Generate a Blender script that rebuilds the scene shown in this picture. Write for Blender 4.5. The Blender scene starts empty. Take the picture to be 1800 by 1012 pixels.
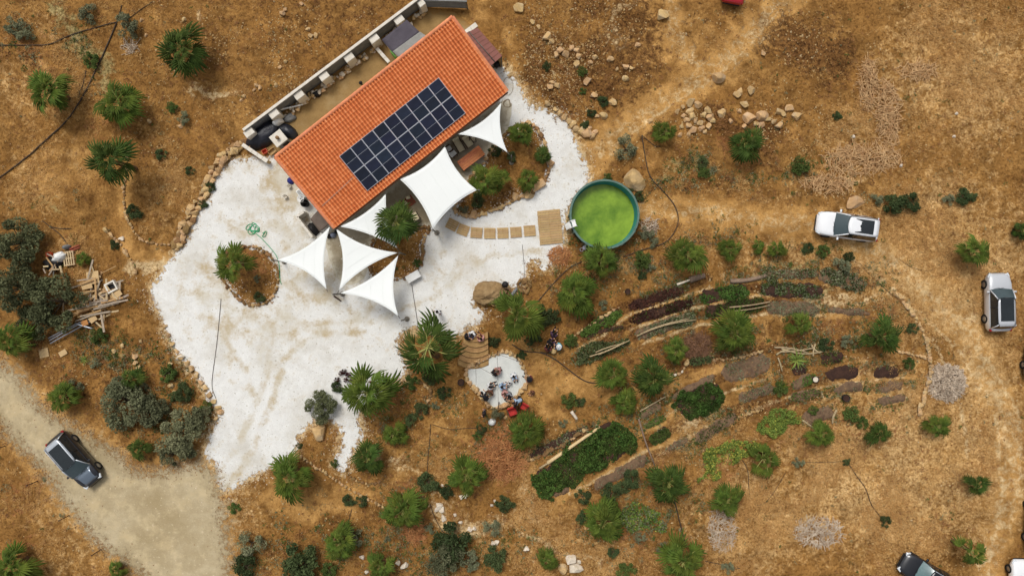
import bpy, bmesh, math, random
import numpy as np
from mathutils import Vector, Matrix

random.seed(7)
RNG = np.random.default_rng(11)
scene = bpy.context.scene
COL = scene.collection
R = math.radians

# ------------------------------------------------------------------ camera, sky, sun, exposure
S, H = 23.0, 52.0                     # photo pixels per metre on the ground, drone height in metres
cam_d = bpy.data.cameras.new('drone_camera')
cam_d.sensor_width = 36.0
cam_d.lens = 36.0 * H / (1800.0 / S)
cam_d.clip_end = 2000.0
cam = bpy.data.objects.new('drone_camera', cam_d)
COL.objects.link(cam)
cam.location = (0, 0, H)
cam.rotation_euler = (0, 0, 0)
scene.camera = cam

SUN_EL, SUN_AZ = R(58), R(-25)        # azimuth clockwise from +Y
world = bpy.data.worlds.new('World')
scene.world = world
world.use_nodes = True
wn = world.node_tree
wn.nodes.clear()
sky = wn.nodes.new('ShaderNodeTexSky')
sky.sky_type = 'NISHITA'
sky.sun_disc = False
sky.sun_elevation = SUN_EL
sky.sun_rotation = SUN_AZ
sky.air_density = 1.0
sky.dust_density = 4.0
hs = wn.nodes.new('ShaderNodeHueSaturation')
hs.inputs['Saturation'].default_value = 0.30
bg = wn.nodes.new('ShaderNodeBackground')
bg.inputs['Strength'].default_value = 0.115
wo = wn.nodes.new('ShaderNodeOutputWorld')
wn.links.new(sky.outputs[0], hs.inputs['Color'])
wn.links.new(hs.outputs[0], bg.inputs['Color'])
wn.links.new(bg.outputs[0], wo.inputs[0])

sun_d = bpy.data.lights.new('sun', 'SUN')
sun_d.energy = 1.55
sun_d.angle = R(20)
sun_d.color = (1.0, 0.97, 0.92)
sun = bpy.data.objects.new('sun', sun_d)
COL.objects.link(sun)
sdir = Vector((math.sin(SUN_AZ) * math.cos(SUN_EL), math.cos(SUN_AZ) * math.cos(SUN_EL), math.sin(SUN_EL)))
sun.rotation_euler = sdir.to_track_quat('Z', 'Y').to_euler()
sun.location = sdir * 60

scene.view_settings.view_transform = 'Standard'
scene.view_settings.look = 'None'
scene.view_settings.exposure = 0.12
scene.view_settings.gamma = 1.0

# ------------------------------------------------------------------ helpers
def P(u, v, z=0.0):
    """where a point of height z that the photograph shows at (u, v) stands"""
    k = (H - z) / H / S
    return ((u - 900.0) * k, (506.0 - v) * k)

def lin(r, g, b):
    def f(c):
        c /= 255.0
        return c / 12.92 if c <= 0.04045 else ((c + 0.055) / 1.055) ** 2.4
    return (f(r), f(g), f(b), 1.0)

_tab = np.random.default_rng(5).random((8, 256, 256))
def vnoise(x, y, sc, k=0):
    x = np.asarray(x, float) / sc + 71.3 * (k + 1)
    y = np.asarray(y, float) / sc + 37.7 * (k + 1)
    xi = np.floor(x).astype(int); yi = np.floor(y).astype(int)
    fx = x - xi; fy = y - yi
    fx = fx * fx * (3 - 2 * fx); fy = fy * fy * (3 - 2 * fy)
    t = _tab[k % 8]
    a = t[xi % 256, yi % 256]; b = t[(xi + 1) % 256, yi % 256]
    c = t[xi % 256, (yi + 1) % 256]; d = t[(xi + 1) % 256, (yi + 1) % 256]
    return (a * (1 - fx) + b * fx) * (1 - fy) + (c * (1 - fx) + d * fx) * fy
def fbm(x, y, sc, k=0, o=4):
    s = 0; a = 0.5; w = 0
    for i in range(o):
        s = s + a * vnoise(x, y, sc / 2 ** i, k + i); w += a; a *= 0.55
    return s / w

def poly_px(pts):
    return np.array([P(u, v) for u, v in pts])

def smooth_poly(p, n=2, closed=True):
    p = np.asarray(p, float)
    for _ in range(n):
        if closed:
            q = np.roll(p, -1, 0)
            p = np.stack([0.75 * p + 0.25 * q, 0.25 * p + 0.75 * q], 1).reshape(-1, 2)
        else:
            a, b = p[:-1], p[1:]
            m = np.stack([0.75 * a + 0.25 * b, 0.25 * a + 0.75 * b], 1).reshape(-1, 2)
            p = np.vstack([p[:1], m, p[-1:]])
    return p

def seg_dist(x, y, p, closed):
    x = np.asarray(x, float); y = np.asarray(y, float)
    d = np.full(x.shape, 1e9)
    n = len(p)
    for i in range(n if closed else n - 1):
        a = p[i]; b = p[(i + 1) % n]
        e = b - a; L = max(e @ e, 1e-9)
        t = np.clip(((x - a[0]) * e[0] + (y - a[1]) * e[1]) / L, 0, 1)
        d = np.minimum(d, (x - a[0] - t * e[0]) ** 2 + (y - a[1] - t * e[1]) ** 2)
    return np.sqrt(d)

def inside(x, y, p):
    x = np.asarray(x, float); y = np.asarray(y, float)
    r = np.zeros(x.shape, bool)
    n = len(p)
    for i in range(n):
        a = p[i]; b = p[(i + 1) % n]
        if a[1] == b[1]: continue
        c = ((a[1] > y) != (b[1] > y)) & (x < (b[0] - a[0]) * (y - a[1]) / (b[1] - a[1]) + a[0])
        r ^= c
    return r

def sdf(x, y, p):
    """positive inside"""
    d = seg_dist(x, y, p, True)
    return np.where(inside(x, y, p), d, -d)

def mesh_np(name, verts, faces, smooth=False):
    me = bpy.data.meshes.new(name)
    me.from_pydata([tuple(v) for v in verts] if not isinstance(verts, np.ndarray) else verts.tolist(), [],
                   faces if not isinstance(faces, np.ndarray) else faces.tolist())
    if smooth:
        me.polygons.foreach_set('use_smooth', [True] * len(me.polygons))
    me.update()
    return me

class MB:
    """collects boxes, tubes and sheets that become ONE mesh"""
    def __init__(self):
        self.v = []; self.f = []; self.m = []; self.sm = []
    def add(self, vs, fs, mi=0, smooth=False):
        o = len(self.v)
        self.v += [tuple(map(float, q)) for q in vs]
        for f in fs:
            self.f.append(tuple(i + o for i in f)); self.m.append(mi); self.sm.append(smooth)
        return self
    def box(self, c, s, M=None, mi=0, bevel=0.0):
        x, y, z = s[0] / 2, s[1] / 2, s[2] / 2
        if bevel > 0:
            b = min(bevel, x * .8, y * .8, z * .8)
            vs = []
            for zz, ins in ((-z, b), (-z + b, 0), (z - b, 0), (z, b)):
                X, Y = x - ins, y - ins
                cc = b * 0.6
                vs += [(-X + cc, -Y, zz), (X - cc, -Y, zz), (X, -Y + cc, zz), (X, Y - cc, zz), (X - cc, Y, zz), (-X + cc, Y, zz), (-X, Y - cc, zz), (-X, -Y + cc, zz)]
            fs = [tuple(range(7, -1, -1)), tuple(range(24, 32))]
            for r in range(3):
                for i in range(8):
                    j = (i + 1) % 8
                    fs.append((r * 8 + i, r * 8 + j, r * 8 + 8 + j, r * 8 + 8 + i))
        else:
            vs = [(-x, -y, -z), (x, -y, -z), (x, y, -z), (-x, y, -z), (-x, -y, z), (x, -y, z), (x, y, z), (-x, y, z)]
            fs = [(0, 3, 2, 1), (4, 5, 6, 7), (0, 1, 5, 4), (1, 2, 6, 5), (2, 3, 7, 6), (3, 0, 4, 7)]
        c = Vector(c)
        vs = [(M @ Vector(q) if M is not None else Vector(q)) + c for q in vs]
        return self.add(vs, fs, mi)
    def tube(self, pts, rad, n=6, mi=0, cap=True, smooth=True, closed=False):
        pts = [Vector(p) for p in pts]
        rads = rad if hasattr(rad, '__len__') else [rad] * len(pts)
        vs = []; fs = []
        prev = None
        m = len(pts)
        for i, p in enumerate(pts):
            if closed: t = pts[(i + 1) % m] - pts[i - 1]
            else: t = pts[min(i + 1, m - 1)] - pts[max(i - 1, 0)]
            if t.length < 1e-9: t = Vector((0, 0, 1))
            t.normalize()
            if prev is None:
                up = Vector((0, 0, 1)) if abs(t.z) < 0.9 else Vector((1, 0, 0))
            else: up = prev
            a = t.cross(up)
            if a.length < 1e-6: a = t.cross(Vector((0.3, 1, 0.2)))
            a.normalize()
            b = a.cross(t).normalized()
            prev = b
            for k in range(n):
                th = 2 * math.pi * k / n
                vs.append(p + (a * math.cos(th) + b * math.sin(th)) * rads[i])
        R_ = m if closed else m - 1
        for i in range(R_):
            i2 = (i + 1) % m
            for k in range(n):
                k2 = (k + 1) % n
                fs.append((i * n + k, i * n + k2, i2 * n + k2, i2 * n + k))
        if cap and not closed:
            fs.append(tuple(range(n - 1, -1, -1)))
            fs.append(tuple((m - 1) * n + k for k in range(n)))
        return self.add(vs, fs, mi, smooth)
    def lathe(self, prof, c=(0, 0, 0), n=16, mi=0, smooth=True, cap=True):
        vs = []; fs = []
        for r, z in prof:
            for k in range(n):
                th = 2 * math.pi * k / n
                vs.append((c[0] + r * math.cos(th), c[1] + r * math.sin(th), c[2] + z))
        for i in range(len(prof) - 1):
            for k in range(n):
                k2 = (k + 1) % n
                fs.append((i * n + k, i * n + k2, i * n + n + k2, i * n + n + k))
        if cap:
            fs.append(tuple(range(n - 1, -1, -1)))
            fs.append(tuple((len(prof) - 1) * n + k for k in range(n)))
        return self.add(vs, fs, mi, smooth)
    def sheet(self, grid, mi=0, smooth=True, flip=False):
        """grid: rows of points"""
        nr, nc = len(grid), len(grid[0])
        vs = [p for row in grid for p in row]
        fs = []
        for i in range(nr - 1):
            for j in range(nc - 1):
                q = (i * nc + j, i * nc + j + 1, (i + 1) * nc + j + 1, (i + 1) * nc + j)
                fs.append(q[::-1] if flip else q)
        return self.add(vs, fs, mi, smooth)
    def mesh(self, name, mats):
        me = bpy.data.meshes.new(name)
        me.from_pydata(self.v, [], self.f)
        mats = mats if isinstance(mats, (list, tuple)) else [mats]
        for m in mats: me.materials.append(m)
        me.polygons.foreach_set('material_index', self.m)
        me.polygons.foreach_set('use_smooth', self.sm)
        me.update()
        return me
    def build(self, name, mats, parent=None, loc=None, rotz=0):
        return obj(name, self.mesh(name, mats), parent, loc, rotz)

def obj(name, me, parent=None, loc=None, rotz=0, rot=None, scale=None):
    o = bpy.data.objects.new(name, me)
    COL.objects.link(o)
    if parent is not None: o.parent = parent
    if loc is not None: o.location = loc
    o.rotation_euler = rot if rot is not None else (0, 0, rotz)
    if scale is not None: o.scale = scale if hasattr(scale, '__len__') else (scale,) * 3
    return o

def tag(o, label, cat, group=None):
    o['label'] = label; o['category'] = cat
    if group: o['group'] = group
    return o

def thing(name, label, cat, loc=(0, 0, 0), rotz=0, group=None):
    o = obj(name, None, None, loc, rotz)
    o.empty_display_size = 0.2
    return tag(o, label, cat, group)

def struct(o, label=None):
    o['kind'] = 'structure'
    if label: o['label'] = label
    return o

def copy_tree(o, parent=None):
    c = o.copy(); COL.objects.link(c); c.parent = parent
    for ch in list(o.children): copy_tree(ch, c)
    return c

# ------------------------------------------------------------------ materials
MATS = {}
def pmat(name, c1, c2=None, scale=3.0, rough=0.8, bump=0.0, bscale=None, spec=0.3, rand=0.0, metal=0.0, detail=6.0,
         contrast=(0.3, 0.7), trans=0.0, coat=0.0, c3=None, scale3=0.6):
    m = bpy.data.materials.new(name); m.use_nodes = True
    nt = m.node_tree; N = nt.nodes; L = nt.links
    b = N['Principled BSDF']
    b.inputs['Roughness'].default_value = rough
    b.inputs['Specular IOR Level'].default_value = spec
    b.inputs['Metallic'].default_value = metal
    if coat: b.inputs['Coat Weight'].default_value = coat
    tc = N.new('ShaderNodeTexCoord')
    if c2 is None: c2 = tuple(x * 0.8 for x in c1[:3]) + (1,)
    nz = N.new('ShaderNodeTexNoise'); nz.inputs['Scale'].default_value = scale; nz.inputs['Detail'].default_value = detail
    nz.inputs['Roughness'].default_value = 0.65
    L.new(tc.outputs['Object'], nz.inputs['Vector'])
    rp = N.new('ShaderNodeValToRGB')
    rp.color_ramp.elements[0].position = contrast[0]; rp.color_ramp.elements[0].color = c1
    rp.color_ramp.elements[1].position = contrast[1]; rp.color_ramp.elements[1].color = c2
    L.new(nz.outputs['Fac'], rp.inputs['Fac'])
    col = rp.outputs['Color']
    if c3 is not None:
        n3 = N.new('ShaderNodeTexNoise'); n3.inputs['Scale'].default_value = scale3; n3.inputs['Detail'].default_value = 4
        L.new(tc.outputs['Object'], n3.inputs['Vector'])
        r3 = N.new('ShaderNodeValToRGB'); r3.color_ramp.elements[0].position = 0.45; r3.color_ramp.elements[1].position = 0.65
        L.new(n3.outputs['Fac'], r3.inputs['Fac'])
        mx = N.new('ShaderNodeMixRGB'); mx.inputs['Color2'].default_value = c3
        L.new(r3.outputs['Color'], mx.inputs['Fac']); L.new(col, mx.inputs['Color1'])
        col = mx.outputs['Color']
    if rand > 0:
        oi = N.new('ShaderNodeObjectInfo')
        h = N.new('ShaderNodeHueSaturation')
        mr = N.new('ShaderNodeMapRange'); mr.inputs['To Min'].default_value = 1 - rand; mr.inputs['To Max'].default_value = 1 + rand
        L.new(oi.outputs['Random'], mr.inputs['Value']); L.new(mr.outputs[0], h.inputs['Value'])
        mh = N.new('ShaderNodeMapRange'); mh.inputs['To Min'].default_value = 0.5 - rand * 0.06; mh.inputs['To Max'].default_value = 0.5 + rand * 0.06
        wn_ = N.new('ShaderNodeTexWhiteNoise'); wn_.noise_dimensions = '1D'
        L.new(oi.outputs['Random'], wn_.inputs['W']); L.new(wn_.outputs['Value'], mh.inputs['Value']); L.new(mh.outputs[0], h.inputs['Hue'])
        L.new(col, h.inputs['Color']); col = h.outputs['Color']
    L.new(col, b.inputs['Base Color'])
    if bump > 0:
        nb = N.new('ShaderNodeTexNoise'); nb.inputs['Scale'].default_value = bscale or scale * 4; nb.inputs['Detail'].default_value = 6
        L.new(tc.outputs['Object'], nb.inputs['Vector'])
        bp = N.new('ShaderNodeBump'); bp.inputs['Strength'].default_value = 1.0; bp.inputs['Distance'].default_value = bump
        L.new(nb.outputs['Fac'], bp.inputs['Height']); L.new(bp.outputs['Normal'], b.inputs['Normal'])
    if trans > 0:
        tr = N.new('ShaderNodeBsdfTranslucent'); ms = N.new('ShaderNodeMixShader'); ms.inputs['Fac'].default_value = trans
        L.new(col, tr.inputs['Color']); L.new(b.outputs[0], ms.inputs[1]); L.new(tr.outputs[0], ms.inputs[2])
        L.new(ms.outputs[0], N['Material Output'].inputs['Surface'])
    MATS[name] = m
    return m

# ------------------------------------------------------------------ where the palms stand (crown centre in the photo, crown radius, height)
PALMS = [
 (90, 160, 37, 1.9, 'bushy fan palm left of the long black pipe', {}),
 (213, 182, 36, 1.8, 'open crowned fan palm right of the black pipe', {}),
 (320, 90, 38, 2.1, 'dark fan palm standing highest on the slope behind the wall', dict(dark=True)),
 (195, 283, 38, 3.2, 'tall fan palm beside the footpath', dict(dark=True)),
 (410, 463, 32, 2.4, 'fan palm in the stone ringed bed on the white yard', dict(n=16)),
 (16, 600, 30, 1.4, 'bright feathery palm between the road and the olive trees', {}),
 (112, 697, 25, 1.2, 'bright small palm at the edge of the dirt road', {}),
 (228, 665, 20, 1.0, 'small palm above the olive shrubs', dict(dark=True)),
 (243, 790, 20, 0.9, 'small palm below the olive shrubs next to the road', dict(dark=True)),
 (22, 995, 33, 1.6, 'bright palm below the row of fence posts', {}),
 (205, 1003, 16, 0.8, 'little palm tuft where the fence posts end', {}),
 (697, 392, 35, 3.6, 'fan palm rising in front of the sails by the eave', dict(dark=True)),
 (850, 321, 27, 2.0, 'larger palm of the clump beside the long table', {}),
 (876, 316, 21, 1.5, 'smaller palm of the clump beside the long table', {}),
 (917, 233, 21, 1.3, 'palm at the upper end of the planting bed', {}),
 (955, 276, 15, 0.9, 'dark little palm beside the boulder on the bed edge', dict(dark=True)),
 (927, 310, 18, 1.1, 'small palm in the lower part of the planting bed', {}),
 (645, 690, 48, 2.6, 'largest full crowned palm at the edge of the white yard', dict(n=22)),
 (910, 555, 47, 2.8, 'large fan palm between the oval boulder and the garden', dict(n=20)),
 (1055, 458, 29, 1.5, 'palm standing directly below the pool', {}),
 (1008, 512, 35, 1.7, 'palm at the left end of the dark lettuce beds', {}),
 (1207, 448, 32, 1.6, 'palm inside the loop of hose right of the pool', {}),
 (1283, 437, 20, 1.0, 'small palm below the track, left of the pair', {}),
 (1366, 438, 17, 0.9, 'little palm below the track, before the white car', {}),
 (1333, 432, 12, 0.6, 'tiny palm tuft below the track', {}),
 (1170, 232, 20, 1.0, 'palm at the left foot of the stone heap', {}),
 (1310, 253, 31, 1.5, 'dark full palm below the scattered stones', dict(dark=True)),
 (1290, 585, 37, 1.8, 'broad palm in the middle of the vegetable garden', {}),
 (1408, 572, 20, 1.0, 'small bright palm right of the broad garden palm', {}),
 (1548, 591, 31, 1.6, 'dark palm inside the stone curve', dict(dark=True)),
 (1190, 616, 22, 1.1, 'small bright palm beside the compost patch', {}),
 (1080, 657, 29, 1.5, 'left palm of the pair below the dark hedge', {}),
 (1150, 664, 31, 1.5, 'right palm of the pair below the dark hedge', dict(dark=True)),
 (1095, 710, 22, 1.1, 'palm at the top corner of the dense green patch', {}),
 (1712, 440, 26, 1.8, 'lone palm on dry grass between two parked cars', {}),
 (1445, 763, 24, 1.2, 'palm below the curved branch fence', {}),
 (1547, 763, 22, 1.1, 'palm below the grey raised beds', dict(dark=True)),
 (1648, 748, 22, 1.2, 'palm near the grey brush heap', {}),
 (1342, 806, 26, 1.0, 'bright broad leaved palm at the end of the vines', dict(n=12)),
 (1277, 880, 28, 1.4, 'palm right of the leaning pole below the vines', {}),
 (1720, 852, 21, 1.2, 'small palm above the dark car bonnet', dict(dark=True)),
 (1705, 967, 27, 2.0, 'sparse palm right of the black car', dict(n=11)),
 (1200, 985, 38, 1.8, 'bright palm at the foot of the leaning pole', {}),
 (1060, 918, 38, 1.8, 'wide palm beside the creeping squash', {}),
 (1175, 847, 35, 1.7, 'dark palm at the top of the leaning pole', dict(dark=True)),
 (962, 985, 21, 1.0, 'small palm left of the whitish boulders', {}),
 (925, 757, 30, 1.5, 'round palm just below the red chairs', {}),
 (820, 838, 31, 1.5, 'round palm left of the orange straw heap', {}),
 (708, 897, 37, 1.8, 'round palm above the chalky patch', {}),
 (648, 806, 29, 1.4, 'palm in the half ring of stones beside the white spit', dict(dark=True)),
 (692, 762, 21, 1.0, 'small palm above the palm with the half ring', {}),
 (511, 838, 37, 1.8, 'round palm at the lower corner of the white yard', dict(n=20)),
 (597, 952, 29, 1.4, 'palm with a grey bush at its side', {}),
 (668, 995, 26, 1.3, 'palm lowest on the slope near the pale flat stones', {}),
 (1797, 405, 15, 1.0, 'palm standing over a dark shrub near the lone palm', dict(dark=True)),
 (142, 455, 12, 0.5, 'bright little palm beside the pallet', {}),
 (18, 18 + 400, 1, 0.3, '', None),
]
# ------------------------------------------------------------------ outlines of the setting
YARD = smooth_poly(poly_px([(432, 282), (400, 292), (378, 315), (368, 350), (352, 378), (340, 400), (326, 430), (305, 455), (285, 480), (271, 500),
    (270, 522), (281, 545), (289, 570), (300, 597), (318, 625), (345, 655), (363, 685), (378, 712), (390, 722), (378, 750), (362, 785), (363, 806), (384, 820), (377, 840), (384, 859),
    (406, 857), (430, 840), (470, 820), (500, 802), (520, 786), (523, 765), (533, 752), (548, 743), (556, 733), (575, 731), (592, 741),
    (603, 757), (606, 776), (600, 795), (589, 812), (598, 825), (609, 820), (614, 797), (629, 778), (634, 752), (628, 735), (634, 715), (660, 700),
    (694, 672), (717, 648), (702, 626), (694, 602), (705, 580), (751, 574), (783, 580), (801, 588), (817, 576), (830, 568), (848, 562),
    (838, 546), (826, 538), (840, 520), (880, 500), (908, 506), (914, 494), (922, 486), (926, 460), (943, 457), (951, 470), (962, 471), (973, 456), (982, 443),
    (990, 427), (991, 384), (1003, 356), (1015, 338), (1032, 324), (1029, 304), (1022, 277), (1013, 249), (999, 221), (977, 205), (958, 198),
    (935, 193), (921, 171), (910, 149), (897, 133), (880, 119), (850, 120), (720, 240), (600, 330), (510, 265), (470, 280)]), 2)
ISL = [smooth_poly(poly_px(p), 2) for p in (
    [(384, 450), (405, 438), (440, 431), (463, 438), (481, 455), (491, 480), (488, 505), (477, 530), (455, 539), (430, 534), (405, 513), (391, 490)],
    [(883, 244), (900, 226), (922, 213), (938, 218), (950, 237), (958, 254), (963, 274), (970, 290), (963, 303), (958, 323), (945, 334), (922, 344), (902, 351), (885, 365), (853, 374), (833, 383), (811, 378), (795, 373), (803, 352), (820, 338), (822, 312), (850, 294), (858, 266)],
    [(650, 420), (690, 405), (727, 402), (752, 398), (758, 405), (742, 416), (745, 454), (737, 475), (686, 498), (668, 490), (647, 482)])]
TERRACE = smooth_poly(poly_px([(872 + (a - 872) * 1.14, 667 + (b - 667) * 1.10) for a, b in [(834, 641), (858, 632), (875, 625), (882, 620), (906, 631), (911, 645), (920, 656), (920, 675), (909, 687), (897, 702), (882, 708), (871, 716), (861, 708), (848, 692), (839, 680), (827, 668), (824, 656)]]), 1)
ROAD = smooth_poly(poly_px([(-400, 320), (-150, 520), (-40, 602), (10, 638), (46, 672), (69, 708), (108, 731), (134, 754), (180, 775), (221, 803), (240, 826), (283, 824), (357, 812), (375, 830), (386, 856), (398, 890), (402, 940), (408, 1012), (440, 1200), (520, 1500),
    (390, 1500), (300, 1080), (249, 1012), (224, 994), (184, 967), (159, 939), (122, 899), (95, 857), (64, 818), (26, 780), (0, 746), (-60, 690), (-200, 590), (-440, 420)]), 2)
PATIO = smooth_poly(poly_px([(592, 398), (640, 365), (700, 318), (770, 262), (830, 212), (862, 190), (893, 172), (902, 190), (890, 238), (872, 262), (856, 292), (822, 310), (818, 335), (800, 352), (768, 396), (742, 404), (690, 408), (652, 420), (648, 482), (625, 500), (598, 500), (572, 440), (576, 412)]), 1)
BACK = poly_px([(424, 258), (452, 226), (560, 148), (720, 28), (738, 14), (800, 22), (835, 50), (880, 100), (884, 128), (700, 300), (540, 330), (488, 284)])

# ------------------------------------------------------------------ ground relief and its zones
STEP = 0.16
gx = np.concatenate([np.linspace(-420, -44, 24)[:-1], np.arange(-44, 44.01, STEP), np.linspace(44, 420, 24)[1:]])
gy = np.concatenate([np.linspace(-420, -27, 24)[:-1], np.arange(-27, 27.01, STEP), np.linspace(27, 420, 24)[1:]])
X, Y = np.meshgrid(gx, gy)
def clamp(a): return np.clip(a, 0, 1)
def sstep(a, lo, hi):
    t = clamp((a - lo) / (hi - lo)); return t * t * (3 - 2 * t)
U = X * S + 900; V = 506 - Y * S
sd_yard = sdf(X, Y, YARD); sd_road = sdf(X, Y, ROAD); sd_back = sdf(X, Y, BACK); sd_ter = sdf(X, Y, TERRACE)
sd_isl = np.max([sdf(X, Y, p) for p in ISL], axis=0)
yardm = np.minimum(sd_yard, -sd_isl)
flat = np.max([sstep(yardm, -0.5, 0.3), sstep(sd_road, -0.8, 0.5), sstep(sd_back, -0.4, 0.3), sstep(sd_ter, -0.4, 0.2)], axis=0)
rel = 0.30 * (fbm(X, Y, 7.0, 0, 3) - 0.5) + 0.20 * (fbm(X, Y, 1.7, 2, 3) - 0.5) + 0.09 * (fbm(X, Y, 0.5, 4, 2) - 0.5)
GZ = rel * (1 - 0.93 * flat)
far = sstep(np.maximum(np.abs(X) - 60, np.abs(Y) - 45), 0, 120)
GZ = GZ + far * 5.0 * (fbm(X, Y, 90, 3, 2) - 0.45)

def gz(x, y):
    """height of the ground"""
    i = int(min(max(np.searchsorted(gx, x) - 1, 0), len(gx) - 2)); j = int(min(max(np.searchsorted(gy, y) - 1, 0), len(gy) - 2))
    fx = (x - gx[i]) / (gx[i + 1] - gx[i]); fy = (y - gy[j]) / (gy[j + 1] - gy[j])
    return float((GZ[j, i] * (1 - fx) + GZ[j, i + 1] * fx) * (1 - fy) + (GZ[j + 1, i] * (1 - fx) + GZ[j + 1, i + 1] * fx) * fy)
def gzv(x, y):
    x = np.asarray(x); y = np.asarray(y)
    i = np.clip(np.searchsorted(gx, x) - 1, 0, len(gx) - 2); j = np.clip(np.searchsorted(gy, y) - 1, 0, len(gy) - 2)
    fx = (x - gx[i]) / (gx[i + 1] - gx[i]); fy = (y - gy[j]) / (gy[j + 1] - gy[j])
    return (GZ[j, i] * (1 - fx) + GZ[j, i + 1] * fx) * (1 - fy) + (GZ[j + 1, i] * (1 - fx) + GZ[j + 1, i + 1] * fx) * fy
def G(u, v, dz=0.0):
    x, y = P(u, v); return (x, y, gz(x, y) + dz)

WU = U + 150 * (fbm(X, Y, 4.5, 1, 5) - 0.5); WV = V + 150 * (fbm(X, Y, 4.5, 5, 5) - 0.5)
def blob(cu, cv, ru, rv, ang=0.0, soft=0.85):
    c, s = math.cos(R(ang)), math.sin(R(ang))
    a = ((WU - cu) * c + (WV - cv) * s) / ru; b = (-(WU - cu) * s + (WV - cv) * c) / rv
    return 1 - sstep(np.sqrt(a * a + b * b), 1 - soft, 1 + soft * 0.5)
def stroke(pts, w, soft=0.85, warp=0.3):
    uu = U + (WU - U) * warp; vv = V + (WV - V) * warp
    d = seg_dist(uu, vv, np.array(pts, float), False) / (w / 2.0)
    return 1 - sstep(d, 1 - soft, 1 + soft * 0.5)
Z = {k: np.zeros(X.shape) for k in ('straw', 'dark', 'smooth', 'red', 'grey', 'pale')}
def put(k, a, f): Z[k] = np.maximum(Z[k], a * f)
for a, f in ((blob(1640, 480, 230, 190), .95), (blob(1600, 830, 300, 220), .95), (blob(1690, 130, 190, 220), .7), (blob(1330, 930, 190, 130), .7),
             (blob(1000, 960, 200, 90), .55), (blob(740, 830, 110, 70), .5), (blob(60, 150, 110, 160), .5), (blob(60, 320, 120, 90), .55), (blob(300, 330, 90, 90), .5),
             (blob(380, 130, 60, 30), .5), (blob(1390, 470, 190, 60), .6), (blob(1180, 470, 150, 60), .45), (blob(1300, 620, 90, 50), .4), (blob(150, 420, 90, 40), .5),
             (blob(440, 900, 70, 60), .5), (blob(1500, 250, 70, 160, 15), .55), (blob(1420, 330, 220, 40), .5), (blob(120, 960, 150, 70, 40), .5), (blob(930, 890, 40, 110, 20), .6),
             (blob(1200, 790, 200, 60, -30), .5), (blob(60, 30, 90, 60), .4), (blob(1730, 640, 90, 400), .8)):
    put('straw', a, f)
for a, f in ((blob(1430, 70, 120, 70), .95), (blob(1060, 90, 110, 110, 30), .8), (blob(970, 130, 60, 100, -30), .85), (blob(1330, 225, 130, 45), .9), (blob(400, 60, 80, 50), .5), (blob(560, 150, 160, 30, -37), .6),
             (blob(1010, 10, 70, 25), .7), (blob(230, 720, 160, 70, 25), .5), (blob(330, 60, 60, 30), .4), (blob(1480, 660, 160, 90), .35), (blob(1050, 590, 130, 70, -25), .4), (blob(1140, 560, 120, 60), .3),
             (blob(1380, 640, 70, 60), .45), (blob(60, 470, 110, 60), .4), (blob(1200, 400, 120, 20), .25), (blob(640, 960, 140, 60), .25), (stroke([(1140, 325), (1330, 345), (1520, 350)], 30), .5), (stroke([(0, 760), (110, 870), (240, 1010)], 26), .55),
             (blob(1550, 790, 60, 20), .5), (blob(1240, 590, 230, 55, -8), .55), (blob(1430, 605, 170, 45), .5), (blob(1180, 640, 140, 40, -20), .5), (blob(1090, 700, 60, 50), .4), (blob(1130, 850, 110, 60, -30), .4), (blob(1250, 560, 60, 40), .4), (blob(790, 720, 60, 50), .3), (blob(440, 480, 60, 60), .5), (blob(900, 300, 80, 80), .25), (blob(700, 450, 50, 60), .3)):
    put('dark', a, f)
for a, f in ((stroke([(1040, 275), (1100, 220), (1180, 165), (1260, 110), (1330, 50), (1390, -20)], 110), .8), (stroke([(1120, 345), (1260, 380), (1440, 395), (1580, 470), (1720, 600)], 60), .55),
             (stroke([(920, 620), (1000, 680), (1080, 660)], 90), .75), (blob(980, 700, 80, 50), .7), (blob(560, 890, 90, 45), .8), (stroke([(215, 300), (215, 380), (240, 440), (290, 450)], 36), .8), (blob(1230, 690, 130, 40, -25), .45),
             (stroke([(980, 900), (1100, 820), (1230, 730), (1340, 650)], 50), .5), (stroke([(890, 60), (905, 130), (960, 190)], 40), .6), (blob(130, 300, 40, 40), .7), (blob(900, 640, 110, 80), .5), (stroke([(640, 820), (720, 850), (640, 870)], 50), .5),
             (blob(500, 90, 120, 70), .3), (blob(370, 180, 60, 60), .4), (blob(780, 20, 60, 25), .6), (stroke([(1230, 560), (1330, 590), (1340, 650)], 40), .4), (blob(1190, 110, 110, 60), .6)):
    put('smooth', a, f)
for a, f in ((blob(880, 800, 55, 45), .9), (blob(690, 930, 60, 60), .5), (blob(1090, 950, 60, 50), .5), (blob(130, 250, 60, 30), .4), (blob(40, 60, 60, 50), .45), (blob(1440, 760, 180, 50), .4), (blob(1150, 440, 100, 40), .35), (blob(770, 880, 50, 30), .4),
             (blob(70, 640, 60, 40), .35), (blob(1500, 600, 120, 30), .45), (blob(1240, 610, 40, 40), .5), (blob(60, 880, 90, 60), .45), (blob(420, 960, 50, 40), .5)):
    put('red', a, f)
for a, f in ((stroke([(110, 10), (130, 60), (185, 110), (190, 160)], 60), .7), (blob(1200, 320, 80, 25), .5), (blob(100, 340, 60, 40), .5), (blob(1380, 500, 130, 40), .5), (blob(1430, 530, 90, 30), .45), (blob(1480, 470, 60, 40), .4),
             (blob(1150, 730, 100, 60, -30), .3), (blob(1640, 670, 40, 40), .3), (blob(200, 640, 100, 30), .4), (blob(1230, 310, 100, 20), .5), (blob(1090, 900, 90, 60), .35)):
    put('grey', a, f)
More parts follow.
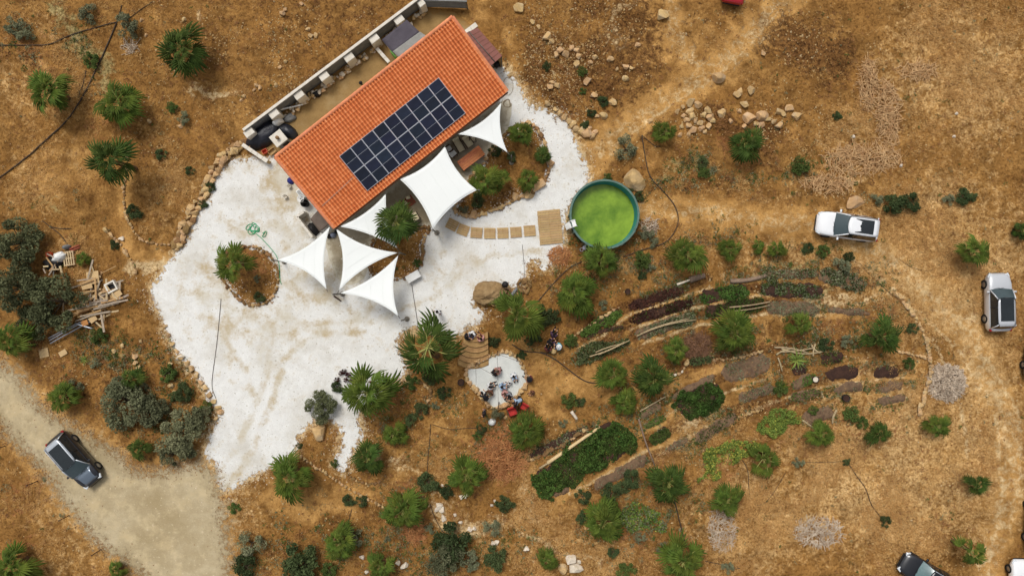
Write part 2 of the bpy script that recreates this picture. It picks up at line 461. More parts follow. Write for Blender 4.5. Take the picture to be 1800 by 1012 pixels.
for a, f in ((blob(820, 900, 120, 30, 15), .75), (blob(960, 960, 90, 16, 25), .8), (blob(930, 880, 18, 60), .5), (blob(385, 140, 35, 18), .8), (blob(1050, 45, 40, 14), .5), (blob(1230, 770, 70, 25, -30), .6), (blob(1460, 555, 120, 18, 10), .6),
             (stroke([(1700, 560), (1760, 700), (1790, 850), (1740, 1012)], 60), .5), (blob(1430, 935, 50, 30), .6), (blob(1310, 515, 130, 12), .5), (blob(270, 455, 30, 26, -40), .95), (blob(700, 830, 60, 25, 25), .6), (blob(370, 30, 40, 14), .5),
             (blob(420, 880, 60, 40), .5)):
    put('pale', a, f)
for pts_, w_, f_ in (([(1110, 358), (1200, 375), (1320, 388), (1440, 396), (1530, 430), (1620, 500), (1710, 600), (1765, 720), (1775, 860), (1740, 1030)], 78, .95), ([(1030, 285), (1075, 245), (1160, 180), (1250, 125), (1330, 60), (1400, -30)], 95, .95), ([(1240, 120), (1180, 60), (1170, -20)], 70, .6),
        ([(1095, 575), (1220, 545), (1230, 535), (1340, 520)], 14, .8), ([(1000, 600), (1100, 558), (1225, 522), (1340, 495)], 14, .8), ([(1110, 600), (1230, 570), (1400, 555), (1520, 560)], 18, .8), ([(1040, 700), (1130, 690), (1230, 655), (1345, 620), (1350, 660)], 24, .9), ([(1120, 760), (1180, 735), (1170, 690), (1180, 670)], 16, .8),
        ([(985, 880), (1060, 835), (1140, 790), (1200, 760)], 22, .9), ([(1185, 790), (1260, 745), (1330, 700), (1380, 690), (1440, 670)], 16, .75), ([(1440, 670), (1520, 668), (1610, 665)], 12, .8), ([(1450, 692), (1530, 692), (1600, 690)], 10, .7), ([(1345, 560), (1345, 660)], 18, .7), ([(1225, 500), (1225, 580)], 12, .7), ([(960, 870), (930, 800), (900, 760)], 30, .5), ([(1020, 760), (960, 720), (900, 640)], 40, .6)):
    put('smooth', stroke(pts_, w_, .8, .12), f_)
    if w_ > 60: put('pale', stroke(pts_, w_ * .7, .9, .25), .47)
ROWS = ([(1000, 600), (1050, 560), (1105, 540), (1200, 508), (1240, 492)], [(1010, 628), (1060, 602), (1110, 566), (1218, 531), (1320, 510), (1450, 510), (1520, 500)], [(1110, 594), (1225, 556), (1350, 534), (1450, 542)], [(1125, 730), (1170, 705), (1260, 665), (1340, 642)],
        [(1140, 777), (1200, 748), (1290, 722), (1370, 692), (1440, 667), (1520, 652), (1592, 650)], [(1040, 860), (1140, 802), (1220, 777), (1300, 732), (1390, 704), (1520, 683), (1592, 677)], [(1205, 636), (1250, 631), (1340, 612), (1440, 606), (1500, 610)], [(1330, 484), (1420, 480), (1520, 500)], [(930, 806), (985, 782), (1040, 750)], [(1020, 590), (1094, 573)])
for pts_ in ROWS: put('dark', stroke(pts_, 24, .7, .10), .9)
for a_, f_ in ((blob(600, 60, 300, 120), .5), (blob(380, 140, 120, 100), .42), (blob(1230, 60, 180, 90), .38), (blob(1120, 290, 160, 50), .35), (blob(720, 790, 140, 80), .35), (blob(640, 900, 160, 60), .4), (blob(150, 40, 160, 50), .35)):
    put('dark', a_, f_)
for pts_ in ([(1015, 612), (1065, 584), (1108, 554), (1210, 520), (1250, 508)], [(1108, 580), (1222, 543), (1335, 520), (1450, 525)], [(1120, 608), (1228, 572), (1345, 552), (1450, 556)], [(1130, 752), (1190, 722), (1275, 690), (1350, 664)], [(1160, 800), (1210, 768), (1296, 738), (1380, 700), (1445, 680), (1590, 664)], [(1000, 870), (1090, 818), (1140, 788)]):
    put('pale', stroke(pts_, 9, .8, .08), .66)
for a_, f_ in ((blob(500, 60, 150, 60), .35), (blob(620, 20, 100, 40), .35), (blob(420, 200, 60, 50), .6), (blob(1150, 50, 120, 60), .8), (blob(850, 20, 60, 40), .6), (blob(1180, 260, 60, 30), .5), (blob(100, 300, 70, 50), .7), (blob(930, 700, 80, 50), .7), (blob(560, 890, 100, 50), .9), (blob(780, 770, 80, 50), .6)):
    put('smooth', a_, f_)
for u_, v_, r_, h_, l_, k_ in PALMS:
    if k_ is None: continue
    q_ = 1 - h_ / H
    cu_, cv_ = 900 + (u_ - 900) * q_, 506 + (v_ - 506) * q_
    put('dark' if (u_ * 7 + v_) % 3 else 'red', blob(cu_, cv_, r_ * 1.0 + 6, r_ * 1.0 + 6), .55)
for pts_, w_ in (([(1500, 455), (1600, 540), (1690, 620), (1745, 720), (1765, 850), (1740, 1012)], 14), ([(1530, 440), (1640, 520), (1730, 610), (1785, 720), (1800, 850)], 14), ([(1560, 520), (1640, 600), (1690, 700), (1700, 800)], 12), ([(1240, 150), (1320, 80), (1390, 0)], 10), ([(1080, 255), (1170, 195), (1230, 150)], 9), ([(10, 700), (130, 800), (250, 930)], 12)):
    put('pale', stroke(pts_, w_, .9, .12), .62); 
    put('dark', stroke([(a_ + 11, b_ + 3) for a_, b_ in pts_], w_ * .8, .9, .12), .4)
put('pale', sstep(-np.abs(sd_yard + 0.1), -1.1, -0.05) * (sd_back < 0.2), 0.7)
put('smooth', sstep(-np.abs(sd_road), -2.2, -0.1), 0.8); put('pale', sstep(-np.abs(sd_road), -1.6, -0.1), 0.4)

nv = X.size
gv = np.stack([X, Y, GZ], -1).reshape(-1, 3)
ny_, nx_ = X.shape
idx = np.arange(nv).reshape(ny_, nx_)
gf = np.stack([idx[:-1, :-1], idx[:-1, 1:], idx[1:, 1:], idx[1:, :-1]], -1).reshape(-1, 4)
def fast_mesh(name, v, f, smooth=True):
    me = bpy.data.meshes.new(name)
    k = f.shape[1]
    me.vertices.add(len(v)); me.vertices.foreach_set('co', np.ascontiguousarray(v, np.float32).ravel())
    me.loops.add(f.size); me.loops.foreach_set('vertex_index', np.ascontiguousarray(f, np.int32).ravel())
    me.polygons.add(len(f)); me.polygons.foreach_set('loop_start', np.arange(0, f.size, k, dtype=np.int32))
    me.polygons.foreach_set('use_smooth', np.full(len(f), smooth))
    me.update(calc_edges=True); me.validate()
    return me
def vcol(me, name, rgb):
    a = me.attributes.new(name, 'FLOAT_COLOR', 'POINT')
    c = np.ones((len(rgb), 4), np.float32); c[:, :rgb.shape[1]] = rgb
    a.data.foreach_set('color', c.ravel())

# ground material: soil, straw, humus, packed earth, rusty litter, grey weeds and dust, broken up by noise
def ground_mat():
    m = bpy.data.materials.new('dry_soil'); m.use_nodes = True
    nt = m.node_tree; N = nt.nodes; L = nt.links; b = N['Principled BSDF']
    b.inputs['Roughness'].default_value = 0.95; b.inputs['Specular IOR Level'].default_value = 0.1
    tc = N.new('ShaderNodeTexCoord')
    def noise(sc, det=5, rough=0.6, dist=0.0, stretch=None):
        n = N.new('ShaderNodeTexNoise'); n.inputs['Scale'].default_value = sc; n.inputs['Detail'].default_value = det
        n.inputs['Roughness'].default_value = rough; n.inputs['Distortion'].default_value = dist
        if stretch:
            mp = N.new('ShaderNodeMapping'); mp.inputs['Scale'].default_value = stretch[0]; mp.inputs['Rotation'].default_value = (0, 0, stretch[1])
            L.new(tc.outputs['Object'], mp.inputs['Vector']); L.new(mp.outputs[0], n.inputs['Vector'])
        else: L.new(tc.outputs['Object'], n.inputs['Vector'])
        return n.outputs['Fac']
    def ramp(x, a, bb, ca=(0, 0, 0, 1), cb=(1, 1, 1, 1)):
        r = N.new('ShaderNodeValToRGB'); r.color_ramp.elements[0].position = a; r.color_ramp.elements[1].position = bb
        r.color_ramp.elements[0].color = ca; r.color_ramp.elements[1].color = cb
        L.new(x, r.inputs['Fac']); return r.outputs['Color']
    def mix(f, a, c, bt='MIX'):
        x = N.new('ShaderNodeMixRGB'); x.blend_type = bt
        if isinstance(f, float): x.inputs['Fac'].default_value = f
        else: L.new(f, x.inputs['Fac'])
        for s_, q in (('Color1', a), ('Color2', c)):
            if isinstance(q, tuple): x.inputs[s_].default_value = q
            else: L.new(q, x.inputs[s_])
        return x.outputs['Color']
    def math_(op, a, c):
        x = N.new('ShaderNodeMath'); x.operation = op
        for i, q in enumerate((a, c)):
            if isinstance(q, (int, float)): x.inputs[i].default_value = q
            else: L.new(q, x.inputs[i])
        return x.outputs[0]
    zs = []
    for nm in ('zone_a', 'zone_b'):
        at = N.new('ShaderNodeAttribute'); at.attribute_name = nm
        sp = N.new('ShaderNodeSeparateColor'); L.new(at.outputs['Color'], sp.inputs[0]); zs += list(sp.outputs)[:3]
    n_big = noise(0.35, 4); n_mid = noise(1.1, 9, 0.72); n_fine = noise(5.0, 6, 0.72); n_grain = noise(17, 4, 0.75); n_mid2 = noise(1.9, 9, 0.74, 0.5); n_wide = noise(0.55, 9, 0.70, 0.4)
    fib = noise(2.6, 9, 0.80, 1.4)
    soil = mix(ramp(n_mid, 0.36, 0.66), lin(120, 84, 42), lin(184, 140, 80))
    soil = mix(ramp(n_big, 0.35, 0.65), soil, lin(156, 113, 60))
    def gate(z, n, g=1.0, w=0.22):
        # zone weight broken up by noise n
        s_ = math_('ADD', math_('MULTIPLY', z, 0.85), math_('MULTIPLY', math_('SUBTRACT', n, 0.5), g * 1.6))
        mr = N.new('ShaderNodeMapRange'); mr.interpolation_type = 'SMOOTHSTEP'
        mr.inputs['From Min'].default_value = 0.5 - w; mr.inputs['From Max'].default_value = 0.5 + w
        L.new(s_, mr.inputs['Value'])
        return math_('MULTIPLY', mr.outputs[0], math_('MINIMUM', math_('MULTIPLY', z, 3.0), 1.0))
    c = soil
    packed = mix(ramp(n_mid, 0.3, 0.7), lin(174, 129, 70), lin(204, 158, 95))
    c = mix(gate(zs[2], n_mid, 0.6, 0.22), c, packed)
    humus = mix(ramp(n_fine, 0.35, 0.65), lin(80, 54, 30), lin(138, 98, 54))
    c = mix(gate(zs[1], n_mid2, 1.5, 0.18), c, humus)
    straw = mix(ramp(fib, 0.38, 0.62), lin(156, 114, 60), lin(232, 194, 136))
    straw = mix(ramp(n_big, 0.4, 0.62), straw, mix(ramp(fib, 0.4, 0.6), lin(174, 130, 72), lin(222, 180, 120)))
    c = mix(gate(zs[0], n_mid2, 1.5, 0.2), c, straw)
    rust = mix(ramp(fib, 0.35, 0.65), lin(122, 76, 44), lin(192, 134, 84))
    c = mix(gate(zs[3], n_mid2, 1.4, 0.18), c, rust)
    weed = mix(ramp(n_fine, 0.35, 0.65), lin(128, 112, 66), lin(186, 164, 112))
    c = mix(gate(zs[4], n_mid, 1.4, 0.18), c, weed)
    dust = mix(ramp(n_fine, 0.35, 0.65), lin(200, 166, 114), lin(232, 206, 160))
    c = mix(gate(zs[5], n_mid2, 1.3, 0.22), c, dust)
    c = mix(1.0, c, ramp(n_wide, 0.34, 0.66, (0.64, 0.61, 0.58, 1), (1.24, 1.25, 1.27, 1)), 'MULTIPLY')
    # clods and grit
    dark_clod = ramp(n_fine, 0.38, 0.52, (0.52, 0.47, 0.42, 1), (1, 1, 1, 1))
    inv = math_('SUBTRACT', 1.0, math_('MULTIPLY', zs[2], 0.85))
    c = mix(inv, c, mix(1.0, c, dark_clod, 'MULTIPLY'))
    grain = ramp(n_grain, 0.3, 0.7, (0.86, 0.85, 0.84, 1), (1.13, 1.12, 1.10, 1))
    c = mix(0.8, c, mix(1.0, c, grain, 'MULTIPLY'))
    vo = N.new('ShaderNodeTexVoronoi'); vo.inputs['Scale'].default_value = 6.0; L.new(tc.outputs['Object'], vo.inputs['Vector'])
    grit = math_('MULTIPLY', ramp(vo.outputs['Distance'], 0.10, 0.16, (1, 1, 1, 1), (0, 0, 0, 1)), ramp(n_mid2, 0.5, 0.6))
    c = mix(math_('MULTIPLY', grit, 0.4), c, lin(216, 182, 134))
    L.new(c, b.inputs['Base Color'])
    hgt = math_('ADD', math_('MULTIPLY', n_fine, 0.7), math_('MULTIPLY', n_grain, 0.3))
    bp = N.new('ShaderNodeBump'); bp.inputs['Distance'].default_value = 0.16; bp.inputs['Strength'].default_value = 1.0
    L.new(hgt, bp.inputs['Height']); L.new(bp.outputs[0], b.inputs['Normal'])
    return m
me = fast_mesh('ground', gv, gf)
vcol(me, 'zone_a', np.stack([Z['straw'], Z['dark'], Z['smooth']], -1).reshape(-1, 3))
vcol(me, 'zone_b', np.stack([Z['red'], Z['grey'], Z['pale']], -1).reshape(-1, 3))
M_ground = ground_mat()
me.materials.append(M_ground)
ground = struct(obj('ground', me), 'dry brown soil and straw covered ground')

# ------------------------------------------------------------------ sheets with ragged edges cut from a field
def field_mesh(name, fld, x0, x1, y0, y1, st, dz):
    xs = np.arange(x0, x1 + st / 2, st); ys = np.arange(y0, y1 + st / 2, st)
    A, B = np.meshgrid(xs, ys)
    F = fld(A, B)
    ny, nx = F.shape
    ids = np.arange(F.size).reshape(ny, nx)
    pos = F > 0
    full = pos[:-1, :-1] & pos[:-1, 1:] & pos[1:, 1:] & pos[1:, :-1]
    anyp = pos[:-1, :-1] | pos[:-1, 1:] | pos[1:, 1:] | pos[1:, :-1]
    quads = np.stack([ids[:-1, :-1], ids[:-1, 1:], ids[1:, 1:], ids[1:, :-1]], -1)
    faces = [tuple(q) for q in quads[full].tolist()]
    pts = [(a, b) for a, b in zip(A.ravel().tolist(), B.ravel().tolist())]
    fv = F.ravel().tolist()
    cache = {}
    def cut(i, j):
        k = (min(i, j), max(i, j))
        if k not in cache:
            t = fv[i] / (fv[i] - fv[j]); t = min(max(t, 0.02), 0.98)
            cache[k] = len(pts)
            pts.append((pts[i][0] + t * (pts[j][0] - pts[i][0]), pts[i][1] + t * (pts[j][1] - pts[i][1]))); fv.append(0.0)
        return cache[k]
    for q in quads[anyp & ~full].tolist():
        out = []
        for a in range(4):
            i, j = q[a], q[(a + 1) % 4]
            if fv[i] > 0: out.append(i)
            if (fv[i] > 0) != (fv[j] > 0): out.append(cut(i, j))
        if len(out) >= 3: faces.append(tuple(out))
    used = sorted({i for f in faces for i in f}); mp = {o: n for n, o in enumerate(used)}
    p2 = np.array([pts[i] for i in used]); f2 = np.array([fv[i] for i in used])
    z = gzv(p2[:, 0], p2[:, 1]) + dz
    me = bpy.data.meshes.new(name)
    me.from_pydata(np.column_stack([p2, z]).tolist(), [], [tuple(mp[i] for i in f) for f in faces])
    me.polygons.foreach_set('use_smooth', [True] * len(me.polygons))
    a = me.attributes.new('edge', 'FLOAT', 'POINT'); a.data.foreach_set('value', f2.astype(np.float32))
    me.update()
    return me

def sheet_mat(name, base, base2, patch, edgecol, scale, edge_w, speck=None, patch_pos=(0.5, 0.62), bump=0.03, edge_noise=0.8, worn=None, fade=False):
    m = bpy.data.materials.new(name); m.use_nodes = True
    nt = m.node_tree; N = nt.nodes; L = nt.links; b = N['Principled BSDF']
    b.inputs['Roughness'].default_value = 0.92; b.inputs['Specular IOR Level'].default_value = 0.15
    tc = N.new('ShaderNodeTexCoord')
    def noise(sc, det=5, rough=0.65):
        n = N.new('ShaderNodeTexNoise'); n.inputs['Scale'].default_value = sc; n.inputs['Detail'].default_value = det; n.inputs['Roughness'].default_value = rough
        L.new(tc.outputs['Object'], n.inputs['Vector']); return n.outputs['Fac']
    def ramp(x, a, bb, ca=(0, 0, 0, 1), cb=(1, 1, 1, 1)):
        r = N.new('ShaderNodeValToRGB'); r.color_ramp.elements[0].position = a; r.color_ramp.elements[1].position = bb
        r.color_ramp.elements[0].color = ca; r.color_ramp.elements[1].color = cb; L.new(x, r.inputs['Fac']); return r.outputs['Color']
    def mix(f, a, c, bt='MIX'):
        x = N.new('ShaderNodeMixRGB'); x.blend_type = bt
        if isinstance(f, float): x.inputs['Fac'].default_value = f
        else: L.new(f, x.inputs['Fac'])
        for s_, q in (('Color1', a), ('Color2', c)):
            if isinstance(q, tuple): x.inputs[s_].default_value = q
            else: L.new(q, x.inputs[s_])
        return x.outputs['Color']
    c = mix(ramp(noise(scale), 0.35, 0.65), base, base2)
    c = mix(ramp(noise(scale * 0.16, 6, 0.7), patch_pos[0], patch_pos[1]), c, patch)
    c = mix(1.0, c, ramp(noise(scale * 9, 4, 0.75), 0.25, 0.75, (0.86, 0.86, 0.86, 1), (1.12, 1.12, 1.12, 1)), 'MULTIPLY')
    if worn:
        aw = N.new('ShaderNodeAttribute'); aw.attribute_name = 'worn'
        wm = N.new('ShaderNodeMath'); wm.operation = 'MULTIPLY_ADD'; wm.inputs[1].default_value = 4.2; wm.inputs[2].default_value = -2.1
        L.new(noise(0.8, 10, 0.74), wm.inputs[0])
        wa_ = N.new('ShaderNodeMath'); wa_.operation = 'ADD'; L.new(wm.outputs[0], wa_.inputs[0]); L.new(aw.outputs['Fac'], wa_.inputs[1])
        c = mix(ramp(wa_.outputs[0], 0.2, 0.9), c, mix(ramp(noise(0.5), 0.4, 0.6), worn[0], worn[1]))
    if speck:
        c = mix(ramp(noise(scale * 4, 2, 0.5), 0.66, 0.72), c, speck)
    at = N.new('ShaderNodeAttribute'); at.attribute_name = 'edge'
    ad = N.new('ShaderNodeMath'); ad.operation = 'MULTIPLY_ADD'
    nn = noise(2.6, 8, 0.72); ad.inputs[1].default_value = -edge_noise * 2; L.new(nn, ad.inputs[0])
    sb = N.new('ShaderNodeMath'); sb.operation = 'ADD'; sb.inputs[1].default_value = edge_noise; L.new(at.outputs['Fac'], sb.inputs[0])
    L.new(sb.outputs[0], ad.inputs[2])
    mr = N.new('ShaderNodeMapRange'); mr.inputs['From Min'].default_value = 0.0; mr.inputs['From Max'].default_value = edge_w
    mr.inputs['To Min'].default_value = 1.0; mr.inputs['To Max'].default_value = 0.0; mr.interpolation_type = 'SMOOTHSTEP'
    L.new(ad.outputs[0], mr.inputs['Value'])
    if fade:                                   # the layer thins out over the soil at its rim
        inv_ = N.new('ShaderNodeMath'); inv_.operation = 'SUBTRACT'; inv_.inputs[0].default_value = 1.0
        L.new(mr.outputs[0], inv_.inputs[1]); L.new(inv_.outputs[0], b.inputs['Alpha'])
    else:
        c = mix(mr.outputs[0], c, edgecol)
    L.new(c, b.inputs['Base Color'])
    bp = N.new('ShaderNodeBump'); bp.inputs['Distance'].default_value = bump
    L.new(noise(scale * 3, 6, 0.7), bp.inputs['Height']); L.new(bp.outputs[0], b.inputs['Normal'])
    return m

WHITE_SD = np.maximum
def yard_f(A, B):
    f = np.minimum(sdf(A, B, YARD), -np.max([sdf(A, B, p) for p in ISL], axis=0))
    return f + 0.7 * (fbm(A, B, 1.3, 3, 6) - 0.5) + 0.20
yb = (YARD[:, 0].min() - .5, YARD[:, 0].max() + .5, YARD[:, 1].min() - .5, YARD[:, 1].max() + .5)
M_yard = sheet_mat('white_limestone_chippings', lin(216, 214, 208), lin(228, 227, 222), lin(202, 197, 186), lin(188, 156, 106), 1.6, 0.30, lin(172, 164, 148), (0.48, 0.66), 0.03, 1.5, worn=(lin(184, 166, 134), lin(200, 192, 174)), fade=True)
me = field_mesh('gravel_yard', yard_f, *yb, 0.14, 0.02); me.materials.append(M_yard)
vx = np.empty(len(me.vertices) * 3); me.vertices.foreach_get('co', vx); vx = vx.reshape(-1, 3); vu = vx[:, 0] * S + 900; vv_ = 506 - vx[:, 1] * S
wv_ = np.zeros(len(vx))
for cu, cv, ru, rv, f_ in ((500, 335, 50, 65, 1.4), (505, 395, 50, 45, .85), (440, 400, 80, 30, .75), (450, 565, 150, 60, .85), (560, 490, 100, 80, .95), (370, 500, 70, 60, .8), (620, 540, 60, 40, .5), (450, 300, 60, 20, .5), (890, 150, 20, 40, .5), (780, 470, 100, 60, .45), (470, 850, 60, 30, .8), (385, 850, 30, 30, .6), (400, 630, 30, 60, .35), (330, 460, 30, 40, .5), (800, 560, 40, 20, .4), (950, 455, 30, 25, .4), (560, 640, 26, 110, .22), (480, 720, 20, 90, .2), (650, 600, 60, 20, .3), (880, 400, 60, 20, .25), (1000, 290, 16, 60, .25)):
    wv_ = np.maximum(wv_, .68 * f_ * (1 - sstep(np.sqrt(((vu - cu) / ru) ** 2 + ((vv_ - cv) / rv) ** 2), .2, 1.25)))
for pts_ in ([(372, 850), (420, 780), (455, 700), (475, 620), (540, 570), (640, 560)], [(396, 862), (444, 790), (478, 706), (496, 632), (552, 588), (640, 582)], [(455, 700), (400, 600), (360, 540), (340, 480)], [(640, 570), (760, 520), (860, 450), (960, 440)]):
    wv_ = np.maximum(wv_, .55 * (1 - sstep(seg_dist(vu + 14 * (fbm(vx[:, 0], vx[:, 1], 1.5, 1, 3) - .5), vv_, np.array(pts_, float), False), 2, 11)))
a_w = me.attributes.new('worn', 'FLOAT', 'POINT'); a_w.data.foreach_set('value', wv_.astype(np.float32))
struct(obj('gravel_yard', me), 'white crushed limestone yard around the house')
M_road = sheet_mat('grey_track', lin(174, 157, 124), lin(188, 172, 140), lin(162, 144, 109), lin(172, 138, 86), 1.2, 1.6, lin(198, 182, 150), (0.40, 0.64), 0.03, 2.4, worn=(lin(196, 178, 142), lin(188, 168, 130)), fade=True)
def road_f(A, B): return sdf(A, B, ROAD) + 0.6 + 0.7 * (fbm(A, B, 1.6, 2, 4) - 0.5)
me = field_mesh('dirt_road', road_f, -58, -14, -42, 8, 0.2, 0.022); me.materials.append(M_road)
vx = np.empty(len(me.vertices) * 3); me.vertices.foreach_get('co', vx); vx = vx.reshape(-1, 3); vu = vx[:, 0] * S + 900; vv_ = 506 - vx[:, 1] * S
wv_ = np.zeros(len(vx))
for pts_ in ([(-60, 620), (60, 740), (170, 850), (290, 950), (340, 1080)], [(-60, 650), (40, 745), (150, 870), (250, 960), (300, 1080)], [(170, 845), (260, 850), (350, 840)], [(250, 920), (320, 880), (375, 850)]):
    wv_ = np.maximum(wv_, .5 * (1 - sstep(seg_dist(vu + 25 * (fbm(vx[:, 0], vx[:, 1], 2.5, 1, 3) - .5), vv_, np.array(pts_, float), False), 3, 20)))
a_w = me.attributes.new('worn', 'FLOAT', 'POINT'); a_w.data.foreach_set('value', wv_.astype(np.float32))
struct(obj('dirt_road', me), 'pale compacted dirt road')
M_patio = sheet_mat('concrete_paving', lin(158, 147, 126), lin(174, 164, 143), lin(139, 126, 102), lin(196, 188, 168), 2.0, 0.5, None, (0.44, 0.62), 0.004)
def patio_f(A, B): return np.minimum(sdf(A, B, PATIO), -np.max([sdf(A, B, p) for p in ISL], axis=0) + 0.02) + 0.10 * (fbm(A, B, 0.8, 1, 3) - 0.5)
me = field_mesh('patio', patio_f, PATIO[:, 0].min() - .3, PATIO[:, 0].max() + .3, PATIO[:, 1].min() - .3, PATIO[:, 1].max() + .3, 0.16, 0.038); me.materials.append(M_patio)
struct(obj('patio', me), 'grey concrete patio under the shade sails')
M_back = sheet_mat('trodden_yard', lin(140, 112, 70), lin(158, 128, 82), lin(168, 144, 104), lin(150, 112, 62), 1.3, 0.4, None, (0.5, 0.66), 0.006)
def back_f(A, B): return sdf(A, B, BACK) + 0.12 * (fbm(A, B, 1.0, 4, 3) - 0.5)
me = field_mesh('back_yard', back_f, BACK[:, 0].min() - .3, BACK[:, 0].max() + .3, BACK[:, 1].min() - .3, BACK[:, 1].max() + .3, 0.2, 0.012); me.materials.append(M_back)
struct(obj('back_yard', me), 'brown compacted yard behind the house')
M_terr = sheet_mat('white_terrace_gravel', lin(204, 206, 199), lin(216, 217, 211), lin(190, 188, 175), lin(206, 192, 160), 1.6, 0.2, None, (0.55, 0.7), 0.01, 0.5)
def ter_f(A, B): return sdf(A, B, TERRACE) + 0.10 * (fbm(A, B, 0.7, 5, 3) - 0.5)
me = field_mesh('terrace', ter_f, TERRACE[:, 0].min() - .3, TERRACE[:, 0].max() + .3, TERRACE[:, 1].min() - .3, TERRACE[:, 1].max() + .3, 0.12, 0.05); me.materials.append(M_terr)
struct(obj('terrace', me), 'small round white gravel terrace')
# ------------------------------------------------------------------ the house
M_plaster = pmat('cream_plaster', lin(214, 200, 172), lin(196, 180, 150), 1.5, 0.9, 0.01)
M_tile = None
def tile_mat():
    m = bpy.data.materials.new('terracotta'); m.use_nodes = True
    nt = m.node_tree; N = nt.nodes; L = nt.links; b = N['Principled BSDF']
    b.inputs['Roughness'].default_value = 0.8; b.inputs['Specular IOR Level'].default_value = 0.25
    at = N.new('ShaderNodeAttribute'); at.attribute_name = 'tile_tone'
    tc = N.new('ShaderNodeTexCoord')
    nz = N.new('ShaderNodeTexNoise'); nz.inputs['Scale'].default_value = 0.55; nz.inputs['Detail'].default_value = 9; nz.inputs['Roughness'].default_value = 0.7
    L.new(tc.outputs['Object'], nz.inputs['Vector'])
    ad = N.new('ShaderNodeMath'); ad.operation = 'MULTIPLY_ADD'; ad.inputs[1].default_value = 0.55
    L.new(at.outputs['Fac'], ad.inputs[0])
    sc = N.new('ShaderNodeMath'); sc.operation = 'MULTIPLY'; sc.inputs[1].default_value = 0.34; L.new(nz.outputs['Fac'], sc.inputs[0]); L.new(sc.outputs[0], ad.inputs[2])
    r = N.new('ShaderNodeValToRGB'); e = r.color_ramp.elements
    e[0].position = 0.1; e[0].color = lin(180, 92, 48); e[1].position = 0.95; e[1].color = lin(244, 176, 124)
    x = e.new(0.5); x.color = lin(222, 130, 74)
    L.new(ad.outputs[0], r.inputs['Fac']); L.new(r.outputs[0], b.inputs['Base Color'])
    return m
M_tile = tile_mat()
M_ridge = pmat('pale_terracotta', lin(226, 146, 104), lin(208, 124, 84), 3, 0.85, 0.004, rand=0.08)

Zhi, Zlo = 4.3, 3.15
cA = Vector((*P(483, 275, Zhi), Zhi)); cB = Vector((*P(797, 32, Zhi), Zhi)); cC = Vector((*P(890, 160, Zlo), Zlo)); cD = Vector((*P(590, 402, Zlo), Zlo))
eu = ((cB - cA) + (cC - cD)); eu.z = 0
LU = eu.length / 2; eu.normalize()
ev = Vector((eu.y, -eu.x, 0))                      # downhill, towards the patio
cen = (cA + cB + cC + cD) / 4
LVh = abs(((cD + cC) / 2 - (cA + cB) / 2).dot(ev))
pitch = math.atan2(Zhi - Zlo, LVh)
LV = LVh / math.cos(pitch)
house_ang = math.atan2(eu.y, eu.x)
MH = Matrix.Translation(cen) @ Matrix(((eu.x, ev.x, 0, 0), (eu.y, ev.y, 0, 0), (0, 0, 1, 0), (0, 0, 0, 1)))   # x along ridge, y downhill (horizontal)
def hp(a, c, z):                                    # house plan coordinates -> world
    return Vector((cen.x + eu.x * a + ev.x * c, cen.y + eu.y * a + ev.y * c, z))
def roofz(c): return Zhi + (Zlo - Zhi) * (c + LVh / 2) / LVh
hbase = Vector((cen.x, cen.y, 0))
house = thing('house', 'long single storey house under a sloping orange tiled roof', 'house', hbase)
def hv(p): return tuple(Vector(p) - hbase)

mb = MB()
wa, wc = LU / 2 - 0.35, LVh / 2 - 0.55
def wallbox(a0, a1, c0, c1, z0, z1f):
    vs = []
    for a in (a0, a1):
        for c in (c0, c1):
            vs.append(hv(hp(a, c, z0)))
    for a in (a0, a1):
        for c in (c0, c1):
            vs.append(hv(hp(a, c, z1f(c))))
    # order: a0c0 a0c1 a1c0 a1c1
    mb.add(vs, [(0, 1, 3, 2), (4, 6, 7, 5), (0, 4, 5, 1), (2, 3, 7, 6), (0, 2, 6, 4), (1, 5, 7, 3)])
zt = lambda c: roofz(c) - 0.16
wallbox(-wa, wa, -wc, -wc + 0.25, -0.1, zt)
for s_ in (-1, 1):
    wallbox(s_ * wa - 0.125 - (0.125 * s_), s_ * wa + 0.125 - (0.125 * s_), -wc + 0.252, wc - 0.252, -0.1, zt)
# patio side wall with openings
ops = [(-6.2, 0.95, 0, 2.15), (-3.6, 1.5, 0.9, 2.1), (-0.6, 1.9, 0, 2.2), (2.4, 1.5, 0.9, 2.1), (5.2, 0.95, 0, 2.15)]
a = -wa
for (ac, w, z0, z1) in ops:
    wallbox(a, ac - w / 2, wc - 0.25, wc, -0.1, zt)
    if z0 > 0: wallbox(ac - w / 2, ac + w / 2, wc - 0.25, wc, -0.1, lambda c, z0=z0: z0)
    wallbox(ac - w / 2, ac + w / 2, wc - 0.25, wc, z1, zt)
    a = ac + w / 2
wallbox(a, wa, wc - 0.25, wc, -0.1, zt)
mb.build('wall', M_plaster, house)
M_door = pmat('stained_door_wood', lin(92, 58, 34), lin(70, 42, 24), 6, 0.5, 0.004)
M_glass = pmat('window_glass', (0.03, 0.035, 0.04, 1), (0.04, 0.045, 0.05, 1), 1, 0.08, spec=0.6)
M_white = pmat('white_paint', lin(232, 232, 228), lin(218, 217, 211), 4, 0.55)
Mrot = Matrix.Rotation(house_ang, 3, 'Z')
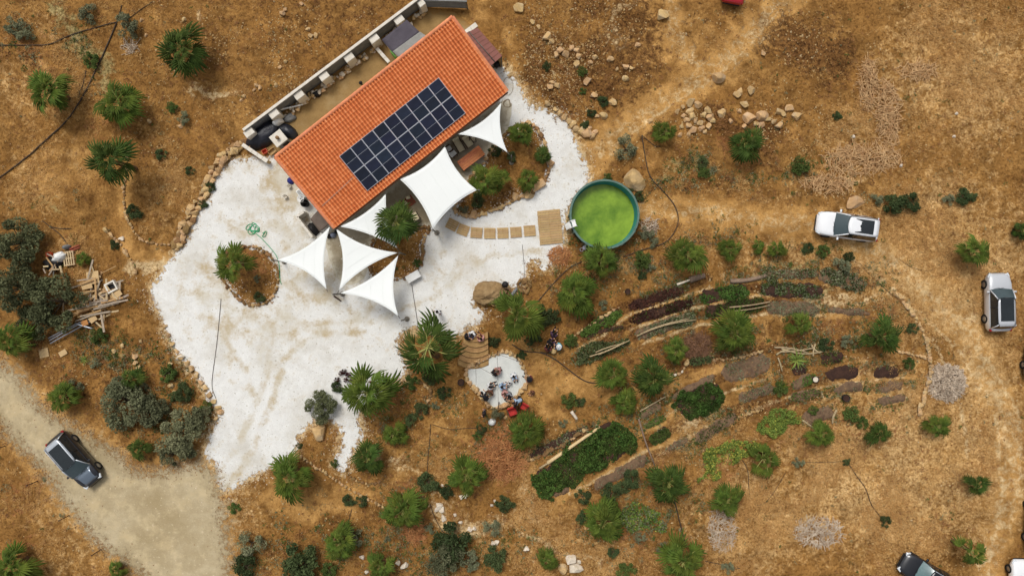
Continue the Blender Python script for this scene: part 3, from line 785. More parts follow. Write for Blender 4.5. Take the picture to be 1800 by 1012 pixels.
for (ac, w, z0, z1) in ops:
    c_ = hv(hp(ac, wc - 0.13, (z0 + z1) / 2))
    if z0 == 0:
        d = MB().box((0, 0, 0), (w - 0.04, 0.06, z1 - z0 - 0.03), Mrot).build('door', M_door, house, c_)
        MB().box(Mrot @ Vector((w * 0.38, -0.05, -0.02)), (0.12, 0.04, 0.03), Mrot).build('handle', M_glass, d)
    else:
        wd = MB().box((0, 0, 0), (w - 0.12, 0.02, z1 - z0 - 0.12), Mrot).build('window', M_glass, house, c_)
        fm = MB()
        for q, sz in (((0, 0, (z1 - z0) / 2 - 0.03), (w, 0.06, 0.06)), ((0, 0, -(z1 - z0) / 2 + 0.03), (w, 0.06, 0.06)),
                      ((w / 2 - 0.03, 0, 0), (0.06, 0.06, z1 - z0 - 0.13)), ((-w / 2 + 0.03, 0, 0), (0.06, 0.06, z1 - z0 - 0.13)), ((0, 0.0, 0), (0.05, 0.055, z1 - z0 - 0.13))):
            fm.box(Mrot @ Vector(q), sz, Mrot)
        fm.build('window_frame', M_white, wd)
# roof deck + tiles
def rp(a, c, off):                                  # point on the roof plane (c horizontal), lifted off along its normal
    n = Vector((0, 0, 1)) * math.cos(pitch) + ev * math.sin(pitch)
    p = hp(a, c, roofz(c)) + n * off
    return Vector(hv(p))
mb = MB()
g8 = [rp(a_, c_, o_) for o_ in (-0.14, -0.02) for a_, c_ in ((-LU / 2, -LVh / 2), (LU / 2, -LVh / 2), (LU / 2, LVh / 2), (-LU / 2, LVh / 2))]
mb.add(g8, [(0, 1, 2, 3), (7, 6, 5, 4), (0, 4, 5, 1), (1, 5, 6, 2), (2, 6, 7, 3), (3, 7, 4, 0)])
roof = mb.build('roof', pmat('roof_deck', lin(150, 100, 70), None, 3), house)
NC, NR = 64, 21
tw = LU / NC; tl = LVh / NR
V_, F_, T_ = [], [], []
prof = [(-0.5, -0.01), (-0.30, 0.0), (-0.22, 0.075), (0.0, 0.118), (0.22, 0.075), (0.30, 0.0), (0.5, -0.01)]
TILE_SHADE = (-.55, -.55, -.1, .22, .1, -.5, -.55)          # shade in the pans and light on the barrels, put into the tone
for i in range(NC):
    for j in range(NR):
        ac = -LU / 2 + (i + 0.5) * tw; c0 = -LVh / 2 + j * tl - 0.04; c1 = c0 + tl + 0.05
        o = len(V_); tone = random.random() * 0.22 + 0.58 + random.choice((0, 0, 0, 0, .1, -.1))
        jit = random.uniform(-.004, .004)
        for c_, lift, lap in ((c0, 0.0, -.55), (c1, 0.05, .12)):  # shade line under each lap is painted into the tone too
            for (q, zz), pan_sh in zip(prof, TILE_SHADE):
                V_.append(tuple(rp(ac + q * tw + jit, c_, zz * 0.95 + lift))); T_.append(tone + pan_sh + lap)
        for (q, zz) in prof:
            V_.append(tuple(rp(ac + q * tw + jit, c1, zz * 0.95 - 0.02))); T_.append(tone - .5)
        for k in range(6):
            F_.append((o + k, o + 7 + k, o + 8 + k, o + 1 + k))
            F_.append((o + 7 + k, o + 14 + k, o + 15 + k, o + 8 + k))
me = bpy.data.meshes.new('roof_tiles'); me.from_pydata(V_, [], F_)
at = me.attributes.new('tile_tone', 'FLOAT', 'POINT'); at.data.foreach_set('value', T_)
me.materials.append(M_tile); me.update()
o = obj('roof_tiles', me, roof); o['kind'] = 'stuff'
def cap_tile(p, d, L_, r=0.13):
    d = d.normalized(); side = d.cross(Vector((0, 0, 1))).normalized(); up = side.cross(d)
    m_ = MB(); rows = []
    for t, rr, lf in ((0, r, 0.0), (1, r * 1.12, 0.012)):
        rows.append([p + d * (t * L_) + side * (math.cos(th) * rr) + up * (math.sin(th) * rr * 0.9 + lf) for th in [math.pi * k / 6 for k in range(7)]])
    m_.sheet(rows)
    return m_
n_r = 44
for k in range(n_r):
    p = rp(-LU / 2 + LU * k / n_r, -LVh / 2 - 0.02, 0.02); d = rp(-LU / 2 + LU * (k + 1) / n_r, -LVh / 2 - 0.02, 0.02) - p
    cap_tile(p, d, d.length * 1.06).build('ridge_tile', M_ridge, roof)
n_k = 18
for s_ in (-1, 1):
    for k in range(n_k):
        c0 = LVh / 2 - LVh * k / n_k; c1 = LVh / 2 - LVh * (k + 1) / n_k
        p = rp(s_ * (LU / 2 + 0.02), c0, 0.02); d = rp(s_ * (LU / 2 + 0.02), c1, 0.02) - p
        cap_tile(p, d, d.length * 1.06, 0.12).build('verge_tile', M_ridge, roof)
# gutter along the low eave
MB().tube([rp(-LU / 2, LVh / 2 + 0.07, -0.08), rp(LU / 2, LVh / 2 + 0.07, -0.08)], 0.06, 8).build('gutter', pmat('gutter_brown', lin(120, 74, 50), None, 4, 0.5), roof)
# conduit across the tiles and on the far end
M_cable = pmat('grey_conduit', lin(176, 170, 160), lin(150, 146, 138), 4, 0.6)
def roof_px(u, v):
    z = 3.7
    for _ in range(6):
        w = Vector((*P(u, v, z), z)); c_ = (w - cen).dot(ev); a_ = (w - cen).dot(eu); z = roofz(c_) + 0.1
    return a_, c_
a0, c0 = roof_px(566, 362); a1, c1 = roof_px(620, 312)
tag(MB().tube([rp(a0 + (a1 - a0) * t, c0 + (c1 - c0) * t, 0.125 + 0.01 * (k % 2)) for k, t in enumerate(np.linspace(0, 1, 9))], 0.018, 6).build('conduit', M_cable, None, hbase), 'thin grey cable running down the tiles from the solar panels', 'cable')

# solar panels: two rows of nine
M_cell = pmat('solar_cells', (0.008, 0.011, 0.022, 1), (0.012, 0.017, 0.036, 1), 2.0, 0.3, spec=0.25, rand=0.3)
M_frame = pmat('aluminium', lin(196, 200, 206), lin(178, 182, 188), 5, 0.35, metal=0.35)
q1 = roof_px(595.9, 274.5); q2 = roof_px(770.9, 136.4); q3 = roof_px(621.6, 305); q4 = roof_px(647, 336); q5 = roof_px(819.8, 196)
pw = (q2[0] - q1[0]) / 9.0
row_c0 = (q1[1] + q2[1]) / 2; c_end = (q4[1] + q5[1]) / 2; rowh = (c_end - row_c0) / 2
off2 = 0.0
fr_me = None
for row in range(2):
    for k in range(9):
        ac = q1[0] + (k + 0.5) * pw + row * (q4[0] - q1[0]) * 0.0
        cc = row_c0 + rowh * (row + 0.5)
        base = hbase + rp(ac, cc, 0.16)
        ORD = ('first', 'second', 'third', 'fourth', 'middle', 'fourth', 'third', 'second', 'first')
        wh_ = ('middle one of nine' if k == 4 else ORD[k] + (' from the cable end' if k < 4 else ' from the shed end'))
        pan = thing('solar_panel', 'dark blue solar panel in the row nearer the %s, %s' % ('ridge' if row == 0 else 'eave', wh_), 'solar panel', base, 0,
                    'upper row of solar panels' if row == 0 else 'lower row of solar panels')
        pan.rotation_euler = (Matrix(((eu.x, ev.x, 0), (eu.y, ev.y, 0), (0, 0, -1))) @ Matrix.Rotation(pitch, 3, 'X')).to_euler() if False else (0, 0, 0)
        X_ = eu; nrm = Vector((0, 0, 1)) * math.cos(pitch) + ev * math.sin(pitch); Y_ = nrm.cross(X_)
        pan.rotation_euler = Matrix((X_, Y_, nrm)).transposed().to_euler()
        w2, h2 = pw / 2 - 0.007, rowh / math.cos(pitch) / 2 - 0.007
        if fr_me is None:
            f = MB()
            for q, sz in (((0, h2 - 0.013, 0), (2 * w2, 0.026, 0.045)), ((0, -h2 + 0.013, 0), (2 * w2, 0.026, 0.045)), ((w2 - 0.013, 0, 0), (0.026, 2 * h2 - 0.054, 0.045)), ((-w2 + 0.013, 0, 0), (0.026, 2 * h2 - 0.054, 0.045)),
                          ((0, 0, 0.0), (2 * w2 - 0.054, 0.012, 0.042))):
                f.box(q, sz)
            fr_me = f.mesh('frame', M_frame)
            hc = MB()
            sh = (h2 - 0.026 - 0.006)
            hc.box((0, 0, 0), (2 * w2 - 0.054, sh - 0.002, 0.034))
            cell_me = hc.mesh('cell_half', M_cell)
            rl = MB()
            for s_ in (-0.5, 0.5): rl.box((0, s_ * h2, -0.07), (2 * w2 + 0.02, 0.04, 0.09))
            rail_me = rl.mesh('mounting_rail', M_frame)
        obj('frame', fr_me, pan)
        for s_ in (-1, 1): obj('cell_half', cell_me, pan, (0, s_ * (0.006 + sh / 2), 0))
        obj('mounting_rail', rail_me, pan)

# ------------------------------------------------------------------ shade sails and their posts
M_sail = pmat('white_sailcloth', lin(244, 246, 242), lin(240, 242, 238), 0.5, 0.75, trans=0.06, spec=0.2)
M_steel = pmat('galvanised_steel', lin(120, 116, 108), lin(96, 92, 84), 5, 0.5, metal=0.4)
M_rope = pmat('white_rope', lin(210, 206, 196), None, 9, 0.8)
def sail(corners, label, pull=0.09):
    C3 = [Vector((*P(u, v, z), z)) for u, v, z in corners]
    c0 = sum(C3, Vector()) / len(C3)
    base = Vector((c0.x, c0.y, min(p.z for p in C3)))
    n = 18
    rows = []; t = thing('shade_sail', label, 'shade sail', base, 0, 'white shade sails')
    m_ = MB()
    if len(C3) == 3:
        idx = {}; vs = []; fs = []
        A_, B_, D_ = C3
        for i in range(n + 1):
            for j in range(n + 1 - i):
                b0 = 1 - (i + j) / n; b1 = i / n; b2 = j / n
                p = A_ * b0 + B_ * b1 + D_ * b2
                for (x, y, a, b, o) in ((b0, b1, A_, B_, D_), (b1, b2, B_, D_, A_), (b2, b0, D_, A_, B_)):
                    w = 4 * x * y
                    p = p + (o - (a + b) / 2) * (w * pull * (x + y) ** 2)
                p.z -= 27 * b0 * b1 * b2 * 0.05
                idx[i, j] = len(vs); vs.append(p - base)
        for i in range(n):
            for j in range(n - i):
                fs.append((idx[i, j], idx[i + 1, j], idx[i, j + 1]))
                if j < n - i - 1: fs.append((idx[i + 1, j], idx[i + 1, j + 1], idx[i, j + 1]))
        if (C3[1] - C3[0]).cross(C3[2] - C3[0]).z < 0: fs = [f[::-1] for f in fs]
        rim = [vs[idx[i, 0]] for i in range(n + 1)] + [vs[idx[n - j, j]] for j in range(1, n + 1)] + [vs[idx[0, n - j]] for j in range(1, n)]
    else:
        vs = []; fs = []
        for i in range(n + 1):
            for j in range(n + 1):
                a, b = i / n, j / n
                p = C3[0] * (1 - a) * (1 - b) + C3[1] * a * (1 - b) + C3[2] * a * b + C3[3] * (1 - a) * b
                cc = (C3[0] + C3[1] + C3[2] + C3[3]) / 4
                e = [(C3[0] + C3[1]) / 2, (C3[1] + C3[2]) / 2, (C3[2] + C3[3]) / 2, (C3[3] + C3[0]) / 2]
                p = p + (cc - e[0]) * 4 * a * (1 - a) * (1 - b) ** 2 * pull * 1.7 + (cc - e[2]) * 4 * a * (1 - a) * b ** 2 * pull * 1.7
                p = p + (cc - e[1]) * 4 * b * (1 - b) * a ** 2 * pull * 1.7 + (cc - e[3]) * 4 * b * (1 - b) * (1 - a) ** 2 * pull * 1.7
                vs.append(p - base)
        for i in range(n):
            for j in range(n):
                fs.append((i * (n + 1) + j, (i + 1) * (n + 1) + j, (i + 1) * (n + 1) + j + 1, i * (n + 1) + j + 1))
        if (C3[1] - C3[0]).cross(C3[3] - C3[0]).z < 0: fs = [f[::-1] for f in fs]
        k = n + 1
        rim = [vs[i * k] for i in range(k)] + [vs[n * k + j] for j in range(1, k)] + [vs[(n - i) * k + n] for i in range(1, k)] + [vs[n - j] for j in range(1, n)]
    m_.add(vs, fs, 0, True)
    fab = m_.build('canopy', M_sail, t)
    so = fab.modifiers.new('thick', 'SOLIDIFY'); so.thickness = 0.012; so.offset = 0
    MB().tube(rim, 0.022, 5, closed=True).build('hem', M_sail, t)
    # sewn seams across the cloth
    for k in (.3, .52, .74):
        a_ = C3[0].lerp(C3[1], k); b_ = C3[0].lerp(C3[2] if len(C3) == 3 else C3[3], k) if len(C3) == 3 else C3[3].lerp(C3[2], k)
        hit = []
        for s_ in np.linspace(.06, .94, 14):
            q_ = a_.lerp(b_, s_) - base
            near = min(vs, key=lambda w: (w.x - q_.x) ** 2 + (w.y - q_.y) ** 2)
            hit.append(Vector((near.x * .35 + q_.x * .65, near.y * .35 + q_.y * .65, near.z + .014)))
        MB().tube(hit, .007, 4).build('seam', M_sail, t)
    for p in C3:
        q = (p - c0); q.z = 0; q.normalize()
        MB().tube([p - base - q * 0.06, p - base + q * 0.10, p - base + q * 0.25], [0.02, 0.028, 0.012], 6).build('corner_shackle', M_steel, t)
    return t
def post(u, v, z, label, r=0.05, lean=(0, 0), foot=True):
    x, y = P(u, v, z); x0, y0 = x - lean[0], y - lean[1]; g0 = gz(x0, y0)
    t = thing('sail_post', label, 'post', (x0, y0, g0 - 0.05))
    MB().tube([(0, 0, 0), (lean[0], lean[1], z - g0 + 0.15)], r, 10).build('shaft', M_steel, t)
    if foot: MB().lathe([(0.0, 0.02), (0.2, 0.03), (0.2, 0.14), (0.12, 0.17), (0.0, 0.17)], n=14, cap=False).build('foot', pmat('post_footing', lin(130, 122, 108), None, 5), t)
    return t
sail([(805, 236, 3.0), (881, 181, 3.05), (892, 268, 2.6)], 'white triangular sail over the garden bed at the right end of the roof')
sail([(703, 315, 3.0), (782, 258, 3.05), (838, 334, 2.7), (761, 402, 2.6)], 'white four cornered sail between the long table and the sofa corner')
sail([(598, 398, 3.05), (678, 341, 3.05), (698, 436, 2.6)], 'white triangular sail half covered by the palm in front of the eave', 0.07)
sail([(487, 457, 2.7), (580, 398, 3.0), (574, 508, 2.7)], 'white triangular sail pointing at the round palm bed')
sail([(591, 402, 3.0), (699, 444, 2.6), (596, 510, 2.7)], 'white triangular sail in the middle of the fan of three')
sail([(598, 515, 2.7), (700, 449, 2.6), (700, 555, 2.6)], 'white triangular sail reaching furthest over the white yard')
post(761, 404, 2.65, 'steel post with round foot where the boardwalk begins')
post(899, 274, 2.6, 'steel post in the planting bed beyond the triangular sail')
post(842, 334, 2.7, 'steel post behind the big palm clump', foot=False)
post(702, 444, 2.7, 'steel post in the bed that carries three sail corners', 0.06, foot=False)
post(478, 457, 2.7, 'steel post in the round palm bed')
post(586, 517, 2.75, 'steel post on the open yard between sail tips', 0.06)
post(706, 563, 2.6, 'steel post on the white yard beyond the last sail tip')

# ------------------------------------------------------------------ pool
PU, PV, PR = 1061, 378, 2.52
px_, py_ = P(PU - 2.5, PV + 2); PH = 1.36
pool = thing('swimming_pool', 'round above ground pool filled with green water', 'pool', (px_, py_, gz(px_, py_) - 0.05))
M_liner = pmat('teal_liner', lin(44, 134, 130), lin(32, 110, 110), 1.2, 0.5)
M_poolout = pmat('dark_pool_wall', lin(44, 58, 60), lin(34, 46, 48), 2, 0.6)
M_rim = pmat('pool_rim', lin(96, 124, 112), lin(70, 96, 88), 3, 0.5)
n = 48
for k in range(12):
    m_ = MB(); rows = []
    for rr, z0, z1 in ((PR + 0.03, 0.0, PH), ):
        rows = [[(rr * math.cos(2 * math.pi * (k * 4 + j) / n), rr * math.sin(2 * math.pi * (k * 4 + j) / n), z) for j in range(5)] for z in np.linspace(z0, z1, 4)]
    m_.sheet(rows, flip=False)
    m_.build('wall_panel', M_poolout, pool)
    a = 2 * math.pi * k / 12
    MB().box((0, 0, PH / 2), (0.07, 0.14, PH), None).build('upright', M_rim, pool, ((PR + 0.08) * math.cos(a), (PR + 0.08) * math.sin(a), 0.0), a)
m_ = MB(); m_.lathe([(PR - .20, 0.02), (PR - .15, .4), (PR - .05, PH - .25), (PR, PH)], n=n, cap=False); m_.f = [f[::-1] for f in m_.f]
m_.build('liner', M_liner, pool)
MB().lathe([(PR - 0.06, PH), (PR - 0.05, PH + 0.035), (PR + 0.08, PH + 0.035), (PR + 0.10, PH - 0.02)], n=n, cap=False, smooth=False).build('top_rail', M_rim, pool)
def water_mat():
    m = bpy.data.materials.new('algae_water'); m.use_nodes = True
    nt = m.node_tree; N = nt.nodes; L = nt.links; b = N['Principled BSDF']
    b.inputs['Roughness'].default_value = 0.12; b.inputs['Specular IOR Level'].default_value = 0.35
    tc = N.new('ShaderNodeTexCoord')
    nz = N.new('ShaderNodeTexNoise'); nz.inputs['Scale'].default_value = 0.7; nz.inputs['Detail'].default_value = 8; nz.inputs['Roughness'].default_value = 0.62; nz.inputs['Distortion'].default_value = 0.25
    L.new(tc.outputs['Object'], nz.inputs['Vector'])
    r = N.new('ShaderNodeValToRGB'); e = r.color_ramp.elements
    e[0].position = 0.36; e[0].color = lin(86, 120, 34); e[1].position = 0.68; e[1].color = lin(136, 166, 54)
    L.new(nz.outputs['Fac'], r.inputs['Fac']); L.new(r.outputs[0], b.inputs['Base Color'])
    n2 = N.new('ShaderNodeTexNoise'); n2.inputs['Scale'].default_value = 2.5; L.new(tc.outputs['Object'], n2.inputs['Vector'])
    bp = N.new('ShaderNodeBump'); bp.inputs['Distance'].default_value = 0.01; L.new(n2.outputs['Fac'], bp.inputs['Height']); L.new(bp.outputs[0], b.inputs['Normal'])
    return m
rows = []
m_ = MB()
m_.lathe([(0.001, 0.42), (0.8, 0.42), (1.7, 0.42), (PR - 0.13, 0.42)], n=n, cap=False)
m_.f = [f[::-1] if False else f for f in m_.f]
wat = m_.build('water', water_mat(), pool)
bmx = bmesh.new(); bmx.from_mesh(wat.data); bmesh.ops.recalc_face_normals(bmx, faces=bmx.faces)
if bmx.faces[0].normal.z < 0:
    bmesh.ops.reverse_faces(bmx, faces=bmx.faces)
bmx.to_mesh(wat.data); bmx.free()
# ladder over the rim
lx, ly = P(1006, 394, 1.2)
lad = thing('pool_ladder', 'white A frame ladder hooked over the pool rim', 'ladder', (lx, ly, gz(lx, ly) - 0.03), math.atan2(py_ - ly, px_ - lx))
for s_ in (-1, 1):
    MB().tube([(-0.45, s_ * 0.24, 0.0), (-0.1, s_ * 0.24, 1.55), (0.0, s_ * 0.24, 1.68), (0.16, s_ * 0.24, 1.68), (0.25, s_ * 0.24, 1.55), (0.36, s_ * 0.24, 0.85)], 0.03, 8).build('rail', M_white, lad)
for k in range(4):
    z = 0.3 + k * 0.3; x = -0.45 + 0.35 * z / 1.55
    MB().box((x, 0, z), (0.16, 0.44, 0.035)).build('tread', M_white, lad)
MB().box((0.08, 0, 1.64), (0.30, 0.44, 0.05), bevel=0.015).build('platform', M_white, lad)
# filter pump
fx, fy = P(1027, 436)
pump = thing('pool_pump', 'pale grey filter pump with coiled pipe below the pool', 'pump', (fx, fy, gz(fx, fy) - 0.02))
M_pump = pmat('pump_grey', lin(188, 186, 196), lin(160, 158, 170), 5, 0.5)
MB().lathe([(0.0, 0), (0.17, 0), (0.19, 0.3), (0.15, 0.42), (0.05, 0.46), (0, 0.46)], n=14, cap=False).build('tank', M_pump, pump)
MB().box((0.28, 0.02, 0.12), (0.32, 0.2, 0.22), bevel=0.03).build('motor', M_pump, pump)
MB().tube([(0.02, 0.0, 0.4), (0.02, 0.2, 0.55), (0.03, 0.42, 0.6)], 0.03, 8).build('pipe', M_white, pump)
MB().tube([(-0.2 + 0.13 * math.cos(t), -0.12 + 0.13 * math.sin(t), 0.03 + t * 0.006) for t in np.linspace(0, 14, 40)], 0.02, 5).build('coil', M_pump, pump)

# ------------------------------------------------------------------ timber deck and the boardwalk
M_deck = pmat('weathered_deck_timber', lin(192, 162, 116), lin(170, 138, 94), 5, 0.85, 0.004, rand=0.10)
def boards(name, label, cat, quad, rows, cols, group=None, z=0.10):
    q = [Vector((*P(u, v, z), 0)) for u, v in quad]            # tl tr br bl
    c = sum(q, Vector()) / 4
    g0 = gz(c.x, c.y)
    t = thing(name, label, cat, (c.x, c.y, g0), 0, group)
    ang = math.atan2((q[1] - q[0]).y, (q[1] - q[0]).x)
    for s_ in (0.12, 0.5, 0.88):
        a = q[0].lerp(q[1], s_) - c; b = q[3].lerp(q[2], s_) - c
        m_ = MB(); d = (b - a)
        m_.box((a + b) / 2 + Vector((0, 0, 0.045)), (0.07, d.length * 0.98, 0.07), Matrix.Rotation(math.atan2(d.y, d.x) - math.pi / 2, 3, 'Z'))
        m_.build('joist', M_deck, t)
    for r in range(rows):
        for k in range(cols):
            t0, t1 = (r + 0.06) / rows, (r + 0.94) / rows; s0, s1 = (k + 0.01) / cols, (k + 0.99) / cols
            e = random.uniform(-.012, .012)
            def bl(s_, tt): return q[0].lerp(q[1], s_).lerp(q[3].lerp(q[2], s_), tt) - c
            cs = [bl(s0 + e, t1), bl(s1 + e, t1), bl(s1 + e, t0), bl(s0 + e, t0)]
            zz = random.uniform(-.003, .003)
            m_ = MB()
            m_.add([(p.x, p.y, 0.082 + zz) for p in cs] + [(p.x, p.y, 0.115 + zz) for p in cs], [(3, 2, 1, 0), (4, 5, 6, 7), (0, 1, 5, 4), (1, 2, 6, 5), (2, 3, 7, 6), (3, 0, 4, 7)])
            m_.build('plank', M_deck, t)
    return t
boards('timber_deck', 'square timber deck of pale boards beside the pool ladder', 'deck', [(944, 371), (984, 367), (990, 427), (949, 431)], 14, 2)
def sq(cu, cv, w, h, ang):
    c, s = math.cos(R(ang)), math.sin(R(ang))
    return [(cu + x * c - y * s, cv + x * s + y * c) for x, y in ((-w / 2, -h / 2), (w / 2, -h / 2), (w / 2, h / 2), (-w / 2, h / 2))]
wp = [(795, 395, 20, 19, 27, 'boardwalk section nearest the shade sail post'), (814, 404, 20, 19, 20, 'second boardwalk section from the shade sail post'), (837.5, 409, 21, 18.5, 4, 'third boardwalk section from the shade sail post'),
      (861, 410, 20.5, 19, 0, 'middle boardwalk section on the white yard'), (884, 409.5, 20, 19, -2, 'third boardwalk section from the square deck'), (907, 408, 20.5, 18.5, -4, 'second boardwalk section from the square deck'), (931, 405.5, 21, 19, -4, 'boardwalk section nearest the square deck')]
for cu, cv, w, h, a, lb in wp:
    boards('boardwalk_section', lb, 'boardwalk', sq(cu, cv, w, h, a), 5, 1, 'boardwalk sections')
# ------------------------------------------------------------------ stones
M_rock = pmat('tan_rock', lin(206, 172, 122), lin(168, 130, 84), 4, 0.92, 0.03, rand=0.16, c3=lin(190, 164, 128), scale3=2.0)
M_rockd = pmat('brown_rock', lin(150, 116, 74), lin(112, 84, 52), 4, 0.92, 0.03, rand=0.16)
M_rockw = pmat('white_rock', lin(226, 214, 196), lin(200, 184, 158), 4, 0.9, 0.02, rand=0.08)
def rock_mesh(name, seed, sub=3, flat=0.62, mat=None, cuts=11):
    rr = random.Random(seed)
    bm = bmesh.new(); bmesh.ops.create_icosphere(bm, subdivisions=sub, radius=0.5)
    pl = []
    for _ in range(cuts):
        n_ = Vector((rr.gauss(0, 1), rr.gauss(0, 1), rr.gauss(0, 0.8))).normalized(); pl.append((n_, rr.uniform(0.20, 0.40)))
    for v in bm.verts:
        p = v.co.copy()
        for n_, d in pl:
            e = p.dot(n_) - d
            if e > 0: p -= n_ * e
        p *= 1 + rr.uniform(-.02, .02)
        p.z *= flat
        v.co = p
    me = bpy.data.meshes.new(name); bm.to_mesh(me); bm.free()
    me.materials.append(mat or M_rock)
    return me
ROCKS = [rock_mesh('rock', 100 + k) for k in range(7)]
ROCKSD = [rock_mesh('rock', 140 + k, mat=M_rockd) for k in range(3)]
ROCKSW = [rock_mesh('rock', 160 + k, mat=M_rockw) for k in range(3)]
SMALL = [rock_mesh('stone', 180 + k, 2) for k in range(5)]
SMALLD = [rock_mesh('stone', 190 + k, 2, mat=M_rockd) for k in range(4)]
SMALLW = [rock_mesh('stone', 195 + k, 2, mat=M_rockw) for k in range(3)]
def rock(u, v, d, label, group=None, asp=1.0, ang=None, pool_=None, name='rock', sink=0.12, hz=1.0):
    x, y = P(u, v)
    me = random.choice(pool_ or ROCKS)
    s = d / S * 1.18
    o = obj(name, me, None, (x, y, gz(x, y) + s * 0.3 * hz - sink * s), scale=(s * asp, s / asp ** 0.4, s * hz), rot=(random.uniform(-.15, .15), random.uniform(-.15, .15), ang if ang is not None else random.uniform(0, 6.28)))
    return tag(o, label, 'rock', group)
rock(1114, 317, 36, 'large tan boulder with a flat face behind the pool', asp=1.25, ang=-0.5, hz=0.9)
rock(913, 18, 22, 'pale angular boulder above the lean-to shed', asp=1.2, ang=2.2)
rock(1163, 26, 24, 'big tan boulder on bare earth above the stone heap', asp=1.2, ang=-0.9)
rock(1262, 137, 22, 'single rounded boulder on the bare track', asp=1.1)
rock(563, 756, 30, 'rounded tan boulder on the spit of soil below the bush', asp=1.05, hz=1.1)
rock(832, 379, 18, 'round tan boulder at the corner of the bed by the boardwalk')
rock(968, 289, 17, 'tan boulder at the outer edge of the planting bed')
rock(929, 343, 17, 'tan boulder at the foot of the planting bed', asp=1.2)
rock(949, 325, 22, 'long flat tan boulder low on the bed edge', asp=1.4, ang=1.0)
rock(905, 346, 13, 'small boulder where the bed edge turns to the boardwalk')
bm = bmesh.new(); bmesh.ops.create_icosphere(bm, subdivisions=5, radius=0.5)
for w_ in bm.verts:
    c_ = w_.co; n_ = float(fbm(c_.x * 3 + 5, c_.y * 3 + c_.z * 2, .9, 2, 5)) - .5
    w_.co = Vector((c_.x * (1 + .35 * n_), c_.y * .72 * (1 + .45 * n_), c_.z * .62 * (1 + .7 * n_)))
BIGR = bpy.data.meshes.new('rock'); bm.to_mesh(BIGR); bm.free()
BIGR.materials.append(pmat('mottled_brown_rock', lin(168, 138, 96), lin(104, 80, 52), 2.6, .95, .08, c3=lin(188, 160, 116), scale3=1.4))
rock(860, 514, 48, 'huge brown oval boulder beside the kettle grill', asp=1.05, ang=0.22, pool_=[BIGR], hz=0.9)
rock(1004, 982, 0.1 + 20, 'whitish boulder pair on the slope below the gardens', asp=1.2, pool_=ROCKSW)
rock(1012, 997, 22, 'flat pale boulder lowest on the garden slope', asp=1.3, pool_=ROCKSW)
rock(990, 998, 18, 'tan boulder beside the whitish pair on the slope', asp=1.1)
rock(1500, 357, 26, 'flat grey rock in the hedge above the white car', asp=1.5, ang=0.1, hz=0.7)
heap = [(1213, 180, 15), (1226, 184, 12), (1213, 196, 11), (1216, 205, 12), (1207, 212, 9), (1244, 195, 11), (1236, 203, 10), (1247, 206, 13), (1209, 220, 11), (1230, 218, 12), (1218, 229, 13), (1244, 222, 12), (1233, 226, 9), (1267, 200, 13), (1272, 196, 9), (1201, 204, 8), (1190, 196, 9), (1200, 189, 8), (1253, 213, 9), (1222, 212, 9), (1198, 222, 8), (1240, 232, 8), (1211, 236, 8),
        (1295, 168, 14), (1301, 162, 12), (1319, 160, 13), (1309, 184, 12), (1317, 209, 20), (1307, 222, 9), (1339, 204, 18), (1350, 210, 9), (1328, 217, 10), (1338, 220, 11), (1368, 197, 12), (1375, 203, 10), (1386, 191, 14), (1399, 206, 15), (1368, 222, 13), (1341, 95, 9), (1284, 213, 8), (1360, 214, 8), (1300, 196, 8)]
for u, v, d in heap:
    rock(u, v, d * 1.15, 'tan stone in the loose scatter above the two palms by the track' if u > 1285 else 'tan stone in the tight heap beside the track', 'stones scattered by the track' if u > 1285 else 'stones heaped by the track', asp=random.uniform(.95, 1.3))
slope = [(961, 67, 16), (969, 74, 10), (936, 40, 9), (947, 48, 9), (984, 90, 12), (1004, 86, 10), (1014, 90, 11), (1012, 113, 14), (1016, 100, 11), (978, 98, 11), (994, 96, 13), (979, 151, 11), (967, 154, 12), (970, 146, 9), (1032, 143, 14), (1044, 167, 13), (1077, 181, 13), (1060, 204, 13), (1048, 204, 9), (1073, 105, 11), (1100, 138, 11), (1099, 118, 11), (1121, 80, 9), (961, 183, 10), (1046, 101, 9), (1038, 110, 8), (1110, 120, 8), (1085, 122, 7), (1143, 213, 9), (1195, 237, 8),
         (1020, 232, 16), (1030, 236, 18), (1014, 228, 12), (1007, 219, 12), (1000, 214, 10), (992, 206, 11), (984, 200, 10), (1040, 240, 12), (1046, 234, 10), (1035, 226, 9), (976, 194, 9)]
for u, v, d in slope:
    low = v > 190 and u < 1050
    rock(u, v, d * 1.1, 'tan stone bordering the white yard below the rubble slope' if low else 'stone lying on the rubble slope right of the roof', 'stones on yard edge' if low else 'stones on the rubble slope')
left = [(250, 36, 8), (258, 62, 7), (324, 36, 9), (496, 24, 11), (502, 18, 9), (530, 8, 9), (546, 64, 11), (556, 62, 11), (541, 52, 8), (457, 155, 9), (450, 150, 8), (447, 158, 7), (485, 150, 8), (492, 118, 8), (502, 108, 7), (430, 170, 7), (425, 176, 7), (262, 213, 8), (322, 215, 10), (318, 222, 8)]
for u, v, d in left:
    rock(u, v, d, 'small pale stone on the brown slope behind the long wall' if u > 400 else 'small pale stone between the palms on the slope', 'stones behind the wall' if u > 400 else 'stones among upper palms')
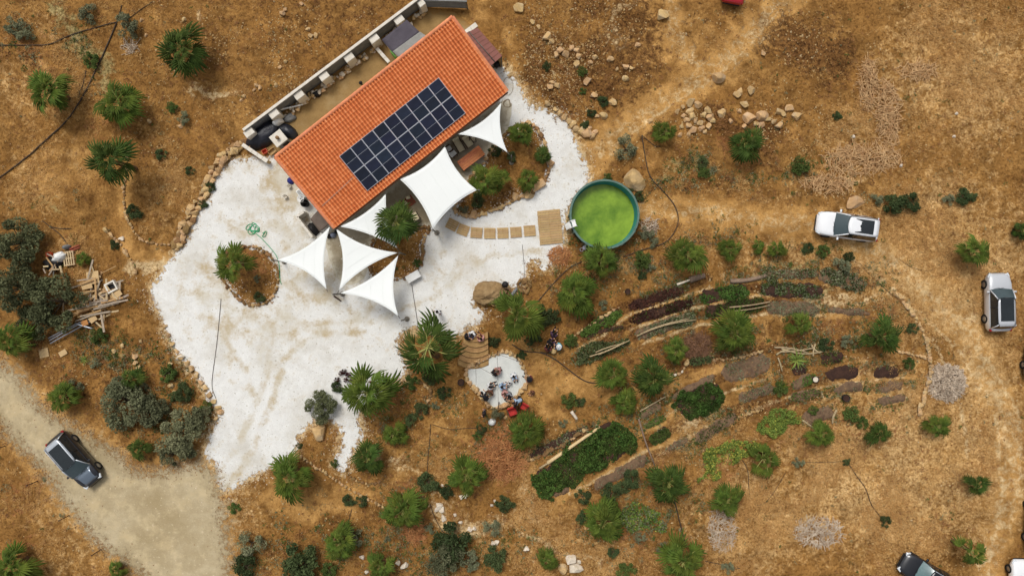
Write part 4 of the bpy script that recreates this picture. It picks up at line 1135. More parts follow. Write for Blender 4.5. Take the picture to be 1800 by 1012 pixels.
white = [(771, 888, 14, 1), (777, 896, 12, 1), (768, 894, 10, 1), (779, 910, 11, 1.4), (810, 873, 9, 1), (818, 872, 10, 1), (826, 930, 10, 1.2), (834, 928, 9, 1), (867, 955, 9, 1.2), (874, 953, 10, 1), (842, 820, 9, 1), (778, 852, 7, 1), (710, 993, 14, 1.4), (700, 988, 10, 1), (645, 1003, 10, 1), (865, 887, 7, 1), (870, 880, 6, 1), (925, 964, 10, 1.2), (1018, 986, 10, 1), (637, 978, 9, 1.2), (800, 905, 7, 1), (809, 917, 8, 1.3), (214, 420, 10, 1.2), (1583, 291, 8, 1), (1680, 200, 6, 1), (1677, 240, 6, 1), (1500, 240, 7, 1)]
for u, v, d, a in white:
    far_ = u > 1400 or u < 300
    rock(u, v, d, 'whitish stone lying in open dry grass' if far_ else 'whitish stone on the chalky patch among the lower palms', 'whitish stones in the grass' if far_ else 'whitish stones on the chalk patch', asp=a, pool_=ROCKSW)
edge = [(290, 573, 9), (297, 588, 10), (303, 604, 11), (312, 617, 9), (318, 628, 12, ), (330, 638, 13), (338, 648, 13), (346, 660, 12), (354, 672, 12), (362, 682, 13), (370, 694, 13), (377, 706, 12), (384, 716, 11), (236, 626, 12), (237, 638, 10), (243, 646, 10), (300, 640, 9), (215, 608, 9), (199, 617, 9), (247, 600, 7), (300, 677, 10), (307, 690, 9), (330, 700, 9), (388, 724, 12), (380, 735, 9)]
for e in edge:
    on = e[0] >= 286
    rock(e[0], e[1], e[2], 'tan stone along the lower left rim of the white yard' if on else 'tan stone on the slope between scrap heap and olive shrub', 'stones on the yard rim' if on else 'stones below the scrap heap')
rock(318, 627, 11, 'bright white block on the rim of the yard', asp=1.6, ang=0.3, pool_=ROCKSW)

# borders built of single stones
def border(name, label, pts, step, size, pool_, rows=1, jit=2.0, closed=False, cat='border', z=0.0):
    p = np.array(pts, float)
    p = smooth_poly(p, 2, closed)
    if closed: p = np.vstack([p, p[:1]])
    seg = np.linalg.norm(np.diff(p, axis=0), axis=1); cum = np.concatenate([[0], np.cumsum(seg)])
    c = p.mean(0); cx, cy = P(*c)
    t = thing(name, label, cat, (cx, cy, 0))
    d = 0.0
    while d < cum[-1]:
        for r in range(rows):
            u = np.interp(d, cum, p[:, 0]) + random.uniform(-jit, jit) * .5 + (r - (rows - 1) / 2) * size * 0.8; v = np.interp(d, cum, p[:, 1]) + random.uniform(-jit, jit) * .5 + (r - (rows - 1) / 2) * size * 0.5
            k = np.searchsorted(cum, d) ; k = min(max(k, 1), len(p) - 1)
            a = -math.atan2(p[k, 1] - p[k - 1, 1], p[k, 0] - p[k - 1, 0])
            s = size * random.uniform(.75, 1.35) / S * 1.5
            x, y = P(u, v)
            obj('stone', random.choice(pool_), t, (x - cx, y - cy, gz(x, y) + s * 0.22 + z), scale=(s * random.uniform(1.0, 1.4), s * random.uniform(.75, 1.0), s * random.uniform(.8, 1.2)), rot=(random.uniform(-.2, .2), random.uniform(-.2, .2), a + random.uniform(-.4, .4)))
        d += step * random.uniform(.8, 1.25)
    return t
def outline(p):       # metres -> photo pixels
    return [(x * S + 900, 506 - y * S) for x, y in p]
border('stone_border', 'ring of small brown stones around the palm bed in the yard', outline(ISL[0][::3]), 6.0, 5.5, SMALLD + SMALL[:1], closed=True)
border('stone_border', 'tan stone edging round the planting bed at the right end of the patio', outline(ISL[1][::3]), 6.5, 6.5, SMALL + SMALLD[:2], closed=True)
border('stone_border', 'brown stone edging round the bed under the sails', outline(ISL[2][::3]), 6.5, 6.0, SMALLD + SMALL[:2], closed=True)
border('dry_stone_wall', 'rough boulder wall curving down from the back yard beside the white yard', [(436, 252), (412, 262), (395, 276), (378, 300), (364, 328), (352, 352), (340, 376), (326, 398), (318, 420), (308, 438)], 7.5, 10, SMALL + SMALLD[:1], 2, 4, cat='wall')
border('stone_border', 'line of tan stones curving down the right side of the vegetable garden', [(1575, 515), (1588, 533), (1606, 556), (1622, 585), (1633, 618), (1636, 648), (1629, 680), (1622, 702), (1614, 728)], 6.0, 7.0, SMALL, 1, 3)
border('stone_border', 'short stone line running from the long curve into the garden', [(1576, 617), (1598, 621), (1618, 626), (1636, 630)], 5.5, 5.0, SMALL)
border('stone_border', 'stone line beside the footpath that ends on the white yard', [(229, 252), (224, 280), (221, 320), (219, 345), (221, 372), (230, 395), (240, 412), (258, 428), (302, 430)], 6, 5, SMALL + SMALLD[:1])
border('stone_border', 'short loose stone line below the footpath near the scrap heap', [(188, 406), (204, 420), (218, 437), (228, 452), (238, 470), (243, 482)], 7, 5.5, SMALL)
border('stone_border', 'half ring of stones under the lone palm by the white spit', [(609, 826), (616, 838), (632, 846), (652, 850), (670, 846), (680, 832)], 6, 4.5, SMALLD + SMALL[:1])
border('stone_border', 'thin stone line between the beds and the smooth path', [(1255, 632), (1280, 631), (1305, 627), (1345, 614)], 6, 5, SMALL)
border('stone_border', 'loose stone line along the bed under the two middle palms', [(1165, 668), (1185, 660), (1200, 655), (1206, 640), (1212, 628)], 7, 6, SMALL + SMALLW)
border('stone_border', 'stone line crossing the slope below the white yard', [(530, 800), (560, 822), (590, 842), (620, 862), (650, 878), (675, 890)], 7, 5, SMALL)
border('stone_border', 'ring of stones around the white gravel terrace', outline(TERRACE), 7.5, 8, SMALL, closed=True)
border('stone_border', 'brown stones below the largest palm by the steps', [(690, 690), (720, 665), (745, 672), (760, 690), (752, 705)], 7, 6.5, SMALL + SMALLD[:2])
border('stone_border', 'stones stacked along the dark bed above the long timber beam', [(930, 806), (960, 798), (985, 782), (1010, 765), (1034, 752)], 7, 7, SMALLD + SMALL[:2], 1, 6)
border('stone_border', 'line of stones above the green beds by the long palm row', [(1010, 590), (1040, 568), (1065, 552), (1090, 538)], 8, 5, SMALL)
# fire ring
border('fire_ring', 'round ring of stones on the white yard near the kettle grill', [(922 + 11 * math.cos(a), 502 + 11 * math.sin(a)) for a in np.linspace(0, 6.28, 12)[:-1]], 5.5, 6.5, SMALLD, closed=True, cat='fire pit')
border('fire_ring', 'small inner ring of stones inside the round fire pit', [(922 + 5 * math.cos(a), 502 + 5 * math.sin(a)) for a in np.linspace(0, 6.28, 8)[:-1]], 5, 4, SMALLD, closed=True, cat='fire pit')
# curved steps down to the terrace
M_step = pmat('step_stone', lin(176, 140, 92), lin(140, 106, 66), 3, 0.9, 0.01, rand=0.08)
sx, sy = P(838, 612)
steps = thing('garden_steps', 'curved stone steps leading down to the white terrace', 'steps', (sx, sy, 0))
for k in range(6):
    m_ = MB(); rows = []
    cv = 588 + k * 9.5; w = 20 + k * 1.4
    top = 0.62 - k * 0.105
    a_, b_ = [], []
    for j in range(9):
        s_ = -1 + j / 4.0
        xa, ya = P(838 - k * 1.2 + s_ * w, cv - 6 * s_ * s_); xb, yb_ = P(838 - k * 1.2 + s_ * w, cv + 11 - 7 * s_ * s_)
        a_.append((xa - sx, ya - sy)); b_.append((xb - sx, yb_ - sy))
    tops = [[(x, y, top) for x, y in a_], [(x, y, top) for x, y in b_]]
    m_.sheet(tops, flip=True, smooth=False)
    m_.sheet([tops[1], [(x, y, -0.12) for x, y in b_]], flip=True, smooth=False)
    m_.sheet([tops[0], [(x, y, -0.12) for x, y in a_]], smooth=False)
    for e in (0, -1): m_.add([(*a_[e], top), (*b_[e], top), (*b_[e], -0.12), (*a_[e], -0.12)], [(0, 1, 2, 3)])
    st_o = m_.build('step', M_step, steps)
    MB().tube([(x, y, top - .03) for x, y in b_], .06, 6).build('nosing', M_step, st_o)

# pebbles and rubble too small to count
def scatter(n, fn):
    out = []
    while len(out) < n:
        u = RNG.uniform(-20, 1820, 4000); v = RNG.uniform(-20, 1032, 4000)
        x = (u - 900) / S; y = (506 - v) / S
        p = fn(u, v, x, y); keep = RNG.random(4000) < p
        out += list(zip(x[keep], y[keep]))
    return np.array(out[:n])
def zone_at(k, x, y):
    i = np.clip(np.searchsorted(gx, x) - 1, 0, len(gx) - 1); j = np.clip(np.searchsorted(gy, y) - 1, 0, len(gy) - 1)
    return Z[k][j, i]
def flat_at(x, y):
    i = np.clip(np.searchsorted(gx, x) - 1, 0, len(gx) - 1); j = np.clip(np.searchsorted(gy, y) - 1, 0, len(gy) - 1)
    return flat[j, i]
def multi(proto_v, proto_f, pts, z, sc, rot, tilt=0.3):
    k = len(proto_v); n = len(pts)
    c, s = np.cos(rot), np.sin(rot)
    pv = np.asarray(proto_v)[None] * sc[:, None, :]
    x = pv[..., 0] * c[:, None] - pv[..., 1] * s[:, None] + pts[:, 0, None]
    y = pv[..., 0] * s[:, None] + pv[..., 1] * c[:, None] + pts[:, 1, None]
    zz = pv[..., 2] + z[:, None]
    v = np.stack([x, y, zz], -1).reshape(-1, 3)
    f = (np.asarray(proto_f)[None] + (np.arange(n) * k)[:, None, None]).reshape(-1, np.asarray(proto_f).shape[1])
    return v, f
def rub(u, v, x, y):
    d = zone_at('dark', x, y); pl = zone_at('pale', x, y); sm = zone_at('smooth', x, y)
    clump = fbm(x, y, 2.2, 6, 3)
    slope_ = np.exp(-((u - 1000) / 75) ** 2 - ((v - 120) / 85) ** 2) + .8 * np.exp(-((u - 1330) / 130) ** 2 - ((v - 215) / 35) ** 2) + .6 * np.exp(-((u - 480) / 120) ** 2 - ((v - 110) / 70) ** 2)
    return (0.06 + 0.4 * d + 0.3 * pl + 1.2 * slope_) * (1 - 0.8 * sm) * (1 - flat_at(x, y)) * np.clip((clump - 0.4) * 5, 0.03, 1)
for nm, cnt, lo, hi, mt, lb in (('loose_pebbles', 11000, 0.03, 0.17, M_rock, None), ('earth_clods', 10000, 0.03, 0.12, None, None)):
    pts = scatter(cnt, rub)
    me0 = rock_mesh('x', 300, 1); pv = np.array([v.co for v in me0.vertices]); pf = np.array([list(p.vertices) for p in me0.polygons]); bpy.data.meshes.remove(me0)
    sz = lo + (hi - lo) * RNG.random(cnt) ** 2.5
    sc = np.stack([sz * RNG.uniform(1, 1.5, cnt) * 1.4, sz * 1.2, sz * 1.2], -1)
    vv, ff = multi(pv, pf, pts, gzv(pts[:, 0], pts[:, 1]) + sz * 0.1, sc, RNG.uniform(0, 6.28, cnt))
    me = fast_mesh(nm, vv, ff, False)
    if mt is None: mt = pmat('clod_soil', lin(128, 88, 46), lin(92, 58, 30), 2, 0.95)
    me.materials.append(mt)
    o = obj(nm, me); o['kind'] = 'stuff'; o['label'] = 'loose pebbles scattered on the dry soil' if nm[0] == 'l' else 'dark earth clods scattered on the dry soil'
# chippings that have strayed over the rim of the yard
YSD = np.minimum(sd_yard, -sd_isl)
def spill(u, v, x, y):
    i = np.clip(np.searchsorted(gx, x) - 1, 0, len(gx) - 1); j = np.clip(np.searchsorted(gy, y) - 1, 0, len(gy) - 1)
    d = YSD[j, i]
    return np.exp(-np.abs(d + .15) / .35) * (sd_back[j, i] < 0) * np.clip((fbm(x, y, 1.2, 5, 3) - .35) * 4, 0.05, 1)
pts = scatter(6000, spill)
sz = .025 + .07 * RNG.random(6000) ** 2
sc = np.stack([sz * 1.8, sz * 1.4, sz * .9], -1)
vv, ff = multi(pv, pf, pts, gzv(pts[:, 0], pts[:, 1]) + .015, sc, RNG.uniform(0, 6.28, 6000))
me = fast_mesh('stray_chippings', vv, ff, False); me.materials.append(M_rockw)
o = obj('stray_chippings', me); o['kind'] = 'stuff'; o['label'] = 'white chippings strayed along the rim of the yard'
def roadside(u, v, x, y):
    i = np.clip(np.searchsorted(gx, x) - 1, 0, len(gx) - 1); j = np.clip(np.searchsorted(gy, y) - 1, 0, len(gy) - 1)
    return np.exp(-np.abs(sd_road[j, i]) / .5) * np.clip((fbm(x, y, 1.2, 4, 3) - .4) * 5, 0.02, 1)
pts = scatter(3500, roadside)
sz = .03 + .09 * RNG.random(3500) ** 2
sc = np.stack([sz * 1.6, sz * 1.3, sz], -1)
vv, ff = multi(pv, pf, pts, gzv(pts[:, 0], pts[:, 1]) + .015, sc, RNG.uniform(0, 6.28, 3500))
me = fast_mesh('roadside_stones', vv, ff, False); me.materials.append(M_rockd)
o = obj('roadside_stones', me); o['kind'] = 'stuff'; o['label'] = 'small brown stones along the road edges'
# dry grass tufts
M_strawg = pmat('dry_grass_blades', lin(222, 182, 118), lin(176, 130, 74), 0.7, 0.9, trans=0.2)
M_strawr = pmat('rusty_dry_litter', lin(168, 120, 72), lin(110, 74, 44), 0.9, 0.9)
def grass(nm, cnt, fn, mat, h, spread, label, nb=6):
    pv, pf = [], []
    rr = random.Random(3)
    for b in range(nb):
        a = 6.28 * b / nb + rr.uniform(-.4, .4); r_ = rr.uniform(.6, 1.0); w = 0.06
        d = (math.cos(a), math.sin(a)); s_ = (-d[1] * w, d[0] * w)
        o = len(pv)
        pv += [(s_[0], s_[1], 0), (-s_[0], -s_[1], 0), (d[0] * r_ * .55 - s_[0] * .8, d[1] * r_ * .55 - s_[1] * .8, .75), (d[0] * r_ * .55 + s_[0] * .8, d[1] * r_ * .55 + s_[1] * .8, .75), (d[0] * r_, d[1] * r_, rr.uniform(.3, .8))]
        pf += [(o, o + 1, o + 2), (o, o + 2, o + 3), (o + 3, o + 2, o + 4)]
    pts = scatter(cnt, fn)
    k = RNG.uniform(.5, 1.4, cnt)
    sc = np.stack([spread * k, spread * k * RNG.uniform(.5, 1, cnt), h * k], -1)
    vv, ff = multi(np.array(pv), np.array(pf), pts, gzv(pts[:, 0], pts[:, 1]) - 0.01, sc, RNG.uniform(0, 6.28, cnt))
    me = fast_mesh(nm, vv, ff, False); me.materials.append(mat)
    o = obj(nm, me); o['kind'] = 'stuff'; o['label'] = label
def f_straw(u, v, x, y):
    return np.clip(zone_at('straw', x, y) + 0.10, 0, 1) * (1 - flat_at(x, y)) * (1 - .75 * zone_at('smooth', x, y)) * np.clip((fbm(x, y, 2.6, 2, 6) - 0.46) * 8, 0.02, 1)
grass('dry_grass', 24000, f_straw, M_strawg, 0.12, 0.20, 'pale dry grass tufts over the slope')
def f_red(u, v, x, y):
    return np.clip(zone_at('red', x, y) + 0.6 * zone_at('dark', x, y) + 0.08, 0, 1) * (1 - flat_at(x, y)) * (1 - .85 * zone_at('smooth', x, y)) * np.clip((fbm(x, y, 1.2, 4, 4) - 0.42) * 5, 0.02, 1)
grass('rusty_litter', 6000, f_red, M_strawr, 0.12, 0.22, 'rusty brown dead weeds over the soil')
# ------------------------------------------------------------------ palms
def leaf_mat(name, c1, c2, rand=0.30, trans=0.2, sc=1.5): return pmat(name, c1, c2, sc, 0.7, rand=rand, trans=trans, spec=0.12)
M_frond = leaf_mat('palm_green', lin(108, 123, 48), lin(53, 71, 26))
M_frond2 = leaf_mat('palm_dark_green', lin(84, 102, 42), lin(42, 60, 24))
M_dead = pmat('dead_frond', lin(156, 122, 76), lin(118, 88, 52), 3, 0.9, rand=0.15)
M_petiole = pmat('petiole', lin(170, 168, 98), lin(138, 142, 72), 3, 0.6, rand=0.12)
M_ptrunk = pmat('palm_trunk', lin(124, 96, 64), lin(84, 62, 40), 6, 0.95, 0.03)
def fan_mesh(seed, blade=0.58, nseg=12, arc=165, droop=0.35, mat=None):
    """one fan frond along +X, total length about 1: stalk, then a pleated fan split into pointed fingers"""
    rr = random.Random(seed)
    pl = 1 - blade
    m_ = MB()
    def zc(x): return 0.12 * math.sin(min(x, 1) * 2.2) - droop * max(0, x - 0.4) ** 2
    pts = [(x, 0, zc(x) + .01) for x in np.linspace(0, pl + .16, 5)]
    m_.tube(pts, [0.026, 0.022, 0.018, 0.015, .006], 4, mi=1, cap=False)
    hub = Vector((pl, 0, zc(pl)))
    vs = [tuple(hub)]; fs = []
    for k in range(nseg):
        a = R(-arc / 2 + arc * (k + 0.5) / nseg) + rr.uniform(-.03, .03)
        half = R(arc / nseg) * 0.5
        L_ = blade * (1.0 - 0.40 * abs(a / R(arc / 2)) ** 1.8) * rr.uniform(.86, 1.1)
        bend = rr.uniform(.0, .14)
        def pt(r, da, lift):
            x = pl + r * math.cos(a + da); y = r * math.sin(a + da)
            z = zc(x) + lift - 0.34 * (r / blade) ** 2 * blade * abs(math.sin(a)) - (0.08 + bend) * (r / blade) ** 3 * blade
            return (x, y, z)
        o = len(vs)
        r1 = L_ * 0.62; r2 = L_ * .84
        vs += [pt(r1, -half * 0.98, -0.022), pt(r1, 0, 0.022), pt(r1, half * 0.98, -0.022), pt(r2, -half * .5, -.03), pt(r2, half * .5, -.03), pt(L_, 0, -0.04 - rr.uniform(0, .06))]
        fs += [(0, o, o + 1), (0, o + 1, o + 2), (o, o + 3, o + 1), (o + 1, o + 4, o + 2), (o + 1, o + 3, o + 4), (o + 3, o + 5, o + 4)]
    m_.add(vs, fs, 0)
    return m_.mesh('frond', [mat or M_frond, M_petiole])
FANS = [fan_mesh(k) for k in range(4)]
FANSD = [fan_mesh(10 + k, mat=M_frond2, droop=0.45) for k in range(3)]
DEADF = [fan_mesh(30 + k, 0.5, 9, 150, 0.9, M_dead) for k in range(2)]
def trunk_mesh(h, r):
    m_ = MB(); n = max(3, int(h / 0.14))
    pts = []; rd = []
    for k in range(n + 1):
        pts.append((0, 0, h * k / n)); rd.append(r * (1.25 - 0.35 * k / n) * (1.08 if k % 2 else 0.94))
    m_.tube(pts, rd, 10, smooth=False)
    return m_.mesh('trunk', M_ptrunk)
def palm(u, v, r, h, label, n=None, dark=False, group=None, seed=None, dead=2, lean=(0, 0), flatten=1.0, cat='palm'):
    rr = random.Random(seed if seed is not None else int(u * 7 + v * 13))
    x, y = P(u, v, h)
    bx_, by_ = x - lean[0], y - lean[1]
    g0 = gz(bx_, by_)
    Rm = r / S * (1.13 if r < 42 else 1.04)
    t = thing('palm_tree', label, cat, (bx_, by_, g0 - 0.03), 0, group)
    hh = max(h - g0 - 0.05, 0.12)
    tm = trunk_mesh(hh, 0.07 + 0.05 * Rm)
    if lean != (0, 0):
        for w in tm.vertices:
            q = (w.co.z / hh) ** 1.5; w.co.x += lean[0] * q; w.co.y += lean[1] * q
    obj('trunk', tm, t)
    n = n or int(14 + 5 * min(Rm, 2.0) + rr.randint(-1, 4))
    fans = FANSD if dark else FANS
    gap = rr.uniform(0, 6.28); gapw = rr.uniform(.1, .45); ecc = rr.uniform(.0, .22); ecd = rr.uniform(0, 6.28)
    for k in range(n):
        q = (k + 0.5) / n
        az = k * 2.39996 + rr.uniform(-.4, .4)
        if q > .35 and abs((az - gap + math.pi) % (2 * math.pi) - math.pi) < gapw: az += rr.choice((-1, 1)) * gapw * 1.6
        el = (1.25 - 1.55 * q ** 0.75 + rr.uniform(-.2, .2)) * flatten
        s = Rm * (0.62 + 0.45 * min(1, q * 1.4)) * rr.uniform(.72, 1.16) * (1 + ecc * math.cos(az - ecd))
        obj('frond', rr.choice(fans), t, (lean[0], lean[1], hh - 0.05 + 0.12 * (1 - q) * Rm), rot=Matrix.Rotation(az, 3, 'Z').to_4x4().to_3x3().__matmul__(Matrix.Rotation(-el, 3, 'Y')).__matmul__(Matrix.Rotation(rr.uniform(-.8, .8), 3, 'X')).to_euler(), scale=s)
    for k in range(dead):
        az = rr.uniform(0, 6.28)
        if hh > 0.5:
            obj('dead_frond', rr.choice(DEADF), t, (lean[0], lean[1], hh - 0.12), rot=(Matrix.Rotation(az, 3, 'Z') @ Matrix.Rotation(0.75, 3, 'Y')).to_euler(), scale=Rm * 0.62)
    return t
for u, v, r, h, lb, kw in PALMS:
    if kw is None: continue
    palm(u, v, r, h, lb, **kw)
# the big leaning palm beside the yard
palm(752, 610, 54, 3.2, 'large leaning palm with drooping fronds and a brown skirt', n=13, dead=7, lean=(-0.3, 0.9), flatten=0.55, seed=5, dark=True)
# dry-tipped clump by the garden (long strap leaves)
def strap_clump(u, v, r, label, mat, n=26):
    x, y = P(u, v); t = thing('agave', label, 'plant', (x, y, gz(x, y) - 0.02))
    m0 = MB()
    rows = []
    for s_ in np.linspace(0, 1, 6):
        w = 0.05 * (1 - s_ ** 2) + 0.006; z = 0.55 * s_ - 0.62 * s_ * s_ + 0.05
        rows.append([(s_, -w, z + 0.02), (s_, 0, z), (s_, w, z + 0.02)])
    m0.sheet(rows, smooth=False)
    me = m0.mesh('leaf', mat)
    for k in range(n):
        obj('leaf', me, t, (0, 0, 0.02), rot=(Matrix.Rotation(k * 2.4, 3, 'Z') @ Matrix.Rotation(-random.uniform(-.1, .9), 3, 'Y')).to_euler(), scale=r / S * random.uniform(.7, 1.1))
M_yg = leaf_mat('yellow_green_leaf', lin(150, 164, 84), lin(110, 130, 60))
strap_clump(1398, 632, 24, 'pale strap leaved clump at the end of the branch pile', M_yg)
strap_clump(150, 632, 12, 'yellow green strap leaved tuft between road and scrap', M_yg, 16)
strap_clump(1375, 678, 16, 'green strap leaved clump left of the dark raised bed', M_frond, 18)

# ------------------------------------------------------------------ shrubs and olive trees
def leaves(rng, n, cen_, rad, size, shell=0.55, droop=0.0):
    d = rng.normal(size=(n, 3)); d /= np.linalg.norm(d, axis=1)[:, None]
    rr = (shell + (1 - shell) * rng.random(n)) ** 1.0
    p = np.asarray(cen_) + d * np.asarray(rad) * rr[:, None]
    return p
def leaf_cloud(rng, pts, size, asp=0.5):
    n = len(pts)
    a = rng.normal(size=(n, 3)); a[:, 2] *= 0.6; a /= np.linalg.norm(a, axis=1)[:, None]
    b = rng.normal(size=(n, 3)); b[:, 2] += 0.3
    b -= a * (a * b).sum(1)[:, None]; b /= np.linalg.norm(b, axis=1)[:, None]
    s = size * rng.uniform(.6, 1.4, n)[:, None]
    q = np.stack([pts - a * s, pts + b * s * asp, pts + a * s, pts - b * s * asp], 1).reshape(-1, 3)
    f = np.arange(n * 4).reshape(-1, 4)
    return q, f
def crown_mesh(seed, clumps, per, size, mat, flat=0.8, spread=0.74, crad=(.13, .34)):
    rng = np.random.default_rng(seed)
    P_ = []
    cs = []
    for k in range(clumps):
        a = rng.uniform(0, 6.28); r_ = math.sqrt(rng.random()) * spread
        z = flat * (1 - (r_ / 1.0) ** 2) * rng.uniform(.35, 1.0)
        cr = rng.uniform(*crad)
        c_ = (r_ * math.cos(a), r_ * math.sin(a), z); cs.append((c_, cr))
        P_.append(leaves(rng, per, c_, (cr, cr, cr * 0.75), size))
    q, f = leaf_cloud(rng, np.vstack(P_), size)
    me = fast_mesh('crown', q, f, False); me.materials.append(mat)
    return me, cs
def limb_mesh(cs, mat, base=0.0, r=0.05):
    m_ = MB()
    hub = Vector((0, 0, 0.16))
    m_.tube([(0, 0, base), (0.01, 0.0, 0.08), hub], [r * 1.3, r, r * .9], 7)
    for c_, cr in cs[:9]:
        c_ = Vector(c_); mid = hub.lerp(c_, .5) + Vector((0, 0, 0.05))
        m_.tube([hub, mid, c_], [r * .65, r * .4, r * .12], 5)
    return m_.mesh('trunk', mat)
M_bark = pmat('grey_bark', lin(112, 98, 78), lin(78, 66, 50), 5, 0.95, 0.02)
M_olive = leaf_mat('olive_leaf', lin(136, 136, 102), lin(80, 84, 58), 0.2)
M_olived = leaf_mat('dark_olive_leaf', lin(120, 124, 88), lin(72, 78, 52), 0.12)
M_shrub = leaf_mat('shrub_leaf', lin(108, 124, 62), lin(64, 84, 42), 0.2)
M_bluesh = leaf_mat('dark_blue_green_leaf', lin(96, 108, 66), lin(58, 70, 42), 0.3)
M_greysh = leaf_mat('grey_green_leaf', lin(150, 152, 118), lin(104, 108, 80), 0.15)
KINDS = {}
for nm, mt, args in (('olive', M_olive, (16, 260, 0.045)), ('olived', M_olived, (18, 280, 0.042)), ('shrub', M_shrub, (15, 150, 0.062)), ('dark', M_bluesh, (17, 150, 0.062)), ('grey', M_greysh, (15, 130, 0.05))):
    KINDS[nm] = []
    for k in range(3):
        me, cs = crown_mesh(500 + len(nm) * 10 + k, *args, mt)
        KINDS[nm].append((me, limb_mesh(cs, M_bark)))
def bush(u, v, r, label, kind='shrub', h=None, name='shrub', cat='shrub', group=None, asp=1.0, ang=None):
    h_ = (h if h is not None else r / S * 1.1)
    x, y = P(u, v, h_ * 0.6)
    cm, lm = random.choice(KINDS[kind])
    g0 = gz(x, y)
    t = thing(name, label, cat, (x, y, g0 - 0.03), ang if ang is not None else random.uniform(0, 6.28), group)
    s = r / S * 1.08
    obj('crown', cm, t, (0, 0, h_ * 0.12), scale=(s * asp, s / asp, h_))
    obj('trunk', lm, t, scale=(s * asp, s / asp, h_))
    return t
for a in ((22, 425, 46, 'olive tree on the uphill side of the scrap heap', 'olived', 2.6), (22, 505, 46, 'olive tree left of the scrap heap against the picture of the road', 'olived', 2.6), (92, 532, 50, 'widest olive tree overhanging the planks', 'olived', 2.8), (55, 565, 34, 'low olive crown between the two olive trees and the palm', 'olived', 2.0),
          (215, 712, 52, 'silvery olive shrub beside the dirt road', 'olive', 2.0), (258, 722, 36, 'silvery olive shrub joined to the roadside one', 'olive', 1.8), (318, 762, 52, 'pale grey olive shrub at the corner of the white yard', 'olive', 2.0), (350, 735, 26, 'small grey olive shrub touching the rim stones', 'olive', 1.3), (300, 800, 26, 'low olive shrub at the mouth of the road', 'olive', 1.2)):
    bush(a[0], a[1], a[2], a[3].replace('left of the scrap heap against the picture of the road', 'left of the scrap heap'), a[4], a[5], 'olive_tree', 'olive tree')
